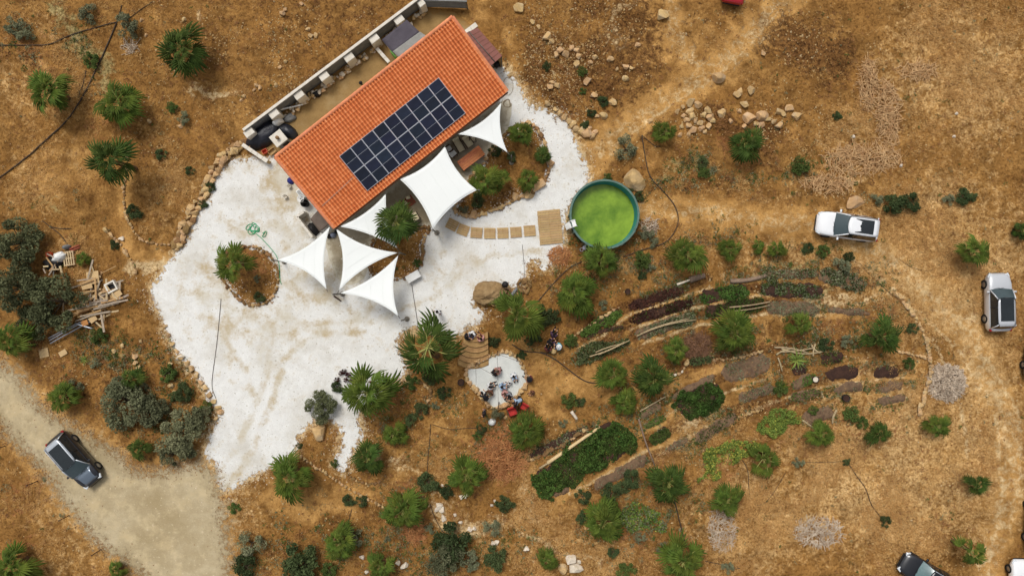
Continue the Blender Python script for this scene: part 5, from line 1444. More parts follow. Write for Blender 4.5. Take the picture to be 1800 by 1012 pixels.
SHR = [
 (150, 22, 20, 'grey green shrub on the pale strip near the top hose', 'grey'), (218, 45, 26, 'loose shrub where the black pipes meet', 'grey'), (155, 105, 16, 'bright round shrub beside the black pipe', 'shrub'), (303, 188, 11, 'upright little shrub with stones at its foot', 'shrub'), (320, 207, 14, 'grey weedy shrub below the upright one', 'grey'),
 (235, 372, 15, 'dark shrub beside the stone lined footpath', 'dark'), (281, 270, 11, 'small dark shrub above the boulder wall', 'dark'), (332, 299, 9, 'small round shrub above the boulder wall', 'dark'), (356, 358, 9, 'small shrub growing on the boulder wall', 'dark'), (198, 430, 10, 'small dark weed next to a white stone', 'dark'),
 (290, 655, 17, 'bright weedy shrub among stones below the yard rim', 'shrub'), (320, 690, 18, 'dark shrub near the yard rim', 'dark'), (305, 695, 12, 'dark little shrub between yard and olive', 'dark'), (362, 715, 12, 'small shrub against the rim of the yard', 'shrub'), (250, 680, 10, 'weed above the silvery olive', 'grey'), (170, 590, 16, 'bright weeds under the metal ladder', 'shrub'), (128, 680, 16, 'grey dead weeds behind the roadside palm', 'grey'), (165, 640, 11, 'grey weed beside the yellow tuft', 'grey'),
 (563, 717, 30, 'round grey green bush on the white yard above a boulder', 'olived'), (526, 783, 6, 'tiny weed at the edge of the white yard', 'dark'), (588, 815, 8, 'tiny shrub by the white spit', 'shrub'), (410, 893, 11, 'small round green shrub on bare ground by the road', 'shrub'), (437, 960, 27, 'tall blue grey shrub by the road bend', 'grey'), (430, 998, 24, 'lower blue grey shrub by the road bend', 'dark'), (530, 995, 40, 'broad dark bush at the bottom of the slope', 'dark'), (580, 1005, 16, 'low bright shrub beside the broad dark bush', 'shrub'),
 (612, 880, 12, 'left dark twin shrub on the slope', 'dark'), (634, 882, 12, 'right dark twin shrub on the slope', 'dark'), (752, 848, 20, 'dark ragged shrub under the thin pipe', 'dark'), (782, 866, 14, 'dark shrub trailing towards the round palm', 'dark'), (795, 960, 38, 'broad dark tree crown on the lower slope', 'dark'), (780, 985, 36, 'olive toned bush below the dark crown', 'olive'), (824, 988, 22, 'grey bush right of the dark crown', 'grey'), (873, 985, 24, 'square dark shrub on the lower slope', 'dark'), (888, 886, 18, 'dark upright shrub on the pale strip', 'dark'), (866, 928, 18, 'silvery round shrub on the pale strip', 'grey'), (755, 930, 11, 'thin green grey shrub in rusty weeds', 'grey'), (625, 945, 18, 'grey bush attached to a palm', 'grey'), (680, 948, 7, 'tiny silver weed in rusty litter below a palm', 'grey'),
 (780, 690, 13, 'round shrub below the leaning palm', 'dark'), (740, 722, 15, 'lavender like shrub under the leaning palm', 'dark'), (722, 738, 12, 'second lavender like shrub below the first', 'dark'), (758, 660, 18, 'dark shrub in the shade of the leaning palm', 'dark'), (722, 672, 14, 'low dark shrub between yard edge and leaning palm', 'shrub'), (766, 712, 9, 'small grey shrub on the lavender row', 'grey'),
 (845, 755, 10, 'small dark shrub on the path below the terrace', 'dark'), (838, 768, 9, 'lower small shrub below the terrace', 'shrub'), (1002, 705, 15, 'bright shrub beside the loose brick on bare soil', 'shrub'), (1020, 706, 10, 'dark half of the shrub beside the loose brick', 'dark'), (990, 745, 9, 'grey green weed near the timber beam', 'grey'), (1002, 599, 13, 'bright round shrub beside the cyan shirted person', 'shrub'), (956, 555, 20, 'dark blue shrub right of the large palm', 'dark'), (942, 590, 14, 'dark shrub under the large palm', 'dark'), (972, 560, 16, 'dark shrub left of the garden palm', 'dark'), (930, 600, 9, 'dark weed at the steps', 'dark'), (868, 600, 12, 'dark weed at the side of the steps', 'dark'), (917, 625, 9, 'thin weed beside the terrace', 'dark'),
 (1102, 260, 24, 'grey blue shrub above the pool', 'grey'), (1110, 329, 8, 'dark weeds between pool and boulder', 'dark'), (1125, 345, 10, 'dark weeds along the right pool wall', 'dark'), (1068, 312, 9, 'small weed on the pool edge', 'shrub'), (1137, 408, 16, 'sparse grey weeds right of the pool', 'grey'), (1150, 425, 12, 'dark weed on the hose loop', 'grey'), (1128, 455, 18, 'dark low shrub right of the palm below the pool', 'shrub'), (1145, 470, 10, 'brown weed beside the low shrub', 'grey'), (1130, 485, 9, 'dark round shrub with a white spot', 'dark'), (1060, 535, 10, 'grey weed above the green bed', 'grey'), (1025, 125, 10, 'weed on the rubble slope', 'shrub'), (962, 116, 9, 'dark weed on the rubble slope', 'dark'), (1060, 178, 11, 'dark weed below the rubble slope', 'dark'), (1028, 220, 10, 'weed among the yard edge stones', 'dark'), (1025, 160, 7, 'bright weed on the rubble slope', 'shrub'), (1040, 198, 9, 'dark weed by the yard edge stones', 'dark'),
 (1235, 285, 12, 'dark weed below the left palm by the track', 'dark'), (1236, 305, 12, 'green weed with a stone below the track palms', 'shrub'), (1410, 292, 18, 'dull green shrub right of the dark palm', 'shrub'), (1473, 203, 9, 'small round shrub in dry reeds', 'dark'), (1575, 355, 22, 'dark hedge shrub above the white car', 'dark'), (1605, 355, 18, 'dark hedge shrub, second above the white car', 'dark'), (1695, 345, 16, 'dark hedge shrub on the dry bank', 'dark'), (1670, 352, 13, 'grey hedge weed on the dry bank', 'grey'), (1712, 345, 10, 'small hedge shrub on the dry bank', 'dark'), (1545, 350, 13, 'grey shrub beside the flat rock', 'grey'), (1795, 405, 14, 'dark shrub beneath the half hidden palm', 'dark'),
 (1421, 436, 11, 'round shrub below the white car', 'dark'), (1449, 443, 13, 'second round shrub below the white car', 'shrub'), (1494, 453, 11, 'third round shrub below the white car', 'dark'), (1606, 577, 11, 'small shrub beside the stone curve', 'dark'), (1560, 918, 11, 'small dark shrub at the end of the hose', 'dark'), (1490, 812, 8, 'small shrub where two hoses meet', 'dark'), (1405, 812, 12, 'grey weed beside the vines', 'grey'), (1480, 470, 20, 'grey weeds at the top of the garden', 'grey'), (1490, 600, 14, 'grey blue shrub above the raised bed', 'grey'), (1455, 605, 14, 'dark shrub above the raised bed', 'dark'), (1500, 730, 16, 'leafy shrub below the dark tub', 'shrub'), (1516, 745, 13, 'leafy shrub right of the tub plant', 'shrub'), (1432, 720, 10, 'bright lettuce like shrub inside the branch fence', 'shrub'), (1598, 640, 12, 'bright weed inside the stone curve', 'shrub'), (1373, 685, 14, 'dark green weed beside the strap leaves', 'shrub'),
 (1078, 970, 11, 'dark upright shrub below the wide palm', 'dark'), (1022, 910, 12, 'dark shrub left of the wide palm', 'dark'), (1025, 874, 15, 'dark shrub at the end of the mulch row', 'dark'), (1112, 842, 18, 'round dark shrub below the mulch row', 'dark'), (1075, 868, 20, 'dark leafy shrub left of the squash', 'dark'), (1095, 855, 16, 'dark leafy shrub above the squash', 'dark'), (1125, 945, 11, 'blue green weed under the squash', 'grey'), (1100, 1005, 18, 'low green shrub at the bottom of the slope', 'shrub'), (1165, 965, 12, 'dead grey weed left of the bright palm', 'grey'), (1280, 1000, 14, 'dark dead bush at the pipe joint', 'grey'), (1345, 790, 10, 'yellow weed beside the broad leaved palm', 'shrub'),
 (838, 352, 14, 'dark herb in the lower bed by the boardwalk', 'dark'), (815, 368, 10, 'small herb at the bed corner', 'grey'), (870, 265, 12, 'dark herb below the triangular sail', 'dark'), (900, 275, 10, 'dark herb beside the sail post', 'dark'), (455, 522, 11, 'dark weed in the ringed palm bed', 'dark'), (452, 490, 8, 'grey weed in the ringed palm bed', 'grey'), (733, 462, 8, 'weed at the edge of the sail bed', 'shrub'), (690, 470, 9, 'dark weed in the sail bed', 'dark'), (368, 328, 10, 'dark weed at the foot of the boulder wall', 'dark'), (20, 40, 22, 'brown bush uphill of the black pipe', 'grey'), (40, 58, 18, 'rusty bush just downhill of the brown one', 'grey'),
]
for u, v, r, lb, kd in SHR:
    bush(u, v, r * 1.05, lb, kd, None, 'shrub', 'shrub')
# purple rosettes on the white yard
M_aeon = leaf_mat('purple_leaf', lin(92, 48, 44), lin(58, 30, 32))
KINDS['purple'] = [(lambda c: (c[0], limb_mesh(c[1], M_bark)))(crown_mesh(640, 7, 60, 0.09, M_aeon, 0.8, .5))]
for u, v, r in ((598, 655, 7), (605, 652, 8), (612, 660, 8), (593, 666, 8), (606, 667, 7), (615, 668, 6)):
    bush(u, v, r, 'dark purple rosette plant in the cluster by the largest palm', 'purple', 0.45, 'rosette_plant', 'plant', 'purple rosette plants')
bush(592, 680, 12, 'dark green bush below the purple rosettes', 'dark')
bush(873, 728, 13, 'thin blue green sapling at the lower end of the terrace', 'grey', 1.8, 'sapling', 'sapling')
# ------------------------------------------------------------------ vegetable beds and crops
M_bed = pmat('dark_bed_soil', lin(74, 50, 38), lin(48, 32, 26), 3, 0.95, 0.04)
M_mulch = pmat('grey_mulch', lin(132, 106, 80), lin(84, 64, 50), 4, 0.95, 0.04)
M_crop = leaf_mat('crop_leaf', lin(104, 126, 58), lin(62, 88, 36))
M_cropd = leaf_mat('dark_crop_leaf', lin(94, 108, 52), lin(54, 70, 30))
M_lett = leaf_mat('red_lettuce_leaf', lin(92, 52, 46), lin(54, 30, 30))
M_vine = leaf_mat('vine_leaf', lin(124, 142, 66), lin(80, 104, 46))
M_vineY = leaf_mat('yellow_vine_leaf', lin(196, 186, 84), lin(150, 150, 64))
M_stick = pmat('dry_stick', lin(190, 170, 134), lin(146, 124, 90), 6, 0.9, rand=0.12)
def bed_mound(t, poly, cx, cy, mat, h=0.12, name='soil'):
    def f(A, B): return sdf(A + cx, B + cy, poly) + 0.45 * (fbm(A + cx, B + cy, .5, 2, 4) - .5)
    x0, x1, y0, y1 = poly[:, 0].min() - cx - .3, poly[:, 0].max() - cx + .3, poly[:, 1].min() - cy - .3, poly[:, 1].max() - cy + .3
    st = 0.12
    xs = np.arange(x0, x1 + st, st); ys = np.arange(y0, y1 + st, st); A, B = np.meshgrid(xs, ys); F = f(A, B)
    z = gzv(A + cx, B + cy) - 0.05 + (h + 0.05) * sstep(F, -0.06, 0.22) + 0.05 * (fbm(A + cx, B + cy, .25, 3, 2) - .5) * (F > 0)
    ids = np.arange(A.size).reshape(A.shape); m_ = (F[:-1, :-1] > -.1) | (F[1:, 1:] > -.1)
    q = np.stack([ids[:-1, :-1], ids[:-1, 1:], ids[1:, 1:], ids[1:, :-1]], -1)[m_]
    if len(q) == 0: return
    used, inv = np.unique(q, return_inverse=True)
    v = np.stack([A, B, z], -1).reshape(-1, 3)[used]
    me = fast_mesh(name, v, inv.reshape(q.shape)); me.materials.append(mat)
    return obj(name, me, t)
def crop(t, poly, cx, cy, mat, dens, h, size, name='foliage', cover=0.0, seed=1):
    rng = np.random.default_rng(seed)
    area = abs(np.sum(poly[:, 0] * np.roll(poly[:, 1], -1) - np.roll(poly[:, 0], -1) * poly[:, 1])) / 2
    n = int(area * dens * 1.5)
    x = rng.uniform(poly[:, 0].min() - .2, poly[:, 0].max() + .2, n * 4); y = rng.uniform(poly[:, 1].min() - .2, poly[:, 1].max() + .2, n * 4)
    d0 = sdf(x, y, poly); d = d0 + min(1.9, 1.0 * float(d0.max())) * (fbm(x, y, .9, 1, 4) - .5)
    hill = np.clip(.5 + 1.5 * (fbm(x, y, 0.75, 5, 4) - .5), 0, 1)
    ok = (d > 0) & (rng.random(n * 4) < np.clip((hill - 0.35 + cover) * 5, 0.04, 1))
    x, y, hill, d = x[ok][:n], y[ok][:n], hill[ok][:n], d[ok][:n]
    z = gzv(x, y) + 0.1 + h * np.clip(hill * 1.6 - .4, .05, 1.2) * rng.random(len(x)) ** 0.4 * np.clip(.5 + d, .3, 1)
    q, f = leaf_cloud(rng, np.stack([x - cx, y - cy, z], -1), size, 0.7)
    me = fast_mesh(name, q, f, False); me.materials.append(mat)
    o = obj(name, me, t); o['kind'] = 'stuff'
    return o
def patch(pts, label, name, cat, soil=None, crops=(), h=0.10, group=None, smooth=1):
    poly = smooth_poly(poly_px(pts), smooth); cx, cy = poly.mean(0)
    t = thing(name, label, cat, (cx, cy, 0), 0, group)
    if soil: bed_mound(t, poly, cx, cy, soil, h)
    for i, (m_, dens, hh, sz, cov) in enumerate(crops):
        crop(t, poly, cx, cy, m_, dens, hh, sz, 'foliage', cov, int(abs(cx * 100)) + i)
    return t, cx, cy
def strip(u0, v0, u1, v1, w):
    w = w * 1.15 + 1.5
    a = math.atan2(v1 - v0, u1 - u0); s, c = math.sin(a) * w / 2, math.cos(a) * w / 2
    e = w * .25
    return [(u0 - s, v0 + c), (u0 + s, v0 - c), ((u0 + u1) / 2 + s, (v0 + v1) / 2 - c - 1), (u1 + s, v1 - c), (u1 - s, v1 + c), ((u0 + u1) / 2 - s, (v0 + v1) / 2 + c - 1)]
patch([(1015, 780), (1063, 739), (1090, 741), (1109, 760), (1120, 774), (1111, 788), (1085, 807), (1054, 822), (1018, 838), (1000, 857), (957, 880), (941, 857), (937, 828), (976, 810)], 'large dense green creeper patch beside the long timber beam', 'crop_patch', 'vegetable patch', M_bed, ((M_cropd, 300, .55, .075, .28), (M_crop, 150, .6, .07, .0), (M_vineY, 12, .5, .05, .3)))
patch([(1180, 708), (1216, 677), (1261, 670), (1271, 689), (1268, 710), (1239, 727), (1206, 739), (1194, 724)], 'square dense green patch in the middle of the garden', 'crop_patch', 'vegetable patch', M_bed, ((M_cropd, 320, .5, .07, .28), (M_crop, 130, .6, .07, .0)))
patch([(1322, 753), (1346, 724), (1377, 715), (1405, 724), (1408, 741), (1381, 750), (1370, 762), (1341, 769)], 'bright squash vines near the branch fence', 'squash_vines', 'vines', None, ((M_vine, 230, .4, .08, .15), (M_vineY, 14, .45, .05, .2)))
patch([(1270, 772), (1313, 768), (1345, 783), (1319, 797), (1300, 808), (1272, 824), (1258, 841), (1218, 847), (1242, 817), (1234, 795)], 'squash vines speckled with yellow flowers', 'squash_vines', 'vines', None, ((M_vine, 170, .4, .08, .1), (M_vineY, 70, .45, .06, .2)))
patch([(1099, 883), (1129, 880), (1159, 901), (1175, 932), (1141, 928), (1095, 932), (1088, 905)], 'pale creeping squash around the leaning pole', 'squash_vines', 'vines', None, ((M_vine, 130, .3, .08, .1), (M_greysh, 60, .3, .08, .1), (M_vineY, 25, .35, .05, .2)))
patch([(1019, 585), (1043, 561), (1088, 542), (1096, 551), (1074, 570), (1043, 584), (1024, 592)], 'bright green row crop left of the lettuce beds', 'crop_patch', 'vegetable patch', M_bed, ((M_crop, 300, .3, .07, .3),))
patch([(1003, 643), (1026, 604), (1050, 600), (1070, 606), (1100, 593), (1106, 604), (1055, 628), (1019, 646)], 'dark hedge like row along the bare path', 'crop_patch', 'vegetable patch', None, ((M_bluesh, 240, .6, .07, .25), (M_greysh, 60, .5, .06, .1)))
BEDS = [
 (strip(1105, 541, 1200, 509, 15), 'upper bed of dark red lettuce', M_bed, ((M_lett, 170, .16, .06, .1),)),
 (strip(1108, 564, 1217, 531, 16), 'lower bed of dark red lettuce', M_bed, ((M_lett, 150, .16, .06, .1), (M_cropd, 30, .16, .06, 0))),
 (strip(1118, 590, 1221, 557, 20), 'grey green bed covered by bleached stakes', M_mulch, ((M_greysh, 130, .3, .06, .1), (M_cropd, 70, .3, .06, .1))),
 (strip(1230, 525, 1314, 510, 20), 'bed of green leaves at the top of the middle column', M_bed, ((M_crop, 210, .22, .06, .15),)),
 (strip(1240, 549, 1345, 533, 20), 'dark bed with a long bleached stake on it', M_bed, ((M_cropd, 170, .3, .06, .1),)),
 (strip(1338, 508, 1445, 513, 22), 'long mixed bed ending under small shrubs', M_bed, ((M_cropd, 90, .22, .06, .05), (M_greysh, 80, .22, .06, .05))),
 (strip(1440, 482, 1520, 503, 26), 'weedy bed nearest the white car', M_mulch, ((M_greysh, 90, .3, .06, .05), (M_cropd, 90, .3, .06, .05))),
 (strip(1345, 540, 1440, 545, 20), 'flat green carpet bed under the mixed bed', M_mulch, ((M_greysh, 160, .08, .05, .2),)),
 (strip(1453, 660, 1508, 651, 19), 'freshly dug dark raised bed, wider of the pair', M_bed, ()),
 (strip(1535, 658, 1581, 652, 17), 'freshly dug dark raised bed, narrower of the pair', M_bed, ()),
 (strip(1463, 686, 1517, 679, 15), 'grey mulched raised bed beside the tub', M_mulch, ()),
 (strip(1542, 685, 1588, 676, 15), 'grey raised bed between the dark and the pale one', M_mulch, ()),
 (strip(1546, 706, 1592, 699, 13), 'grey raised bed nearest the leafy shrub', M_mulch, ()),
 (strip(1440, 634, 1482, 625, 18), 'dark raised bed shaded by a shrub', M_bed, ((M_cropd, 60, .3, .06, 0),)),
 (strip(1392, 652, 1417, 644, 16), 'short dark bed under the strap leaves', M_bed, ()),
 (strip(1393, 680, 1432, 662, 14), 'leafy bed ending at the upper tub', M_mulch, ((M_crop, 140, .22, .06, .05),)),
 (strip(1388, 702, 1442, 688, 14), 'thin leafy bed under the tub bed', M_mulch, ((M_cropd, 90, .2, .06, .05),)),
 (strip(1125, 733, 1163, 712, 14), 'grey bed framed by thin boards', M_mulch, ()),
 (strip(1132, 750, 1168, 732, 9), 'narrow bright green seedling row', M_mulch, ((M_crop, 380, .10, .05, .4),)),
 (strip(1142, 776, 1178, 757, 17), 'short dark green row below the seedlings', M_bed, ((M_cropd, 340, .25, .06, .3),)),
 (strip(1218, 776, 1296, 730, 18), 'grey bed with a dark weedy stripe', M_mulch, ((M_cropd, 60, .15, .06, 0),)),
 (strip(1170, 792, 1210, 770, 12), 'pale weedy bed beside the garden hose', M_mulch, ((M_greysh, 70, .12, .05, 0),)),
 (strip(1042, 857, 1137, 803, 18), 'long mulch row between the creeper and the round shrub', M_mulch, ((M_greysh, 30, .12, .05, 0),)),
 (strip(1012, 830, 1050, 812, 14), 'bare grey strip inside the creeper patch', M_mulch, ()),
 (strip(972, 872, 1000, 856, 12), 'bare grey strip at the tail of the creeper patch', M_mulch, ()),
 (strip(1180, 700, 1256, 662, 12), 'grey mulch strip on the upper side of the square patch', M_mulch, ()),
 (strip(1270, 660, 1355, 636, 30), 'pale weedy plot beside the smooth path', M_mulch, ((M_greysh, 35, .15, .05, 0),)),
 (strip(1300, 700, 1366, 680, 16), 'weedy strip under the pale plot', M_mulch, ((M_greysh, 60, .15, .05, 0), (M_cropd, 25, .2, .05, 0))),
 (strip(930, 803, 1033, 752, 14), 'dark bed strip above the timber beam', M_bed, ((M_greysh, 60, .25, .05, 0),)),
 (strip(1412, 738, 1465, 724, 22), 'pale plot inside the curved branch fence', M_mulch, ()),
 (strip(1025, 590, 1094, 574, 9), 'brown mulch row below the bright green crop', M_bed, ((M_cropd, 60, .2, .05, 0),)),
 (strip(1212, 636, 1252, 631, 12), 'short dark leafy row beside the thin stone line', M_bed, ((M_bluesh, 200, .4, .06, .2),)),
 (strip(1335, 485, 1440, 480, 14), 'thin weedy row beside the fallen grey log', M_mulch, ((M_greysh, 80, .3, .06, .05), (M_cropd, 60, .3, .06, 0))),
 (strip(1455, 545, 1530, 552, 10), 'faint grassy row at the end of the carpet bed', M_mulch, ((M_greysh, 40, .1, .05, 0),)),
 (strip(1330, 640, 1345, 637, 9), 'small dark hole of fresh soil beside the path', M_bed, ()),
]
for pts, lb, so, cr in BEDS:
    patch(pts, lb, 'garden_bed', 'garden bed', so, cr)
# stakes, beams, branches
def stick(u0, v0, u1, v1, w, label, name='stake', cat='stake', mat=None, z=0.2, bend=0.05, group=None, seg=6, z1=None):
    x0, y0 = P(u0, v0); x1, y1 = P(u1, v1); g = min(gz(x0, y0), gz(x1, y1))
    base = Vector(((x0 + x1) / 2, (y0 + y1) / 2, g))
    L_ = math.hypot(x1 - x0, y1 - y0); nx, ny = -(y1 - y0) / L_, (x1 - x0) / L_
    pts = []; rd = []
    b = random.uniform(-bend, bend) * L_
    for k in range(seg + 1):
        t = k / seg; q = math.sin(math.pi * t) * b
        x = x0 + (x1 - x0) * t + nx * q; y = y0 + (y1 - y0) * t + ny * q
        pts.append((x - base.x, y - base.y, gz(x, y) - g + z + ((z1 - z) * t if z1 is not None else 0))); rd.append(w / S / 2 * (1.1 - .3 * t))
    return tag(MB().tube(pts, rd, 6).build(name, mat or M_stick, None, base), label, cat, group)
for k, (a, b, c, d) in enumerate(((1125, 586, 1210, 560), (1118, 590, 1190, 566), (1135, 582, 1222, 562))):
    stick(a, b, c, d, 2.2, 'bleached stake lying over the grey green bed', group='stakes on the grey green bed', z=.35)
for a in ((1035, 625, 1095, 600), (1050, 622, 1105, 597), (1045, 618, 1090, 603)):
    stick(*a, 2.0, 'pale stake lying in the dark hedge like row', group='stakes in the hedge row', z=.55)
stick(1280, 540, 1350, 530, 2.6, 'long bleached stake on the dark bed', z=.35)
stick(1290, 546, 1350, 536, 2.0, 'thin bleached stake beside the long one', z=.3)
M_log = pmat('grey_log', lin(150, 128, 108), lin(112, 92, 76), 5, 0.9, 0.02)
stick(1283, 494, 1345, 484, 8, 'grey fallen log at the head of the green bed', 'log', 'log', M_log, z=.12)
stick(1190, 500, 1218, 490, 4, 'short whitish log end above the lettuce beds', 'log', 'log', M_rockw, z=.12)
stick(1212, 492, 1238, 484, 11, 'dark grey log stub beside the whitish log', 'log', 'log', M_log, z=.15)
stick(962, 812, 1054, 749, 6.5, 'long pale timber beam along the creeper patch', 'timber_beam', 'beam', pmat('pale_timber', lin(222, 196, 150), lin(196, 166, 116), 4, 0.85), z=.16, bend=0.01)
stick(948, 822, 985, 797, 4, 'weathered beam end continuing the long beam', 'timber_beam', 'beam', M_stick, z=.12, bend=0.02)
stick(1124, 722, 1170, 696, 2.5, 'thin edging board over the framed bed', 'edging_board', 'board', M_stick, z=.1, bend=0.01)
stick(1122, 735, 1150, 816, 3, 'grey pipe dividing the bed rows', 'pipe', 'pipe', M_log, z=.1, bend=0.03)
stick(1004, 722, 1014, 736, 6, 'pale brick shaped block on bare soil', 'block', 'block', M_rockw, z=.08, bend=0)
for a in ((1363, 623, 1395, 612), (1370, 618, 1430, 611), (1425, 606, 1440, 620), (1366, 628, 1374, 652), (1432, 604, 1428, 626), (1372, 612, 1450, 616), (1360, 610, 1420, 620)):
    stick(*a, 3.0, 'bleached branch in the pile above the strap leaved clump', 'branch', 'branch', M_stick, z=.15, bend=.12, group='branches above the strap leaves')
stick(1410, 738, 1428, 751, 3.5, 'curved branch at the left end of the pale plot', 'branch', 'branch', M_stick, z=.1, bend=.15)
stick(1470, 720, 1463, 744, 4, 'curved branch at the right end of the pale plot', 'branch', 'branch', M_stick, z=.1, bend=.2)
M_blackp = pmat('black_pipe', lin(78, 64, 50), lin(54, 44, 36), 5, 0.7)
def hose(pts, w, label, mat=None, name='hose', cat='hose', z=0.02, sm=2, closed=False):
    p = smooth_poly(np.array(pts, float), sm, closed)
    # resample so the tube follows the ground
    q = [p[0]]
    for a, b in zip(p[:-1], p[1:]):
        n_ = max(1, int(np.hypot(*(b - a)) / 6)); q += [a + (b - a) * (k + 1) / n_ for k in range(n_)]
    w = w * .68
    w3 = [G(u, v, z + w / S / 2) for u, v in q]
    b = Vector(w3[len(w3) // 2])
    return tag(MB().tube([Vector(k) - b for k in w3], w / S / 2, 6).build(name, mat or M_blackp, None, b), label, cat)
hose([(-30, 82), (0, 80), (60, 80), (90, 80), (130, 60), (170, 48), (205, 40)], 2.6, 'black pipe running in from the slope edge to the loose shrub')
hose([(205, 42), (195, 65), (182, 95), (166, 130), (150, 165), (120, 210), (80, 250), (30, 290), (-20, 330)], 3.4, 'thick black pipe running downhill past the bushy palm')
hose([(152, 125), (146, 150), (138, 170)], 2.0, 'thin pipe offcut beside the thick black pipe')
hose([(215, 10), (208, 30), (205, 42)], 2.0, 'short pipe joining the shrub from the top of the slope')
hose([(270, 2), (245, 20), (225, 35)], 1.6, 'thin brown pipe entering the loose shrub')
hose([(75, 388), (88, 398), (105, 410), (118, 428), (122, 434)], 2.0, 'black hose ending at the scrap heap')
hose([(88, 398), (104, 402), (125, 402)], 2.0, 'short black hose branch near the scrap heap')
hose([(1128, 238), (1134, 280), (1141, 312), (1165, 335), (1188, 362), (1194, 390), (1182, 415), (1165, 430), (1125, 440), (1095, 452)], 2.6, 'black hose looping around the right of the pool')
hose([(1128, 238), (1150, 258), (1160, 258)], 1.8, 'black hose stub above the grey blue shrub')
hose([(1165, 430), (1178, 442)], 2.2, 'short hose tail at the palm in the loop')
hose([(1022, 460), (1000, 470), (980, 490), (960, 512), (945, 530)], 2.4, 'black hose between the pool and the large palm')
hose([(1080, 462), (1110, 452), (1150, 450)], 1.4, 'thin hose beside the low shrub')
hose([(1183, 870), (1190, 900), (1198, 930), (1206, 960)], 3.0, 'dark leaning pole between dark palm and bright palm', name='pole', cat='pole', z=.1)
hose([(1240, 985), (1270, 992), (1300, 998)], 2.0, 'black pipe at the dead bush')
hose([(757, 745), (756, 770), (753, 800), (750, 835)], 1.8, 'thin black pipe leading down to the ragged shrub')
hose([(760, 745), (790, 755), (815, 752), (840, 752)], 1.4, 'thin black pipe running to the shrub below the terrace')
hose([(756, 885), (762, 905), (775, 930), (790, 945)], 1.6, 'black hose curving past the chalky patch')
hose([(610, 925), (618, 895)], 1.6, 'short black pipe between palm and twin shrubs')
hose([(900, 605), (920, 618), (950, 618), (975, 630), (1000, 650), (1030, 672), (1055, 672)], 2.8, 'dark branching pipe across the bare soil by the terrace')
hose([(950, 618), (965, 622), (975, 610)], 2.2, 'short pipe fork by the seated group')
hose([(1490, 812), (1505, 835), (1522, 858), (1530, 885), (1548, 908)], 1.8, 'thin hose curving down to the small dark shrub')
hose([(1410, 812), (1450, 812), (1486, 810)], 1.4, 'straight thin hose between two small shrubs')
hose([(1305, 808), (1315, 825), (1316, 850), (1318, 870)], 1.6, 'thin hose below the squash vines')
hose([(1380, 830), (1365, 860), (1345, 885), (1330, 888)], 1.2, 'brown thin hose on dry grass below the vines')
hose([(1580, 455), (1600, 470), (1640, 480), (1680, 430)], 0.9, 'very thin hose to the lone palm', z=.01)
hose([(1510, 462), (1530, 485), (1560, 512), (1600, 545)], 1.2, 'thin hose leading to the stone curve')
hose([(389, 525), (386, 560), (381, 610), (375, 650), (372, 680), (380, 700)], 1.3, 'thin dark cable lying on the white yard', z=.03)
hose([(724, 500), (727, 520), (731, 545), (735, 572)], 1.4, 'thin dark cable from the white chest to the leaning palm', z=.03)
hose([(922, 488), (921, 460), (918, 430)], 1.0, 'thin cable near the fire ring', z=.03)
M_green_h = pmat('green_hose', lin(62, 168, 116), lin(48, 146, 98), 5, 0.5)
coil = [(445 + (8 + 5 * math.sin(t * 1.7)) * math.cos(t), 402 + (7 + 4 * math.cos(t * 2.3)) * math.sin(t)) for t in np.linspace(0, 22, 60)]
hose(coil + [(456, 415), (466, 425), (478, 438), (488, 452), (492, 470), (492, 490), (495, 500)], 1.7, 'green garden hose lying in a tangle on the white yard', M_green_h, z=.03, sm=1)
hose([(462, 410), (470, 405), (468, 415), (460, 418), (466, 408)], 1.5, 'green hose loop beside the tangle', M_green_h, z=.05)
M_tanh = pmat('tan_cable', lin(150, 132, 104), None, 5, 0.7)
hose([(893 + (6 + 3 * math.sin(t * .9)) * math.cos(t), 182 + 7 * math.sin(t)) for t in np.linspace(0, 19, 46)], 1.2, 'coil of tan cable at the right end of the roof', M_tanh, z=.04, sm=1)
hose([(893 + 9 * math.cos(t), 152 + 16 * math.sin(t)) for t in np.linspace(0, 6.4, 20)], 1.0, 'loose loop of cable beside the coil', M_tanh, z=.03)

# tubs
def tub(u, v, r, h, label, mat, inner, name='tub', cat='tub'):
    x, y = P(u, v, h); t = thing(name, label, cat, (x, y, gz(x, y) - .01)); q = r / S
    MB().lathe([(q * .8, 0), (q, h), (q * .97, h), (q * .84, h - .05)], n=18, cap=False).build('shell', mat, t)
    MB().lathe([(0.001, h - .06), (q * .85, h - .06)], n=18, cap=False).build('filling', inner, t)
    return t
M_black = pmat('black_rubber', lin(34, 32, 32), lin(24, 23, 24), 5, 0.6)
tub(1435, 667, 5.5, .35, 'black tub holding something white beside a leafy bed', M_black, M_rockw)
tub(1489, 700, 6.5, .4, 'black tub among the grey raised beds', M_black, M_bed)
tub(810, 672, 6, .5, 'black plant pot left of the terrace', M_black, M_bed, 'plant_pot', 'pot')
tub(1104, 512, 5, .4, 'black pot at the left end of the lettuce bed', M_black, M_bed, 'plant_pot', 'pot')
tub(869, 531, 7, .45, 'stone coloured pot at the foot of the oval boulder', M_rock, M_bed, 'plant_pot', 'pot')
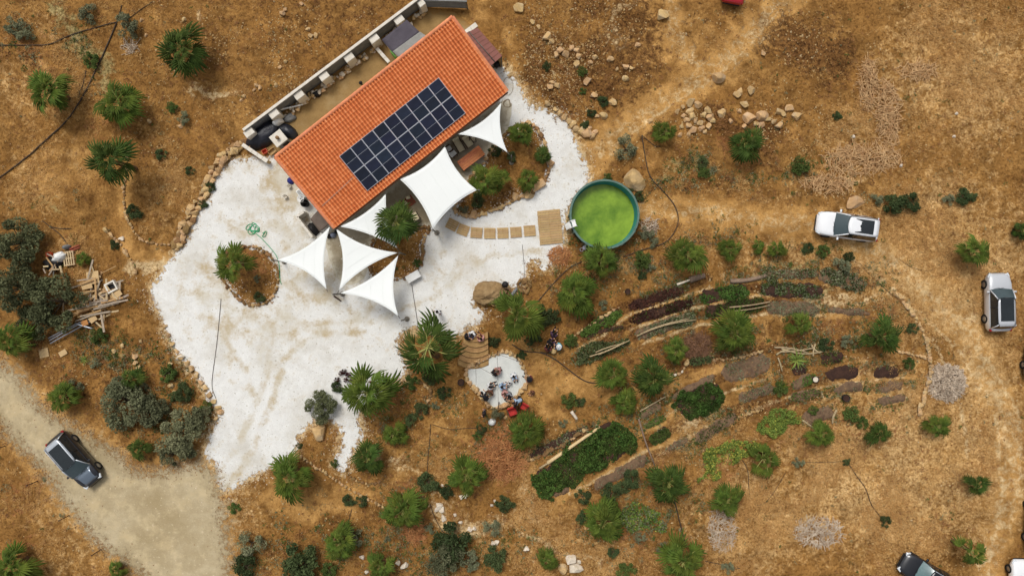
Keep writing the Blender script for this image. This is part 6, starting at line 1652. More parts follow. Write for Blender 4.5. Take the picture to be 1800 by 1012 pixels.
# brush heaps
def brush(u, v, ru, rv, n, label, mat, L=(0.3, 0.9), hh=0.4, w=0.014, name='brush_heap', seed=3):
    rng = np.random.default_rng(seed); cx, cy = P(u, v)
    t = thing(name, label, 'brush heap', (cx, cy, gz(cx, cy)))
    m_ = MB()
    for k in range(n):
        a = rng.uniform(0, 6.28); q = math.sqrt(rng.random()); x = q * ru / S * math.cos(a); y = q * rv / S * math.sin(a)
        z = gz(cx + x, cy + y) - gz(cx, cy) + hh * (1 - q * q) * rng.uniform(.2, 1.0) + .03
        d = rng.uniform(0, 6.28); l = rng.uniform(*L); dz = rng.uniform(-.15, .15) * l
        p = Vector((x, y, z)); dv = Vector((math.cos(d) * l / 2, math.sin(d) * l / 2, dz)); bb = Vector((-dv.y, dv.x, 0)) * rng.uniform(-.2, .2)
        m_.tube([p - dv, p + bb, p + dv], [w, w * .9, w * .5], 3, cap=False)
    o = m_.build('twigs', mat, t); o['kind'] = 'stuff'
M_twig = pmat('grey_twigs', lin(226, 208, 184), lin(160, 138, 116), 3, 0.9)
M_otwig = pmat('orange_straw', lin(214, 156, 100), lin(150, 92, 54), 3, 0.9)
M_ptwig = pmat('pale_straw', lin(228, 192, 142), lin(182, 138, 92), 3, 0.9)
brush(1663, 672, 33, 32, 900, 'round heap of bleached grey twigs outside the stone curve', M_twig, (0.25, .7), .55, .032, seed=4)
brush(882, 808, 46, 36, 520, 'heap of rusty orange dead reeds below the terrace', M_otwig, (0.4, 1.1), .35, .026, seed=5)
brush(730, 935, 20, 22, 260, 'rusty dead reeds beside the chalky patch', M_otwig, (.3, .8), .2, .024, seed=6)
brush(1225, 608, 27, 24, 420, 'brown compost heap of dead stalks beside the small bright palm', pmat('compost_stalks', lin(150, 112, 84), lin(100, 70, 50), 3, 0.9), (.2, .7), .3, .028, seed=7)
brush(1440, 935, 45, 26, 320, 'thin spread of grey twigs on the dry grass', M_twig, (.3, .9), .08, .026, seed=8)
brush(1525, 150, 16, 46, 200, 'tall pale dead reeds standing in the dry gully', M_ptwig, (.5, 1.3), .3, .026, seed=9)
brush(1560, 205, 20, 62, 280, 'middle clump of dead reeds in the dry gully', M_ptwig, (.5, 1.4), .3, .026, seed=10)
brush(1515, 280, 70, 26, 340, 'broad fallen dead reeds at the foot of the gully', M_ptwig, (.5, 1.5), .25, .026, seed=11)
brush(1455, 322, 46, 14, 170, 'dead reeds lying beside the track', M_ptwig, (.5, 1.4), .2, .026, seed=12)
brush(1610, 125, 36, 16, 110, 'dead reeds spreading into the grass from the gully', M_ptwig, (.5, 1.3), .2, .026, seed=13)
brush(228, 82, 13, 12, 40, 'small bleached branch pile below the loose shrub', M_twig, (.5, 1.1), .15, .02, seed=14)
brush(1270, 930, 24, 40, 260, 'grey dead stalks under the palm right of the pole', M_twig, (.3, .9), .15, .026, seed=15)
brush(1142, 398, 14, 16, 90, 'dead twigs between the pool wall and the hose', M_twig, (.3, .8), .15, .026, seed=16)
brush(985, 450, 20, 16, 200, 'rusty dead weeds between deck and palm', M_otwig, (.3, .7), .2, .026, seed=17)

# ------------------------------------------------------------------ long wall behind the house
M_block = pmat('grey_block', lin(134, 134, 132), lin(104, 104, 104), 2.5, 0.9, 0.02)
M_cope = pmat('white_render', lin(226, 220, 208), lin(204, 196, 180), 2.5, 0.9, 0.01)
WZ = 1.5
w0 = Vector((*P(428, 228, WZ), 0)); w1 = Vector((*P(737, -4, WZ), 0))
wd = (w1 - w0); WL = wd.length; wd.normalize(); wn_ = Vector((wd.y, -wd.x, 0))      # towards the yard
wang = math.atan2(wd.y, wd.x)
wbase = (w0 + w1) / 2
wall = thing('retaining_wall', 'long low block wall with white coping and white buttresses behind the house', 'wall', (wbase.x, wbase.y, -0.05), wang)
NB = 7; per = WL / NB
MB().box((0, 0, 0.04 + WZ), (WL + .1, 0.20, 0.08), bevel=.01).build('coping', M_cope, wall)
for k in range(NB):
    xa = -WL / 2 + k * per
    MB().box((xa + per / 2, -0.02, WZ / 2), (per - .01, 0.14, WZ - .005)).build('block_panel', M_block, wall)
    MB().box((xa + 0.16, -0.34, (WZ - .1) / 2), (0.74, 0.52, WZ - .1), bevel=.03).build('buttress', M_cope, wall)
MB().box((WL / 2 - .1, -0.34, (WZ - .1) / 2), (0.5, 0.48, WZ - .1), bevel=.03).build('buttress', M_cope, wall)
for k in range(150):
    xx = random.uniform(-WL / 2 + .3, WL / 2 - .2); s = random.uniform(.24, .5)
    obj('stone', random.choice(SMALLW + SMALL + SMALLW), wall, (xx, random.uniform(-0.75, -0.3), 0.05 + s * .25 + random.uniform(0, .18)), scale=s, rotz=random.uniform(0, 6))
# gate beyond the wall end
gx0, gy0 = P(780, 8, 0.6)
gate = thing('metal_gate', 'grey metal gate with dark slats at the end of the block wall', 'gate', (gx0, gy0, gz(gx0, gy0)), R(-2))
M_gate = pmat('grey_gate_paint', lin(112, 114, 112), lin(88, 90, 90), 3, 0.5, metal=.3)
for s_ in (-1, 1): MB().box((s_ * 1.75, 0, .65), (.09, .09, 1.3)).build('gate_post', M_gate, gate)
for k in range(8): MB().box((0, 0, .14 + k * .155), (3.38, .04, .11)).build('slat', M_gate if k % 2 else M_block, gate)
MB().box((0, 0, 1.36), (3.6, .10, .05)).build('top_rail', M_gate, gate)

# low wall at the open end of the back yard
def lowwall(u0, v0, u1, v1, h, th, label, mat, name='low_wall'):
    a = Vector((*P(u0, v0, h), 0)); b = Vector((*P(u1, v1, h), 0)); m = (a + b) / 2; d = b - a
    t = thing(name, label, 'wall', (m.x, m.y, -0.03), math.atan2(d.y, d.x))
    MB().box((0, 0, h / 2), (d.length, th, h), bevel=.02).build('masonry', mat, t)
    n_ = max(2, int(d.length / .45))
    for k in range(n_): MB().box((-d.length / 2 + (k + .5) * d.length / n_, 0, h + .035), (d.length / n_ - .015, th + .06, .06), bevel=.012).build('cap_stone', M_cope if mat is not M_rock else M_rock, t)
    return t
M_sand = pmat('sandy_render', lin(204, 178, 130), lin(176, 148, 102), 3, 0.9, 0.02)
lowwall(426, 254, 470, 284, .7, .22, 'low sandy wall closing the back yard by the boulder wall', M_sand)
lowwall(662, 85, 684, 110, .6, .2, 'short sandy wall beside the dark awning', M_sand)
lowwall(521, 381, 549, 417, 1.1, .14, 'thin white topped wall around the corner store', M_cope)
lowwall(521, 381, 534, 372, 1.1, .14, 'short white topped return wall of the corner store', M_cope)

# tarpaulins, ovens and store things behind the house
def lump(u, v, lu, lv, h, ang, label, mat, name, cat, seed=1, z=0.0, rough=.25):
    x, y = P(u, v, h * .5); rng = random.Random(seed)
    bm = bmesh.new(); bmesh.ops.create_uvsphere(bm, u_segments=28, v_segments=14, radius=1)
    for w in bm.verts:
        p = w.co
        n_ = float(fbm(p.x * 2 + seed * 7, p.y * 2 + p.z, .9, seed % 4, 3)) - .5
        f_ = 1 + rough * 2 * n_
        w.co = Vector((p.x * f_ * lu / S / 2, p.y * f_ * lv / S / 2, max(p.z, -0.25) * h * (1 + rough * n_)))
    me = bpy.data.meshes.new(name); bm.to_mesh(me); bm.free(); me.materials.append(mat)
    me.polygons.foreach_set('use_smooth', [True] * len(me.polygons))
    return tag(obj(name, me, None, (x, y, gz(x, y) + .25 * h * 0 + .02 + z), ang), label, cat)
M_tarp = pmat('black_tarp', lin(34, 36, 46), lin(20, 21, 28), 2, 0.4, 0.03, spec=.5)
M_slate = pmat('slate_cloth', lin(82, 76, 84), lin(66, 60, 68), 1.5, 0.75, 0.01)
lump(462, 237, 72, 36, .75, R(38), 'heap under a black tarpaulin in the corner of the back yard', M_tarp, 'tarpaulin_heap', 'tarpaulin', 1)
lump(505, 229, 40, 22, .6, R(-35), 'smaller black tarpaulin heap behind the white oven', M_tarp, 'tarpaulin_heap', 'tarpaulin', 2)
lump(490, 216, 18, 14, .55, .4, 'crumpled white sack on the black heap', M_white, 'sack', 'sack', 3, .35)
lump(508, 207, 24, 16, .4, .4, 'grey clutter under the long white plank', M_block, 'clutter_heap', 'heap', 4)
stick(478, 200, 536, 187, 3.2, 'long white plank leaning by the block wall', 'plank', 'plank', M_white, z=.5, bend=0)
lump(556, 165, 16, 12, .4, 0, 'dark bundle at the foot of the block wall', M_black, 'bundle', 'bundle', 6)
# white outdoor oven
ox, oy = P(489, 243, 1.3)
oven = thing('outdoor_oven', 'white topped square outdoor oven with a small chimney', 'oven', (ox, oy, 0), house_ang)
MB().box((0, 0, .6), (.85, .8, 1.2), bevel=.02).build('body', M_block, oven)
MB().box((0, 0, 1.25), (1.02, .98, .09), bevel=.02).build('top_slab', M_cope, oven)
MB().lathe([(.10, 1.29), (.10, 1.5), (.14, 1.52), (.14, 1.58), (.02, 1.62)], n=12).build('chimney', pmat('oven_chimney', lin(140, 110, 76), None, 5), oven)
MB().box((.1, -.405, .55), (.5, .03, .45)).build('oven_door', M_black, oven)
M_orange = pmat('orange_plastic', lin(214, 92, 58), lin(190, 76, 46), 4, .5)
M_tan = pmat('tan_board', lin(196, 166, 116), lin(170, 138, 92), 4, .85, rand=.1)
def crate(u, v, s, label, mat, name='crate', cat='crate', ang=0.0, z=0.0):
    x, y = P(u, v, s[2] + z); t = thing(name, label, cat, (x, y, gz(x, y) + z), ang)
    th = .03
    MB().box((0, 0, th / 2 + .01), (s[0], s[1], th)).build('base', mat, t)
    for q, sz in (((0, s[1] / 2 - th / 2, s[2] / 2 + .04), (s[0], th, s[2])), ((0, -s[1] / 2 + th / 2, s[2] / 2 + .04), (s[0], th, s[2])), ((s[0] / 2 - th / 2, 0, s[2] / 2 + .04), (th, s[1] - 2 * th - .002, s[2])), ((-s[0] / 2 + th / 2, 0, s[2] / 2 + .04), (th, s[1] - 2 * th - .002, s[2]))):
        MB().box(q, sz).build('side', mat, t)
    return t
crate(465, 266, (.4, .3, .3), 'orange plastic crate at the low sandy wall', M_orange, ang=.5)
crate(478, 266, (.6, .4, .25), 'tan open box beside the outdoor oven', M_tan, 'box', 'box', house_ang)
# dark awning + grey covered frame
def panel4(quad, label, name, cat, mat, th=.04, legs=True, legmat=None, sagz=0.0, edge=None):
    pts = [Vector((*P(u, v, z), z)) for u, v, z in quad]; c = sum(pts, Vector()) / 4
    base = Vector((c.x, c.y, gz(c.x, c.y)))
    t = thing(name, label, cat, base)
    n_ = 8; rows = []
    for i in range(n_ + 1):
        r_ = []
        for j in range(n_ + 1):
            a, b = i / n_, j / n_
            p = pts[0].lerp(pts[1], a).lerp(pts[3].lerp(pts[2], a), b) - base
            p.z -= sagz * 16 * a * (1 - a) * b * (1 - b)
            r_.append(p)
        rows.append(r_)
    m_ = MB(); nrm = (rows[1][0] - rows[0][0]).cross(rows[0][1] - rows[0][0])
    m_.sheet(rows, flip=nrm.z > 0); o = m_.build('cover', mat, t)
    so = o.modifiers.new('thick', 'SOLIDIFY'); so.thickness = th; so.offset = -1
    if legs:
        for p in pts:
            q = p.lerp(c, .04); MB().tube([(q.x - base.x, q.y - base.y, -.05), (q.x - base.x, q.y - base.y, q.z - base.z - .02)], .03, 8).build('leg', legmat or M_steel, t)
    return t
panel4([(671, 70, 1.7), (715, 35, 1.8), (737, 56, 2.0), (690, 93, 1.9)], 'dark slate awning between the block wall and the roof', 'awning', 'awning', M_slate, sagz=.12)
gr = panel4([(690, 91, 2.2), (738, 56, 2.25), (756, 68, 2.3), (706, 106, 2.25)], 'grey corrugated canopy with a green end behind the roof edge', 'canopy', 'canopy', pmat('grey_sheet', lin(150, 148, 142), lin(128, 126, 120), 2, .7), legs=True)
px0, py0 = P(693, 99, 1.6)
MB().box((0, 0, 0), (.05, .62, 1.1), Matrix.Rotation(house_ang + .1, 3, 'Z')).build('end_board', pmat('green_board', lin(104, 168, 66), lin(84, 146, 52), 3, .6), gr, (px0 - gr.location.x, py0 - gr.location.y, 1.6))
# black flue beside the roof
fx, fy = P(634, 146, 2.4)
fl = thing('flue_pipe', 'black flue pipe with a cowl behind the roof edge', 'flue', (fx, fy, 0))
MB().tube([(0, 0, 0), (0, 0, 2.3)], .06, 10).build('pipe', M_black, fl)
MB().lathe([(.13, 2.32), (.14, 2.42), (.02, 2.52)], n=12).build('cowl', M_black, fl)
# lean-to shed at the upper right end of the house
M_red = pmat('reddish_sheet', lin(140, 88, 76), lin(116, 70, 60), 1.5, .6, .01)
zc_ = 2.5
sq_ = [Vector((*P(u, v, z), z)) for u, v, z in ((812, 62, 2.6), (839, 49, 2.4), (883, 99, 2.4), (860, 119, 2.6))]
cs_ = sum(sq_, Vector()) / 4; sb_ = Vector((cs_.x, cs_.y, 0))
shed = thing('lean_to_shed', 'small lean-to shed with reddish brown sheet roof at the end of the house', 'shed', sb_)
for k in range(8):
    t0, t1 = k / 8 + .004, (k + 1) / 8 - .004
    a, b, c, d = sq_[0].lerp(sq_[3], t0) - sb_, sq_[1].lerp(sq_[2], t0) - sb_, sq_[1].lerp(sq_[2], t1) - sb_, sq_[0].lerp(sq_[3], t1) - sb_
    m_ = MB(); vs = [a, b, c, d]
    m_.add([tuple(p) for p in vs] + [(p.x, p.y, p.z + .03) for p in vs], [(0, 1, 2, 3), (7, 6, 5, 4), (0, 4, 5, 1), (1, 5, 6, 2), (2, 6, 7, 3), (3, 7, 4, 0)])
    m_.build('roof_sheet', M_red, shed)
MB().tube([sq_[0].lerp(sq_[1], .45) - sb_ + Vector((0, 0, .06)), sq_[3].lerp(sq_[2], .45) - sb_ + Vector((0, 0, .06))], .035, 6).build('batten', M_steel, shed)
for a, b in ((0, 1), (1, 2)):
    p, q = sq_[a].lerp(cs_, .05) - sb_, sq_[b].lerp(cs_, .05) - sb_
    d = q - p; m_ = MB(); m_.box(((p.x + q.x) / 2, (p.y + q.y) / 2, 1.14), (math.hypot(d.x, d.y), .06, 2.28), Matrix.Rotation(math.atan2(d.y, d.x), 3, 'Z')); m_.build('wall', M_sand, shed)
for k in (2, 3):
    p = sq_[k].lerp(cs_, .05) - sb_; MB().tube([(p.x, p.y, 0), (p.x, p.y, 2.38)], .045, 8).build('corner_post', M_steel, shed)
lowwall(818, 58, 838, 43, 1.0, .3, 'sandy end wall next to the reddish shed roof', M_sand)
lump(873, 112, 12, 12, .5, 0, 'dark barrel shaped bundle under the shed opening', M_black, 'bundle', 'bundle', 8)
# corner store at the left end of the house
panel4([(545, 385, .9), (562, 366, 1.5), (582, 392, 1.5), (562, 408, .9)], 'sloping grey brown panel over the corner store', 'store_cover', 'cover', pmat('grey_brown_sheet', lin(126, 112, 100), lin(104, 90, 80), 2, .7))
lump(549, 402, 22, 26, .5, .5, 'dark clutter inside the corner store walls', M_black, 'clutter_heap', 'heap', 11)
# basin, buckets, bin
bx0, by0 = P(528, 341, .5)
sink = thing('wash_basin', 'long white wash basin against the left gable wall', 'basin', (bx0, by0, .02), house_ang - R(92))
MB().box((0, 0, .25), (.8, .36, .5), bevel=.04).build('basin_body', M_white, sink)
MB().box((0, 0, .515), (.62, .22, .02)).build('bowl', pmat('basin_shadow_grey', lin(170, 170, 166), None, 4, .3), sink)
def bucket(u, v, r, h, label, mat, cat='bucket'):
    x, y = P(u, v, h); t = thing('bucket', label, cat, (x, y, gz(x, y) + .03)); q = r / S
    MB().lathe([(q * .75, 0), (q, h), (q * .93, h), (q * .7, .04), (0.001, .04)], n=16, cap=False).build('shell', mat, t)
    MB().tube([(q * math.cos(a), 0.02, h + q * math.sin(a) * .9) for a in np.linspace(0, math.pi, 9)], .012, 4).build('handle', M_steel, t)
bucket(508, 327, 3.6, .3, 'pale round bucket beside the blue cloth', M_cope)
bucket(501, 345, 3.8, .3, 'pale round bucket standing alone on the yard', M_cope)
bucket(535, 357, 7, .6, 'large black bin beside the white basin', M_black, 'bin')
bx1, by1 = P(530, 350, .3)
bt = thing('white_tray', 'white oval dish between the basin and the black bin', 'dish', (bx1, by1, .5))
MB().lathe([(.001, 0), (.18, 0), (.26, .06), (.28, .06), (.19, -.03), (.001, -.03)], n=18, cap=False).build('dish', M_white, bt)
MB().tube([(0, 0, -.52), (0, 0, 0)], .06, 8).build('stem', M_white, bt)
lump(510, 318, 10, 14, .3, .8, 'blue cloth bundle by the left gable wall', pmat('blue_cloth', lin(48, 52, 128), lin(36, 40, 100), 3, .8), 'cloth_bundle', 'cloth', 12)
lump(585, 413, 11, 10, .45, 0, 'blue grey covered ball shaped thing between the sail corners', pmat('blue_grey', lin(132, 140, 158), lin(110, 116, 134), 3, .6), 'covered_ball', 'ball', 13, rough=.08)
lump(578, 415, 9, 8, .4, 0, 'black bag beside the blue grey ball', M_black, 'bag', 'bag', 14)
lump(591, 407, 8, 7, .5, 0, 'black sack at the lower roof corner', M_black, 'sack', 'sack', 15)

# ------------------------------------------------------------------ patio furniture
M_oak = pmat('orange_oiled_wood', lin(196, 118, 66), lin(164, 90, 46), 5, .5, .004, rand=.1)
tx, ty = P(828, 278, .75)
tab = thing('long_table', 'long orange wooden table on the patio', 'table', (tx, ty, .04), math.atan2(29, 38))
for k in range(5): MB().box((0, -.34 + k * .17, .73), (2.05, .162, .04), bevel=.006).build('top_board', M_oak, tab)
for sx_ in (-1, 1):
    for sy_ in (-1, 1): MB().box((sx_ * .92, sy_ * .33, .355), (.08, .08, .71)).build('leg', M_oak, tab)
MB().box((0, 0, .64), (1.76, .05, .1)).build('apron', M_oak, tab)
M_beige = pmat('beige_cushion', lin(216, 204, 172), lin(196, 182, 148), 4, .9, .01)
M_dkwood = pmat('dark_wood', lin(80, 56, 42), lin(60, 42, 32), 5, .6)
def armchair(u, v, ang, label, mat=None, w=.62, d=.7, L=None, group=None, name='armchair'):
    x, y = P(u, v, .45); t = thing(name, label, 'chair', (x, y, gz(x, y) + .03), ang, group)
    mat = mat or M_beige
    MB().box((0, 0, .40), (w, d, .12), bevel=.04).build('seat', mat, t)
    MB().box((0, -d / 2 - .03, .66), (w, .12, .46), Matrix.Rotation(R(12), 3, 'X'), bevel=.04).build('backrest', mat, t)
    for s_ in (-1, 1):
        MB().box((s_ * (w / 2 + .035), 0, .58), (.06, d * .95, .05)).build('armrest', M_dkwood, t)
        for q in (-1, 1): MB().box((s_ * (w / 2 + .035), q * d * .42, .28), (.05, .05, .55)).build('leg', M_dkwood, t)
    return t
armchair(807, 256, R(-150), 'beige lounge chair nearest the four cornered sail', d=.95, w=.5)
armchair(823, 250, R(-145), 'beige lounge chair under the eave behind the long table', w=.52)
armchair(789, 262, R(-60), 'white patio chair by the sail corner', M_white, w=.42, d=.42)
armchair(797, 270, R(-50), 'white patio chair at the head of the long table', M_white, w=.42, d=.42)
armchair(831, 243, R(180), 'pale chair half under the eave', M_beige, w=.4, d=.4)
armchair(728, 381, R(30), 'white cushioned armchair near the rug', M_beige, w=.6, d=.55)
rx, ry = P(715, 358)
rug = thing('rug', 'small reddish rug on the patio', 'rug', (rx, ry, gz(rx, ry) + .044), house_ang)
MB().box((0, 0, .006), (1.3, .75, .012)).build('weave', pmat('red_rug', lin(146, 66, 50), lin(116, 84, 60), 6, .95, rand=0), rug)
MB().box((.2, .25, .016), (.8, .18, .006)).build('stripe', pmat('maroon_stripe', lin(116, 34, 44), None, 6, .95), rug)
for u, v, a in ((717, 347, .3), (703, 362, .2), (712, 357, .9)):
    x, y = P(u, v, .2)
    tag(MB().box((0, 0, .09), (.34, .26, .16), bevel=.06).build('cushion', M_beige, None, (x, y, gz(x, y) + .06), a), 'pale cushion lying on the reddish rug', 'cushion', 'cushions on the rug')
x, y = P(726, 486, .5)
chest = thing('white_chest', 'white low chest bench at the edge of the sail bed', 'bench', (x, y, gz(x, y) + .02), math.atan2(12, 21))
MB().box((0, 0, .23), (1.02, .5, .42), bevel=.015).build('box_body', pmat('chest_side', lin(186, 178, 164), None, 3, .8), chest)
MB().box((0, 0, .465), (1.1, .58, .05), bevel=.012).build('lid', M_white, chest)
MB().box((0, -.27, .36), (.14, .03, .04)).build('handle', M_steel, chest)
stick(587, 520, 600, 529, 3, 'loose dark board lying on the yard by the sail tips', 'board', 'board', M_dkwood, z=.06, bend=0)
# grill corner by the oval boulder
gx1, gy1 = P(888, 500, .8)
gl = thing('kettle_grill', 'black round kettle grill beside the oval boulder', 'grill', (gx1, gy1, gz(gx1, gy1)))
MB().lathe([(.02, .5), (.16, .55), (.24, .68), (.25, .76), (.22, .88), (.12, .98), (.02, 1.0)], n=18).build('kettle', M_black, gl)
for k in range(3):
    a = k * 2.09; MB().tube([(.12 * math.cos(a), .12 * math.sin(a), .56), (.3 * math.cos(a), .3 * math.sin(a), 0)], .015, 6).build('leg', M_steel, gl)
MB().box((0, 0, 1.02), (.12, .03, .03)).build('handle', M_dkwood, gl)
crate(889, 515, (.45, .7, .45), 'reddish open firewood box beside the oval boulder', pmat('red_brown_wood', lin(170, 128, 96), lin(130, 88, 62), 5, .8), ang=-.25)
stick(900, 518, 909, 506, 6, 'dark slab leaning beside the firewood box', 'slab', 'slab', M_block, z=.2, bend=0)
tub(756, 561, .5, .2, 'x', M_black, M_bed) if False else None

# ------------------------------------------------------------------ scrap heap on the left
M_plk = [pmat('scrap_wood_%s' % n_, a, b, 5, .9, rand=.12) for n_, a, b in (('pale', lin(206, 184, 146), lin(176, 150, 112)), ('grey', lin(176, 160, 140), lin(140, 124, 106)), ('tan', lin(188, 154, 108), lin(152, 118, 78)))]
rs = random.Random(21)
def plank(u, v, L_, w, ang, z, mat, label, group=None, name='scrap_plank', th=.035, cat='plank'):
    x, y = P(u, v); me = MB().box((0, 0, 0), (L_, w, th)).mesh(name, mat)
    o = obj(name, me, None, (x, y, gz(x, y) + z), rot=(rs.uniform(-.06, .06), rs.uniform(-.08, .08), ang))
    return tag(o, label, cat, group)
for k in range(78):
    t_ = rs.random()
    u = rs.gauss(176, 22); v = rs.gauss(522, 24)
    if not (128 < u < 219 and 470 < v < 572): 
        u = rs.uniform(140, 212); v = rs.uniform(490, 565)
    plank(u, v, rs.uniform(.5, 1.7), rs.uniform(.06, .17), R(rs.choice((15, 25, 30, 20, 80, -40, 100, 10)) + rs.uniform(-12, 12)), .05 + rs.uniform(0, .5), rs.choice(M_plk), 'scrap plank in the jumbled wood heap', 'planks in the scrap heap')
for u, v, L_, w, a, lb in ((168, 488, .95, .95, 8, 'large square tan board on top of the scrap heap'), (158, 502, .8, .5, 12, 'pale board under the square one'), (151, 541, 1.0, .7, 20, 'orange brown board at the near side of the heap'), (131, 561, .5, .35, 70, 'small orange board beside the olive tree'), (168, 560, .6, .45, 35, 'pale square offcut on the metal lengths'), (209, 515, .75, .7, 35, 'rounded pale board at the end of the heap'), (154, 567, .5, .4, 20, 'small brown board between the metal lengths'), (77, 620, .72, .68, 12, 'single tan square board lying by the road'), (112, 620, .6, .4, 30, 'single whitish board lying near the tan square')):
    plank(u, v, L_, w, R(a), .35 if u > 120 else .08, pmat('board_' + str(int(u)), lin(206, 174, 126) if 'orange' not in lb and 'brown' not in lb else lin(190, 132, 78), None, 3, .85), lb, name='scrap_board', cat='board')
for k in range(9): plank(145 + k * 7.5 + rs.uniform(-4, 4), 548 - k * 1.2 + rs.uniform(-9, 9), rs.uniform(1.6, 2.4), .12, R(14 + rs.uniform(-8, 8)), .45 + rs.uniform(0, .2), rs.choice(M_plk), 'long plank lying across the scrap heap', 'long planks on the heap')
stick(113, 468, 126, 508, 4, 'long upright looking beam from the pallet into the olive tree', 'beam', 'beam', M_plk[0], z=.5, bend=0)
for a in ((90, 598, 160, 560), (92, 603, 165, 563), (88, 594, 150, 563)):
    stick(*a, 2.6, 'long grey metal length sticking out of the heap', 'metal_rail', 'rail', pmat('grey_metal', lin(164, 164, 166), lin(132, 132, 136), 4, .4, metal=.3), z=.25, bend=0, group='metal lengths from the heap')
stick(137, 568, 166, 577, 3, 'short grey metal length crossing the long ones', 'metal_rail', 'rail', M_frame, z=.3, bend=0)
for a in ((124, 438, 141, 431), (125, 442, 142, 435)): stick(*a, 3, 'red brown beam beside the pallet', 'beam', 'beam', pmat('red_beam', lin(156, 78, 60), None, 4, .8), z=.15, bend=0, group='red beams by the pallet')
# pallet
x, y = P(120, 454, .3); pal = thing('pallet', 'pale wooden pallet with open slats leaning on the scrap', 'pallet', (x, y, gz(x, y) + .25), R(8))
for k in range(5): MB().box((-.36 + k * .18, 0, .06), (.09, 1.1, .025)).build('slat', M_plk[0], pal)
for k in range(3): MB().box((0, -.5 + k * .5, .0), (.85, .09, .09)).build('bearer', M_plk[0], pal)
# white frame box
x, y = P(195, 504, .5); wf = thing('window_frame_box', 'white square frame with a dark opening on the heap', 'frame', (x, y, gz(x, y) + .35), R(28))
for q, sz in (((0, .33, 0), (.8, .12, .3)), ((0, -.33, 0), (.8, .12, .3)), ((.35, 0, 0), (.1, .54, .3)), ((-.35, 0, 0), (.1, .54, .3))): MB().box(q, sz).build('side', M_cope, wf)
MB().box((0, 0, -.14), (.6, .54, .02)).build('base', M_black, wf)
# left end clutter
lump(92, 462, 34, 26, .5, .3, 'dark bags and wire at the left end of the scrap', M_black, 'clutter_heap', 'heap', 21, rough=.35)
lump(104, 452, 24, 18, .5, .2, 'white plastic sheeting crumpled on the scrap', M_white, 'plastic_sheet', 'sheeting', 22, z=.2, rough=.4)
lump(115, 434, 14, 9, .5, .2, 'grey box shaped appliance at the top of the scrap', M_block, 'appliance', 'appliance', 23, rough=.1)
crate(85, 447, (.35, .3, .3), 'orange red plastic crate at the left end of the scrap', M_orange, ang=.2)
for k in range(10): plank(rs.uniform(80, 108), rs.uniform(450, 482), rs.uniform(.4, 1.0), .1, R(rs.uniform(0, 180)), .45 + rs.uniform(0, .2), rs.choice(M_plk), 'short plank on the dark bags', 'planks on the dark bags')
stick(100, 470, 101, 500, 3, 'grey pole stuck in the dark bags', 'pole', 'pole', M_steel, z=.4, bend=0)

# fence posts along the road
for k, (u, v) in enumerate(((10, 783), (66, 845), (122, 905), (178, 965), (4, 861))):
    x, y = P(u, v); g = gz(x, y)
    t = thing('fence_post', 'thin dark fence post on the road verge' if k < 4 else 'thin dark fence post set back from the road verge', 'fence post', (x, y, g - .1), 0, 'fence posts by the road' if k < 4 else None)
    MB().tube([(0, 0, 0), (0, 0, 1.3)], .035, 6, smooth=False).build('shaft', M_dkwood, t)
    MB().box((0, 0, 1.31), (.09, .09, .03)).build('cap', M_dkwood, t)
# string light posts and wires over the terrace
M_wire = pmat('dark_wire', lin(70, 66, 60), None, 4, .7)
def wire(a, b, label, z0=2.4, z1=2.4, sag=.15):
    p = Vector((*P(*a, z0), z0)); q = Vector((*P(*b, z1), z1)); c = (p + q) / 2
    pts = [p.lerp(q, t) - c - Vector((0, 0, sag * 4 * t * (1 - t))) for t in np.linspace(0, 1, 12)]
    o = thing('string_light', label, 'string light', c)
    MB().tube(pts, .011, 5).build('cable', M_wire, o)
    for k in range(1, 11, 2): MB().lathe([(.005, 0), (.03, -.05), (.035, -.09), (.01, -.13)], tuple(pts[k]), 8).build('bulb', M_cope, o)
for u, v, lb in ((874, 622, 'thin pole at the tip of the terrace where the wires meet'), (836, 642, 'thin pole at the step side of the terrace'), (909, 634, 'thin pole at the garden side of the terrace'), (876, 716, 'thin pole at the sapling end of the terrace')):
    x, y = P(u, v, 2.4); t = thing('light_pole', lb, 'pole', (x, y, gz(x, y) - .05))
    MB().tube([(0, 0, 0), (0, 0, 2.5)], .035, 8).build('shaft', M_dkwood, t); MB().lathe([(.05, 2.48), (.05, 2.55), (.01, 2.58)], n=8).build('cap', M_dkwood, t)
wire((874, 622), (836, 642), 'string of bulbs from the terrace tip to the step side pole')
wire((874, 622), (909, 634), 'string of bulbs from the terrace tip to the garden side pole')
wire((874, 622), (876, 716), 'string of bulbs across the middle of the terrace')
wire((836, 642), (837, 676), 'short string of bulbs along the step side', 2.4, .4)
wire((836, 642), (872, 662), 'string of bulbs slanting down over the terrace', 2.4, 1.8)
# red folding chairs and white covered stool near the people
M_redc = pmat('red_canvas', lin(196, 60, 54), lin(170, 46, 42), 4, .8)
armchair(901, 723, R(200), 'red canvas chair, turned towards the terrace', M_redc, w=.62, d=.6, name='camp_chair')
armchair(921, 715, R(150), 'red canvas chair beside the person in pale blue', M_redc, w=.55, d=.45, name='camp_chair')
lump(865, 742, 14, 12, .4, .4, 'white cloth bundle on the ground behind the terrace', M_white, 'cloth_bundle', 'cloth', 31, rough=.15)
rock(888, 733, 8, 'round tan stone beside the white cloth bundle')
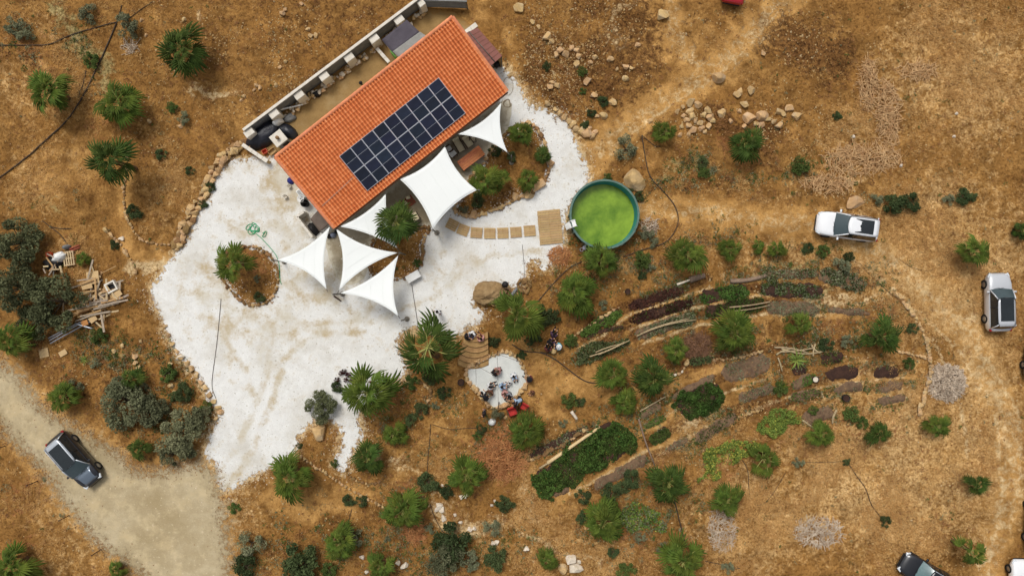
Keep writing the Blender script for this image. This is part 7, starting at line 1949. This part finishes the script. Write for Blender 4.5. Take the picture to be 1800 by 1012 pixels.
# ------------------------------------------------------------------ cars
M_carglass = pmat('car_glass', (0.012, 0.016, 0.018, 1), (0.018, 0.024, 0.026, 1), 1, 0.06, spec=.7)
M_screen = pmat('windscreen_sky_tone', (0.035, 0.055, 0.06, 1), (0.05, 0.075, 0.08, 1), 1, 0.06, spec=.7)  # grey teal of the reflected sky put into the base colour
M_tyre = pmat('tyre_rubber', lin(32, 31, 30), None, 6, .85)
M_rimm = pmat('alloy', lin(168, 170, 174), None, 6, .3, metal=.8)
M_trim = pmat('black_trim', lin(30, 30, 31), None, 6, .5)
M_lamp = pmat('headlamp', lin(216, 222, 226), None, 4, .1, spec=.6)
M_tail = pmat('tail_lamp', lin(150, 24, 24), None, 4, .2, spec=.5)
def paint(n_, c, metal=.2, rough=.28): return pmat(n_, c, tuple(x * .93 for x in c[:3]) + (1,), .8, rough, spec=.5, metal=metal, coat=.6)
CARP = {'silver': paint('silver_paint', lin(188, 194, 200), .4), 'white': paint('white_car_paint', lin(232, 233, 234), 0), 'black': paint('black_paint', lin(26, 27, 32), .1), 'grey': paint('grey_paint', lin(206, 208, 211), .3), 'red': paint('red_paint', lin(176, 24, 36), .1), 'blue_grey': paint('blue_grey_paint', lin(112, 124, 136), .5), 'dark_reflect_silver': paint('dark_reflect_silver_paint', lin(34, 35, 40), .2)}  # last paint: dark reflections on silver car sides, put into the colour
def car(u, v, heading, label, body='silver', roofc=None, L=4.45, W=1.84, hgt=1.62, suv=True, sunroof=True, rails=True, zc=.7, roof_glass=False, bonnet=None, glass=None):
    x, y = P(u, v, zc)
    g = gz(x, y) + .01
    t = thing('parked_car', label, 'car', (x, y, g), heading)
    bm_, rm = CARP[body], CARP[roofc or body]
    hl, hw = L / 2, W / 2
    belt = .98 if suv else .90; hood0 = .80 if suv else .70
    # lower body: stations from rear to front  (x, half width factor, top z, bottom z)
    st = [(-hl, .70, .74, .45), (-hl + .06, .84, .86, .34), (-hl + .25, .94, belt - .01, .27), (-hl + .6, .985, belt, .25), (-.9, 1.0, belt, .24), (0, 1.0, belt - .01, .24), (.75, .995, belt - .02, .24), (1.05, .985, belt - .015, .24),
          (hl - .75, .965, (belt + hood0) / 2 + .05, .25), (hl - .38, .91, hood0 + .06, .27), (hl - .14, .80, hood0 - .03, .32), (hl - .02, .66, hood0 - .16, .40), (hl, .58, hood0 - .24, .46)]
    m_ = MB(); rows = []
    for (sx_, wf, zt_, zb) in st:
        w = hw * wf; r_ = []
        cs = [(-1, .55), (-.995, .30), (-1.0, .0)]
        prof_ = [(.86, zb), (.97, zb + .10), (1.0, zb + (zt_ - zb) * .45), (.985, zb + (zt_ - zb) * .75), (.945, zt_ - .05), (.88, zt_), (.62, zt_ + .022), (.3, zt_ + .035)]
        left = [(sx_, -w * a, z) for a, z in prof_]; right = [(sx_, w * a, z) for a, z in reversed(prof_)]
        rows.append(left + [(sx_, 0, zt_ + .038)] + right)
    m_.sheet(rows, flip=False)
    nb = len(rows[0])
    for e, fl in ((0, False), (len(rows) - 1, True)):
        f = tuple(range(nb)); m_.add(rows[e], [f[::-1] if not fl else f], 0, False)
    m_.add([r_[0] for r_ in rows] + [r_[-1] for r_ in rows], [(k, k + len(rows), k + 1 + len(rows), k + 1) for k in range(len(rows) - 1)])
    body_o = m_.build('body', bm_, t)
    bmx = bmesh.new(); bmx.from_mesh(body_o.data); bmesh.ops.recalc_face_normals(bmx, faces=bmx.faces); bmx.to_mesh(body_o.data); bmx.free()
    # greenhouse: glass shell then roof on it
    xr0, xr1 = -hl + (.18 if suv else .36), hl - 1.12           # glass base rear / front
    tr0, tr1 = -hl + (.46 if suv else .80), .34            # roof rear / front
    wb, wt = hw * .93, hw * .70
    def ring(f, z):
        a0 = xr0 + (tr0 - xr0) * f; a1 = xr1 + (tr1 - xr1) * f; w = wb + (wt - wb) * f
        pts = []
        for k in range(7):                               # front, bowed
            s_ = -1 + k / 3; pts.append((a1 - .13 * s_ * s_, -w * s_ * (1 - .04 * s_ * s_ * 0), z))
        for k in range(7):
            s_ = 1 - k / 3; pts.append((a0 + .08 * s_ * s_, -w * s_, z))
        return pts
    rg = [ring(0, belt - .02), ring(.5, belt + (hgt - belt) * .52), ring(.94, hgt - .035)]
    n_ = len(rg[0])
    parts = {'windscreen': [k for k in range(0, 6)], 'side_window': [13], 'rear_window': [k for k in range(7, 13)], 'side_window2': [6]}
    for nm, ks in parts.items():
        g_ = MB(); vs = [p for r_ in rg for p in r_]; fs = []
        for k in ks:
            k2 = (k + 1) % n_
            for r_ in range(2): fs.append((r_ * n_ + k, r_ * n_ + k2, (r_ + 1) * n_ + k2, (r_ + 1) * n_ + k))
        g_.add(vs, [f[::-1] for f in fs], 0, True)
        go = g_.build(nm.replace('2', ''), (glass or M_screen) if nm == 'windscreen' else M_carglass, t)
        bmx = bmesh.new(); bmx.from_mesh(go.data)
        bmesh.ops.delete(bmx, geom=[w for w in bmx.verts if not w.link_faces], context='VERTS')
        bmx.to_mesh(go.data); bmx.free()
    # pillars
    for ci in (0, 6, 7, 13):
        pts = [Vector(r_[ci]) for r_ in rg]; c = Vector((.1, 0, 0))
        MB().tube([(p.x, p.y * 1.004, p.z + .004) for p in pts], .042, 6).build('pillar', rm, t)
    for s_ in (-1, 1):
        p0 = Vector((-.35, s_ * (wb + .0), belt)); p1 = Vector((-.42, s_ * (wt + .005), hgt - .05)); MB().tube([p0, p0.lerp(p1, .5) + Vector((0, s_ * .01, 0)), p1], .035, 5).build('pillar', M_trim, t)
    # roof
    rr_ = MB(); rows = []
    for i in range(9):
        f = i / 8; xx = tr0 - .05 + (tr1 + .08 - tr0) * f; r_ = []
        for j in range(9):
            s_ = -1 + j / 4; bow = (-.12 * s_ * s_ if f > .9 else 0) * (f - .5) * 2
            r_.append((xx + bow, wt * 1.03 * s_ * (1 - .16 * (2 * f - 1) ** 6), hgt - .035 + .055 * (1 - s_ ** 4) * (1 - (2 * f - 1) ** 6 * .5) - .03 * max(0, f - .6) - .02 * max(0, .3 - f)))
        rows.append(r_)
    rr_.sheet(rows, flip=True)
    ro = rr_.build('roof', rm, t); so = ro.modifiers.new('thick', 'SOLIDIFY'); so.thickness = .03; so.offset = -1
    bmx = bmesh.new(); bmx.from_mesh(ro.data)
    if bmx.faces[:][20].normal.z < 0: bmesh.ops.reverse_faces(bmx, faces=bmx.faces)
    bmx.to_mesh(ro.data); bmx.free()
    if sunroof:
        g_ = MB(); rows = []
        lx0, lx1 = (tr0 + .35, tr1 + .02) if roof_glass else (tr0 + .35, tr1 - .5)
        for i in range(5):
            rows.append([(lx0 + (lx1 - lx0) * i / 4, wt * .78 * s_, hgt + .031 - .012 * s_ * s_ - .02 * (i / 4) ** 2) for s_ in (-1, -.5, 0, .5, 1)])
        g_.sheet(rows, flip=True); so_ = g_.build('sunroof', M_carglass, t)
    if rails:
        for s_ in (-1, 1): MB().tube([(tr0 + .1, s_ * wt * .97, hgt - .01), (tr0 + .25, s_ * wt * .96, hgt + .045), (tr1 - .25, s_ * wt * .96, hgt + .04), (tr1 - .08, s_ * wt * .96, hgt - .01)], .022, 6).build('roof_rail', M_frame, t)
    # wheels
    for sx_ in (-1, 1):
        for s_ in (-1, 1):
            R_ = .36 if suv else .33
            wv = MB()
            for (a, b) in ((0, 0),):
                for k in range(18):
                    pass
            prof_ = [(R_ * .62, -.11), (R_ * .95, -.11), (R_, -.07), (R_, .07), (R_ * .95, .11), (R_ * .62, .11)]
            wv.lathe(prof_, n=20, cap=False)
            tyre = wv.build('wheel', M_tyre, t, (sx_ * L * .295 + .05, s_ * (hw - .10), R_ - .01)); tyre.rotation_euler = (R(90), 0, 0)
            MB().lathe([(.03, .085 * -s_), (R_ * .3, .07 * -s_), (R_ * .63, .10 * -s_), (R_ * .63, .04 * -s_), (.03, .02 * -s_)], n=14).build('rim', M_rimm, tyre)
    if bonnet:
        bn = MB(); rows = []
        for i, (xx, zt_) in enumerate(((1.08, belt - .015), (hl - .75, (belt + hood0) / 2 + .05), (hl - .38, hood0 + .06), (hl - .2, hood0 + .0))):
            rows.append([(xx, hw * (.80 - .05 * i) * s_, zt_ + .047 - .03 * s_ ** 4 - .012 * abs(s_)) for s_ in (-1, -.6, -.2, .2, .6, 1)])
        bn.sheet(rows); bo = bn.build('bonnet', CARP[bonnet], t)
        bmx = bmesh.new(); bmx.from_mesh(bo.data); bmx.faces.ensure_lookup_table()
        if bmx.faces[0].normal.z < 0: bmesh.ops.reverse_faces(bmx, faces=bmx.faces)
        bmx.to_mesh(bo.data); bmx.free()
        so = bo.modifiers.new('thick', 'SOLIDIFY'); so.thickness = .02; so.offset = -1
    # lights, mirrors, bumpers
    for s_ in (-1, 1):
        MB().box((hl - .20, s_ * hw * .70, hood0 - .10), (.34, .30, .13), Matrix.Rotation(-s_ * .42, 3, 'Z'), bevel=.03).build('headlight', M_lamp, t)
        MB().box((-hl + .13, s_ * hw * .80, belt - .18), (.20, .24, .16), Matrix.Rotation(s_ * .3, 3, 'Z'), bevel=.03).build('tail_light', M_tail, t)
        mr = MB().box((.78, s_ * (hw + .09), belt + .03), (.14, .22, .14), bevel=.04).build('mirror', bm_, t)
        MB().box((.70, s_ * (hw + .09), belt + .03), (.012, .17, .10)).build('mirror_glass', M_carglass, mr)
    MB().box((hl - .05, 0, .42), (.16, W * .62, .16), bevel=.04).build('front_bumper', M_trim, t)
    MB().box((-hl + .03, 0, .46), (.14, W * .74, .18), bevel=.04).build('rear_bumper', M_trim, t)
    for s_ in (-.35, .35):
        MB().tube([(hl - 1.12, s_ * .5, belt + .055), (hl - 1.17, s_ * .5 + .42, belt + .085)], .012, 4).build('wiper', M_trim, t)
    return t
def hd(du, dv): return math.atan2(-dv, du)
car(131, 808, hd(240, 278), 'silver SUV with dark glass roof driving on the dirt road', 'dark_reflect_silver', 'silver', sunroof=True, roof_glass=True, L=4.6, bonnet='blue_grey')
car(1489, 398, hd(-315, -42), 'white SUV with dark sunroof parked on the track', 'white', L=4.65, W=1.9)
car(1756, 531, hd(-2, -100), 'silver car with long dark glass roof parked on dry grass', 'grey', L=4.4, W=1.82, hgt=1.56, suv=True, roof_glass=True, rails=False)
car(1631, 1011, hd(-86, -50), 'black car with pale windscreen beside the sparse palm', 'black', L=4.4, W=1.8, hgt=1.5, suv=False, sunroof=False, rails=True, glass=pmat('windscreen_sky_reflection', lin(100, 126, 126), lin(62, 86, 88), 1.5, .12, spec=.6))  # pale reflected sky painted into this windscreen's colour
car(1799, 1034, hd(2, -100), 'white car with only its bonnet showing beside the black car', 'white', L=4.3, W=1.78, hgt=1.5, suv=False, sunroof=False, rails=False)
car(1829, 617, hd(14, -100), 'dark car parked behind the silver one with long glass roof', 'black', L=4.2, W=1.75, hgt=1.5, suv=False, sunroof=False, rails=False)
car(1829, 920, hd(5, -100), 'dark car parked near the white bonnet', 'black', L=4.2, W=1.75, hgt=1.5, suv=False, sunroof=False, rails=False)
car(1296, -42, hd(20, -100), 'red car on the bare track beyond the boulder', 'red', L=4.2, W=1.74, hgt=1.46, suv=False, sunroof=False, rails=False)

# ------------------------------------------------------------------ people
M_skin = pmat('skin', lin(196, 150, 120), lin(182, 134, 106), 6, .6, rand=.12)
def capsule(m_, a, b, ra, rb, n=10):
    a, b = Vector(a), Vector(b); d = b - a; L_ = d.length
    if L_ < 1e-4: d = Vector((0, 0, 1)); L_ = 1e-4
    d = d / L_
    pts = []; rd = []
    for k in range(4):
        th = math.pi / 2 * k / 4; pts.append(a - d * ra * math.cos(th)); rd.append(max(ra * math.sin(th), .002))
    for k in range(5): pts.append(a + d * L_ * k / 4); rd.append(ra + (rb - ra) * k / 4)
    for k in range(1, 5):
        th = math.pi / 2 * k / 4; pts.append(b + d * rb * math.sin(th)); rd.append(max(rb * math.cos(th), .002))
    m_.tube(pts, rd, n)
def skeleton(pose):
    J = {}
    if pose == 'stand':
        J.update(pel=(0, 0, .93), chest=(0, .01, 1.30), neck=(0, 0, 1.47), head=(0, .03, 1.62))
        for s_, k in ((-1, 'l'), (1, 'r')):
            J['sh' + k] = (s_ * .19, 0, 1.41); J['el' + k] = (s_ * .26, -.03, 1.13); J['wr' + k] = (s_ * .25, .12, .93)
            J['hip' + k] = (s_ * .095, 0, .92); J['kn' + k] = (s_ * .11, .04, .50); J['an' + k] = (s_ * .11, -.01, .08)
    elif pose == 'sit':      # on the ground or a low step, knees up
        J.update(pel=(0, 0, .14), chest=(0, .05, .50), neck=(0, .10, .66), head=(0, .15, .80))
        for s_, k in ((-1, 'l'), (1, 'r')):
            J['sh' + k] = (s_ * .19, .07, .60); J['el' + k] = (s_ * .27, .24, .40); J['wr' + k] = (s_ * .14, .42, .46)
            J['hip' + k] = (s_ * .095, .02, .13); J['kn' + k] = (s_ * .15, .38, .44); J['an' + k] = (s_ * .12, .52, .08)
    else:                    # bending forward
        J.update(pel=(0, -.08, .90), chest=(0, .20, 1.13), neck=(0, .36, 1.20), head=(0, .49, 1.22))
        for s_, k in ((-1, 'l'), (1, 'r')):
            J['sh' + k] = (s_ * .19, .32, 1.15); J['el' + k] = (s_ * .23, .40, .88); J['wr' + k] = (s_ * .16, .55, .72)
            J['hip' + k] = (s_ * .095, -.07, .88); J['kn' + k] = (s_ * .11, .03, .48); J['an' + k] = (s_ * .11, -.02, .08)
    return {k: Vector(q) for k, q in J.items()}
def remesh(m_, vox, name, mat, dec=.35):
    me = m_.mesh(name, mat); o = bpy.data.objects.new('tmp', me); COL.objects.link(o)
    r_ = o.modifiers.new('r', 'REMESH'); r_.mode = 'VOXEL'; r_.voxel_size = vox
    s_ = o.modifiers.new('s', 'SMOOTH'); s_.iterations = 3; s_.factor = .5
    d_ = o.modifiers.new('d', 'DECIMATE'); d_.ratio = dec
    dg = bpy.context.evaluated_depsgraph_get(); out = bpy.data.meshes.new_from_object(o.evaluated_get(dg))
    bpy.data.objects.remove(o); bpy.data.meshes.remove(me)
    out.name = name; out.polygons.foreach_set('use_smooth', [True] * len(out.polygons))
    if not out.materials: out.materials.append(mat)
    return out
def figure(pose):
    J = skeleton(pose); D = {}
    b = MB()
    up = (J['head'] - J['neck']).normalized(); fw = Vector((0, 1, 0)); fw = (fw - up * fw.dot(up)).normalized()
    capsule(b, J['pel'], J['chest'], .125, .135); capsule(b, J['chest'], J['neck'] - up * .03, .13, .07); capsule(b, J['neck'] - up * .06, J['neck'] + up * .06, .055, .05)
    h = J['head']; capsule(b, h - up * .02 - fw * .01, h + up * .045 - fw * .012, .088, .092); capsule(b, h - up * .075 + fw * .03, h - up * .03 + fw * .02, .055, .07)
    capsule(b, h + fw * .085 + up * .01, h + fw * .105 - up * .03, .012, .017)
    capsule(b, h + fw * .078 - up * .068 - Vector((.02, 0, 0)), h + fw * .078 - up * .068 + Vector((.02, 0, 0)), .010, .010)
    for s_ in (-1, 1): capsule(b, h + Vector((s_ * .088, 0, 0)) - up * .02, h + Vector((s_ * .092, 0, 0)) + up * .025, .016, .018)
    for s_, k in ((-1, 'l'), (1, 'r')):
        capsule(b, J['sh' + k], J['el' + k], .052, .040); capsule(b, J['el' + k], J['wr' + k], .041, .027); capsule(b, J['chest'] + (J['neck'] - J['chest']) * .4, J['sh' + k], .08, .055)
        capsule(b, J['hip' + k], J['kn' + k], .085, .055); capsule(b, J['kn' + k], J['an' + k], .056, .036)
        an = J['an' + k]; capsule(b, an + Vector((0, -.03, -.035)), an + Vector((s_ * .02, .15, -.045)), .04, .034)
        wr = J['wr' + k]; dr = (wr - J['el' + k]).normalized(); side = dr.cross(Vector((0, 0, 1)));
        if side.length < .2: side = Vector((0, 1, 0))
        side.normalize(); pn = side.cross(dr).normalized()
        palm_c = wr + dr * .06; capsule(b, wr, palm_c, .026, .032); capsule(b, palm_c - side * .025, palm_c + side * .025, .024, .024)
        for q in range(4):
            o_ = palm_c + side * (-.033 + q * .022) + dr * .02; l = (.058, .07, .066, .05)[q]
            capsule(b, o_, o_ + dr * l * .55, .0095, .009, 6); capsule(b, o_ + dr * l * .55, o_ + dr * l - pn * .02, .009, .008, 6)
        th = wr + dr * .025 - side * .03; capsule(b, th, th - side * .03 + dr * .035, .011, .010, 6); capsule(b, th - side * .03 + dr * .035, th - side * .032 + dr * .065, .010, .008, 6)
    D['body'] = remesh(b, .011, 'body', M_skin, .3)
    c = MB(); capsule(c, J['pel'] + (J['chest'] - J['pel']) * .1, J['chest'], .15, .158); capsule(c, J['chest'], J['neck'] - up * .07, .15, .09)
    for k in 'lr':
        capsule(c, J['chest'] + (J['neck'] - J['chest']) * .4, J['sh' + k], .10, .075); capsule(c, J['sh' + k], J['sh' + k].lerp(J['el' + k], .75), .07, .062)
    D['shirt'] = remesh(c, .018, 'shirt', M_white, .4)
    c = MB(); capsule(c, J['pel'], J['pel'] + (J['chest'] - J['pel']) * .22, .145, .145)
    for k in 'lr': capsule(c, J['hip' + k], J['kn' + k], .105, .075); capsule(c, J['kn' + k], J['kn' + k].lerp(J['an' + k], .85), .074, .058)
    D['trousers'] = remesh(c, .018, 'trousers', M_white, .4)
    c = MB()
    for k in 'lr': an = J['an' + k]; capsule(c, an + Vector((0, -.03, -.03)), an + Vector((0, .16, -.035)), .05, .044)
    D['shoes'] = remesh(c, .014, 'shoes', M_white, .4)
    c = MB(); capsule(c, h + up * .03 - fw * .035, h + up * .062 - fw * .012, .098, .092); capsule(c, h - up * .05 - fw * .06, h - fw * .045, .07, .09)
    D['hair'] = remesh(c, .014, 'hair', M_white, .4)
    e = MB()
    for s_ in (-1, 1): e.lathe([(.001, -.012), (.011, 0), (.001, .012)], tuple(h + fw * .082 + up * .012 + Vector((s_ * .032, 0, 0))), 8, cap=False)
    D['eyes'] = e.mesh('eyes', M_black)
    hat = MB(); hat.lathe([(.001, .15), (.07, .14), (.095, .10), (.10, .05), (.21, .035), (.215, .028), (.10, .03), (.001, .03)], (0, 0, 0), 20, cap=False)
    D['hat'] = hat.mesh('hat', M_black)
    D['head'] = h; D['up'] = up
    return D
FIG = {p_: figure(p_) for p_ in ('stand', 'sit', 'bend')}
CLO = {}
def cloth(n_, c):
    if n_ not in CLO: CLO[n_] = pmat('cloth_' + n_, c, None, 8, .9, .004)
    return CLO[n_]
C_ = {'black': lin(34, 33, 36), 'white': lin(228, 228, 226), 'pink': lin(190, 140, 132), 'blue': lin(160, 182, 206), 'denim': lin(64, 78, 104), 'maroon': lin(104, 50, 48), 'brown': lin(112, 74, 54), 'cyan': lin(84, 178, 196), 'purple': lin(86, 62, 84), 'grey': lin(130, 130, 134), 'khaki': lin(158, 138, 104), 'hairb': lin(28, 22, 20), 'hairbr': lin(72, 48, 34)}
def person(u, v, pose, ang, shirt, trous, label, hair='hairb', hat=None, s=1.0, z=0.0):
    D = FIG[pose]; hz = D['head'].z
    x, y = P(u, v, hz * .8); 
    t = thing('person', label, 'person', (x, y, gz(x, y) + z + .02), R(ang)); t.scale = (s, s, s)
    body = obj('body', D['body'], t)
    for nm, c in (('shirt', shirt), ('trousers', trous), ('shoes', 'black'), ('hair', hair)):
        o = obj(nm, D[nm], body); o.material_slots[0].link = 'OBJECT'; o.material_slots[0].material = cloth(c, C_[c])
    obj('eyes', D['eyes'], body)
    if hat:
        o = obj('hat', D['hat'], t, D['head'] + D['up'] * .02); o.material_slots[0].link = 'OBJECT'; o.material_slots[0].material = cloth(hat, C_[hat])
        o.rotation_euler = D['up'].to_track_quat('Z', 'Y').to_euler()
    return t
tz = .05
person(759, 561, 'stand', -30, 'black', 'black', 'person in black with a wide black hat standing on the white yard', hat='black')
person(769, 547, 'stand', 150, 'white', 'black', 'person in white top and black trousers standing next to the black hat')
person(819, 593, 'sit', -60, 'black', 'black', 'person in black sitting at the top of the steps', z=.35)
person(831, 584, 'sit', 160, 'white', 'denim', 'person in white sitting at the head of the curved steps', z=.35)
person(848, 597, 'sit', 40, 'pink', 'maroon', 'person in pink sitting at the garden side of the steps', z=.3)
person(867, 657, 'sit', -60, 'black', 'khaki', 'person in black sitting on the terrace facing one in pink', z=tz)
person(878, 650, 'sit', 120, 'pink', 'maroon', 'person in pink and maroon sitting on the terrace', hair='hairbr', z=tz)
person(902, 658, 'sit', 200, 'white', 'blue', 'person in white with black hair sitting at the garden side of the terrace', z=tz)
person(898, 673, 'sit', 100, 'white', 'white', 'small child in white sitting alone on the terrace', s=.62, z=tz)
person(879, 679, 'sit', -90, 'blue', 'blue', 'person in pale blue sitting in the middle of the terrace', z=tz)
person(887, 688, 'sit', 190, 'pink', 'pink', 'person all in pink sitting near the terrace edge', hair='hairbr', z=tz)
person(895, 692, 'sit', 170, 'grey', 'black', 'person in grey sitting near the terrace edge', z=tz)
person(858, 680, 'sit', -70, 'white', 'black', 'person in white sitting on the step side of the terrace', z=tz)
person(863, 687, 'sit', 150, 'brown', 'khaki', 'person in brown sitting beside one in white', hair='hairbr', z=tz)
person(854, 700, 'bend', 30, 'black', 'black', 'person in black bending at the lower edge of the terrace', s=1.05)
person(851, 727, 'stand', 80, 'black', 'grey', 'person in black top walking behind the terrace')
person(934, 668, 'sit', 60, 'maroon', 'khaki', 'person in maroon with a wide black hat sitting on bare soil', hat='black')
person(938, 690, 'sit', 120, 'brown', 'brown', 'small person in brown sitting on bare soil', hair='hairbr', s=.7)
person(914, 703, 'bend', 110, 'blue', 'black', 'person in pale blue bending between the red chairs')
person(906, 710, 'stand', 60, 'black', 'black', 'person in black standing behind the red chairs')
person(972, 590, 'sit', -30, 'purple', 'black', 'person in dark purple sitting at the far end of the group')
person(966, 603, 'sit', -60, 'black', 'purple', 'person in black sitting in the middle of the group by the hedge')
person(986, 609, 'sit', 90, 'cyan', 'denim', 'person in cyan with a white hat in the group by the hedge', hat='white')
person(963, 616, 'sit', -10, 'maroon', 'black', 'person in maroon sitting at the pipe end of the group')
x, y = P(973, 617, .35)
st_ = thing('round_stool', 'small round tan stool in the group by the hedge', 'stool', (x, y, gz(x, y)))
MB().lathe([(.001, .36), (.2, .36), (.21, .33), (.2, .31), (.001, .31)], n=16, cap=False).build('seat', M_tan, st_)
for k in range(3): MB().tube([(.14 * math.cos(k * 2.1), .14 * math.sin(k * 2.1), .32), (.2 * math.cos(k * 2.1), .2 * math.sin(k * 2.1), 0)], .018, 6).build('leg', M_dkwood, st_)

# ------------------------------------------------------------------ low weeds too many to count
def weeds(nm, cnt, fn, mat, size, hgt, per, label, seed):
    rng = np.random.default_rng(seed); pts = scatter(cnt, fn)
    k = np.repeat(np.arange(cnt), per); r_ = rng.uniform(.05, .28, cnt)[k]
    a = rng.uniform(0, 6.28, cnt * per); q = np.sqrt(rng.random(cnt * per)) * r_
    x = pts[k, 0] + q * np.cos(a); y = pts[k, 1] + q * np.sin(a)
    z = gzv(x, y) + .02 + hgt * rng.random(cnt * per) * (1 - q / .35)
    qd, f = leaf_cloud(rng, np.stack([x, y, z], -1), size, .6)
    me = fast_mesh(nm, qd, f, False); me.materials.append(mat); o = obj(nm, me); o['kind'] = 'stuff'; o['label'] = label
GARD = (blob(1250, 560, 280, 90), blob(1430, 640, 160, 110), blob(1150, 760, 190, 130, -30), blob(1110, 450, 130, 60), blob(270, 690, 130, 70, 25), blob(800, 760, 120, 60), blob(1300, 310, 200, 30), blob(740, 960, 200, 50), blob(1110, 910, 110, 60), blob(200, 650, 170, 60, 25), blob(1490, 480, 90, 50), blob(640, 930, 150, 60), blob(1200, 430, 120, 40))
GA = np.max(GARD, axis=0) * .6
for pts_ in ROWS: GA = np.maximum(GA, stroke(pts_, 26, .7, .10) * 1.6)
def f_weed(u, v, x, y):
    i = np.clip(np.searchsorted(gx, x) - 1, 0, len(gx) - 1); j = np.clip(np.searchsorted(gy, y) - 1, 0, len(gy) - 1)
    return np.clip(GA[j, i] * .9 + .3 * Z['grey'][j, i] + .015, 0, 1) * (1 - flat_at(x, y)) * (1 - .8 * zone_at('smooth', x, y)) * np.clip((fbm(x, y, 1.8, 3, 4) - .46) * 7, 0, 1)
weeds('low_weeds', 2200, f_weed, M_shrub, .045, .14, 14, 'low green weeds between the beds', 1)
weeds('grey_weeds', 2600, f_weed, M_greysh, .04, .14, 14, 'low grey green weeds between the beds', 2)
weeds('dark_weeds', 700, f_weed, M_bluesh, .04, .12, 12, 'low dark weeds between the beds', 3)

def scrub(nm, cnt, fn, mat, label, seed, per=46, rad=(.18, .6), hgt=.34, size=.06):
    rng = np.random.default_rng(seed); pts = scatter(cnt, fn)
    k = np.repeat(np.arange(cnt), per); r_ = rng.uniform(*rad, cnt)[k]
    a = rng.uniform(0, 6.28, cnt * per); q = np.sqrt(rng.random(cnt * per)); x = pts[k, 0] + q * r_ * np.cos(a); y = pts[k, 1] + q * r_ * np.sin(a)
    z = gzv(x, y) + .02 + hgt * r_ / .6 * (1 - q * q) * rng.uniform(.2, 1.1, cnt * per)
    qd, f = leaf_cloud(rng, np.stack([x, y, z], -1), size, .5)
    me = fast_mesh(nm, qd, f, False); me.materials.append(mat); o = obj(nm, me); o['kind'] = 'stuff'; o['label'] = label
SC = np.max([blob(230, 690, 170, 85, 28), blob(100, 560, 90, 60), blob(470, 975, 110, 45), blob(720, 960, 160, 55), blob(1110, 900, 120, 60, -20), blob(1260, 590, 260, 70), blob(1130, 440, 120, 50), blob(1300, 325, 220, 30), blob(730, 700, 60, 60), blob(1440, 490, 120, 50), blob(60, 90, 90, 90) * .6, blob(90, 870, 60, 120, -40) * .5], axis=0)
def f_scrub(u, v, x, y):
    i = np.clip(np.searchsorted(gx, x) - 1, 0, len(gx) - 1); j = np.clip(np.searchsorted(gy, y) - 1, 0, len(gy) - 1)
    return SC[j, i] * (1 - flat_at(x, y)) * (1 - .9 * zone_at('smooth', x, y)) * np.clip((fbm(x, y, 2.2, 1, 4) - .45) * 6, 0, 1)
scrub('green_scrub', 130, f_scrub, M_shrub, 'low green scrub between palms and beds', 21)
scrub('grey_scrub', 230, f_scrub, M_greysh, 'low grey green scrub between palms and beds', 22, per=34)
scrub('brown_scrub', 260, f_scrub, M_strawr, 'low dead brown scrub between palms and beds', 23, per=36)
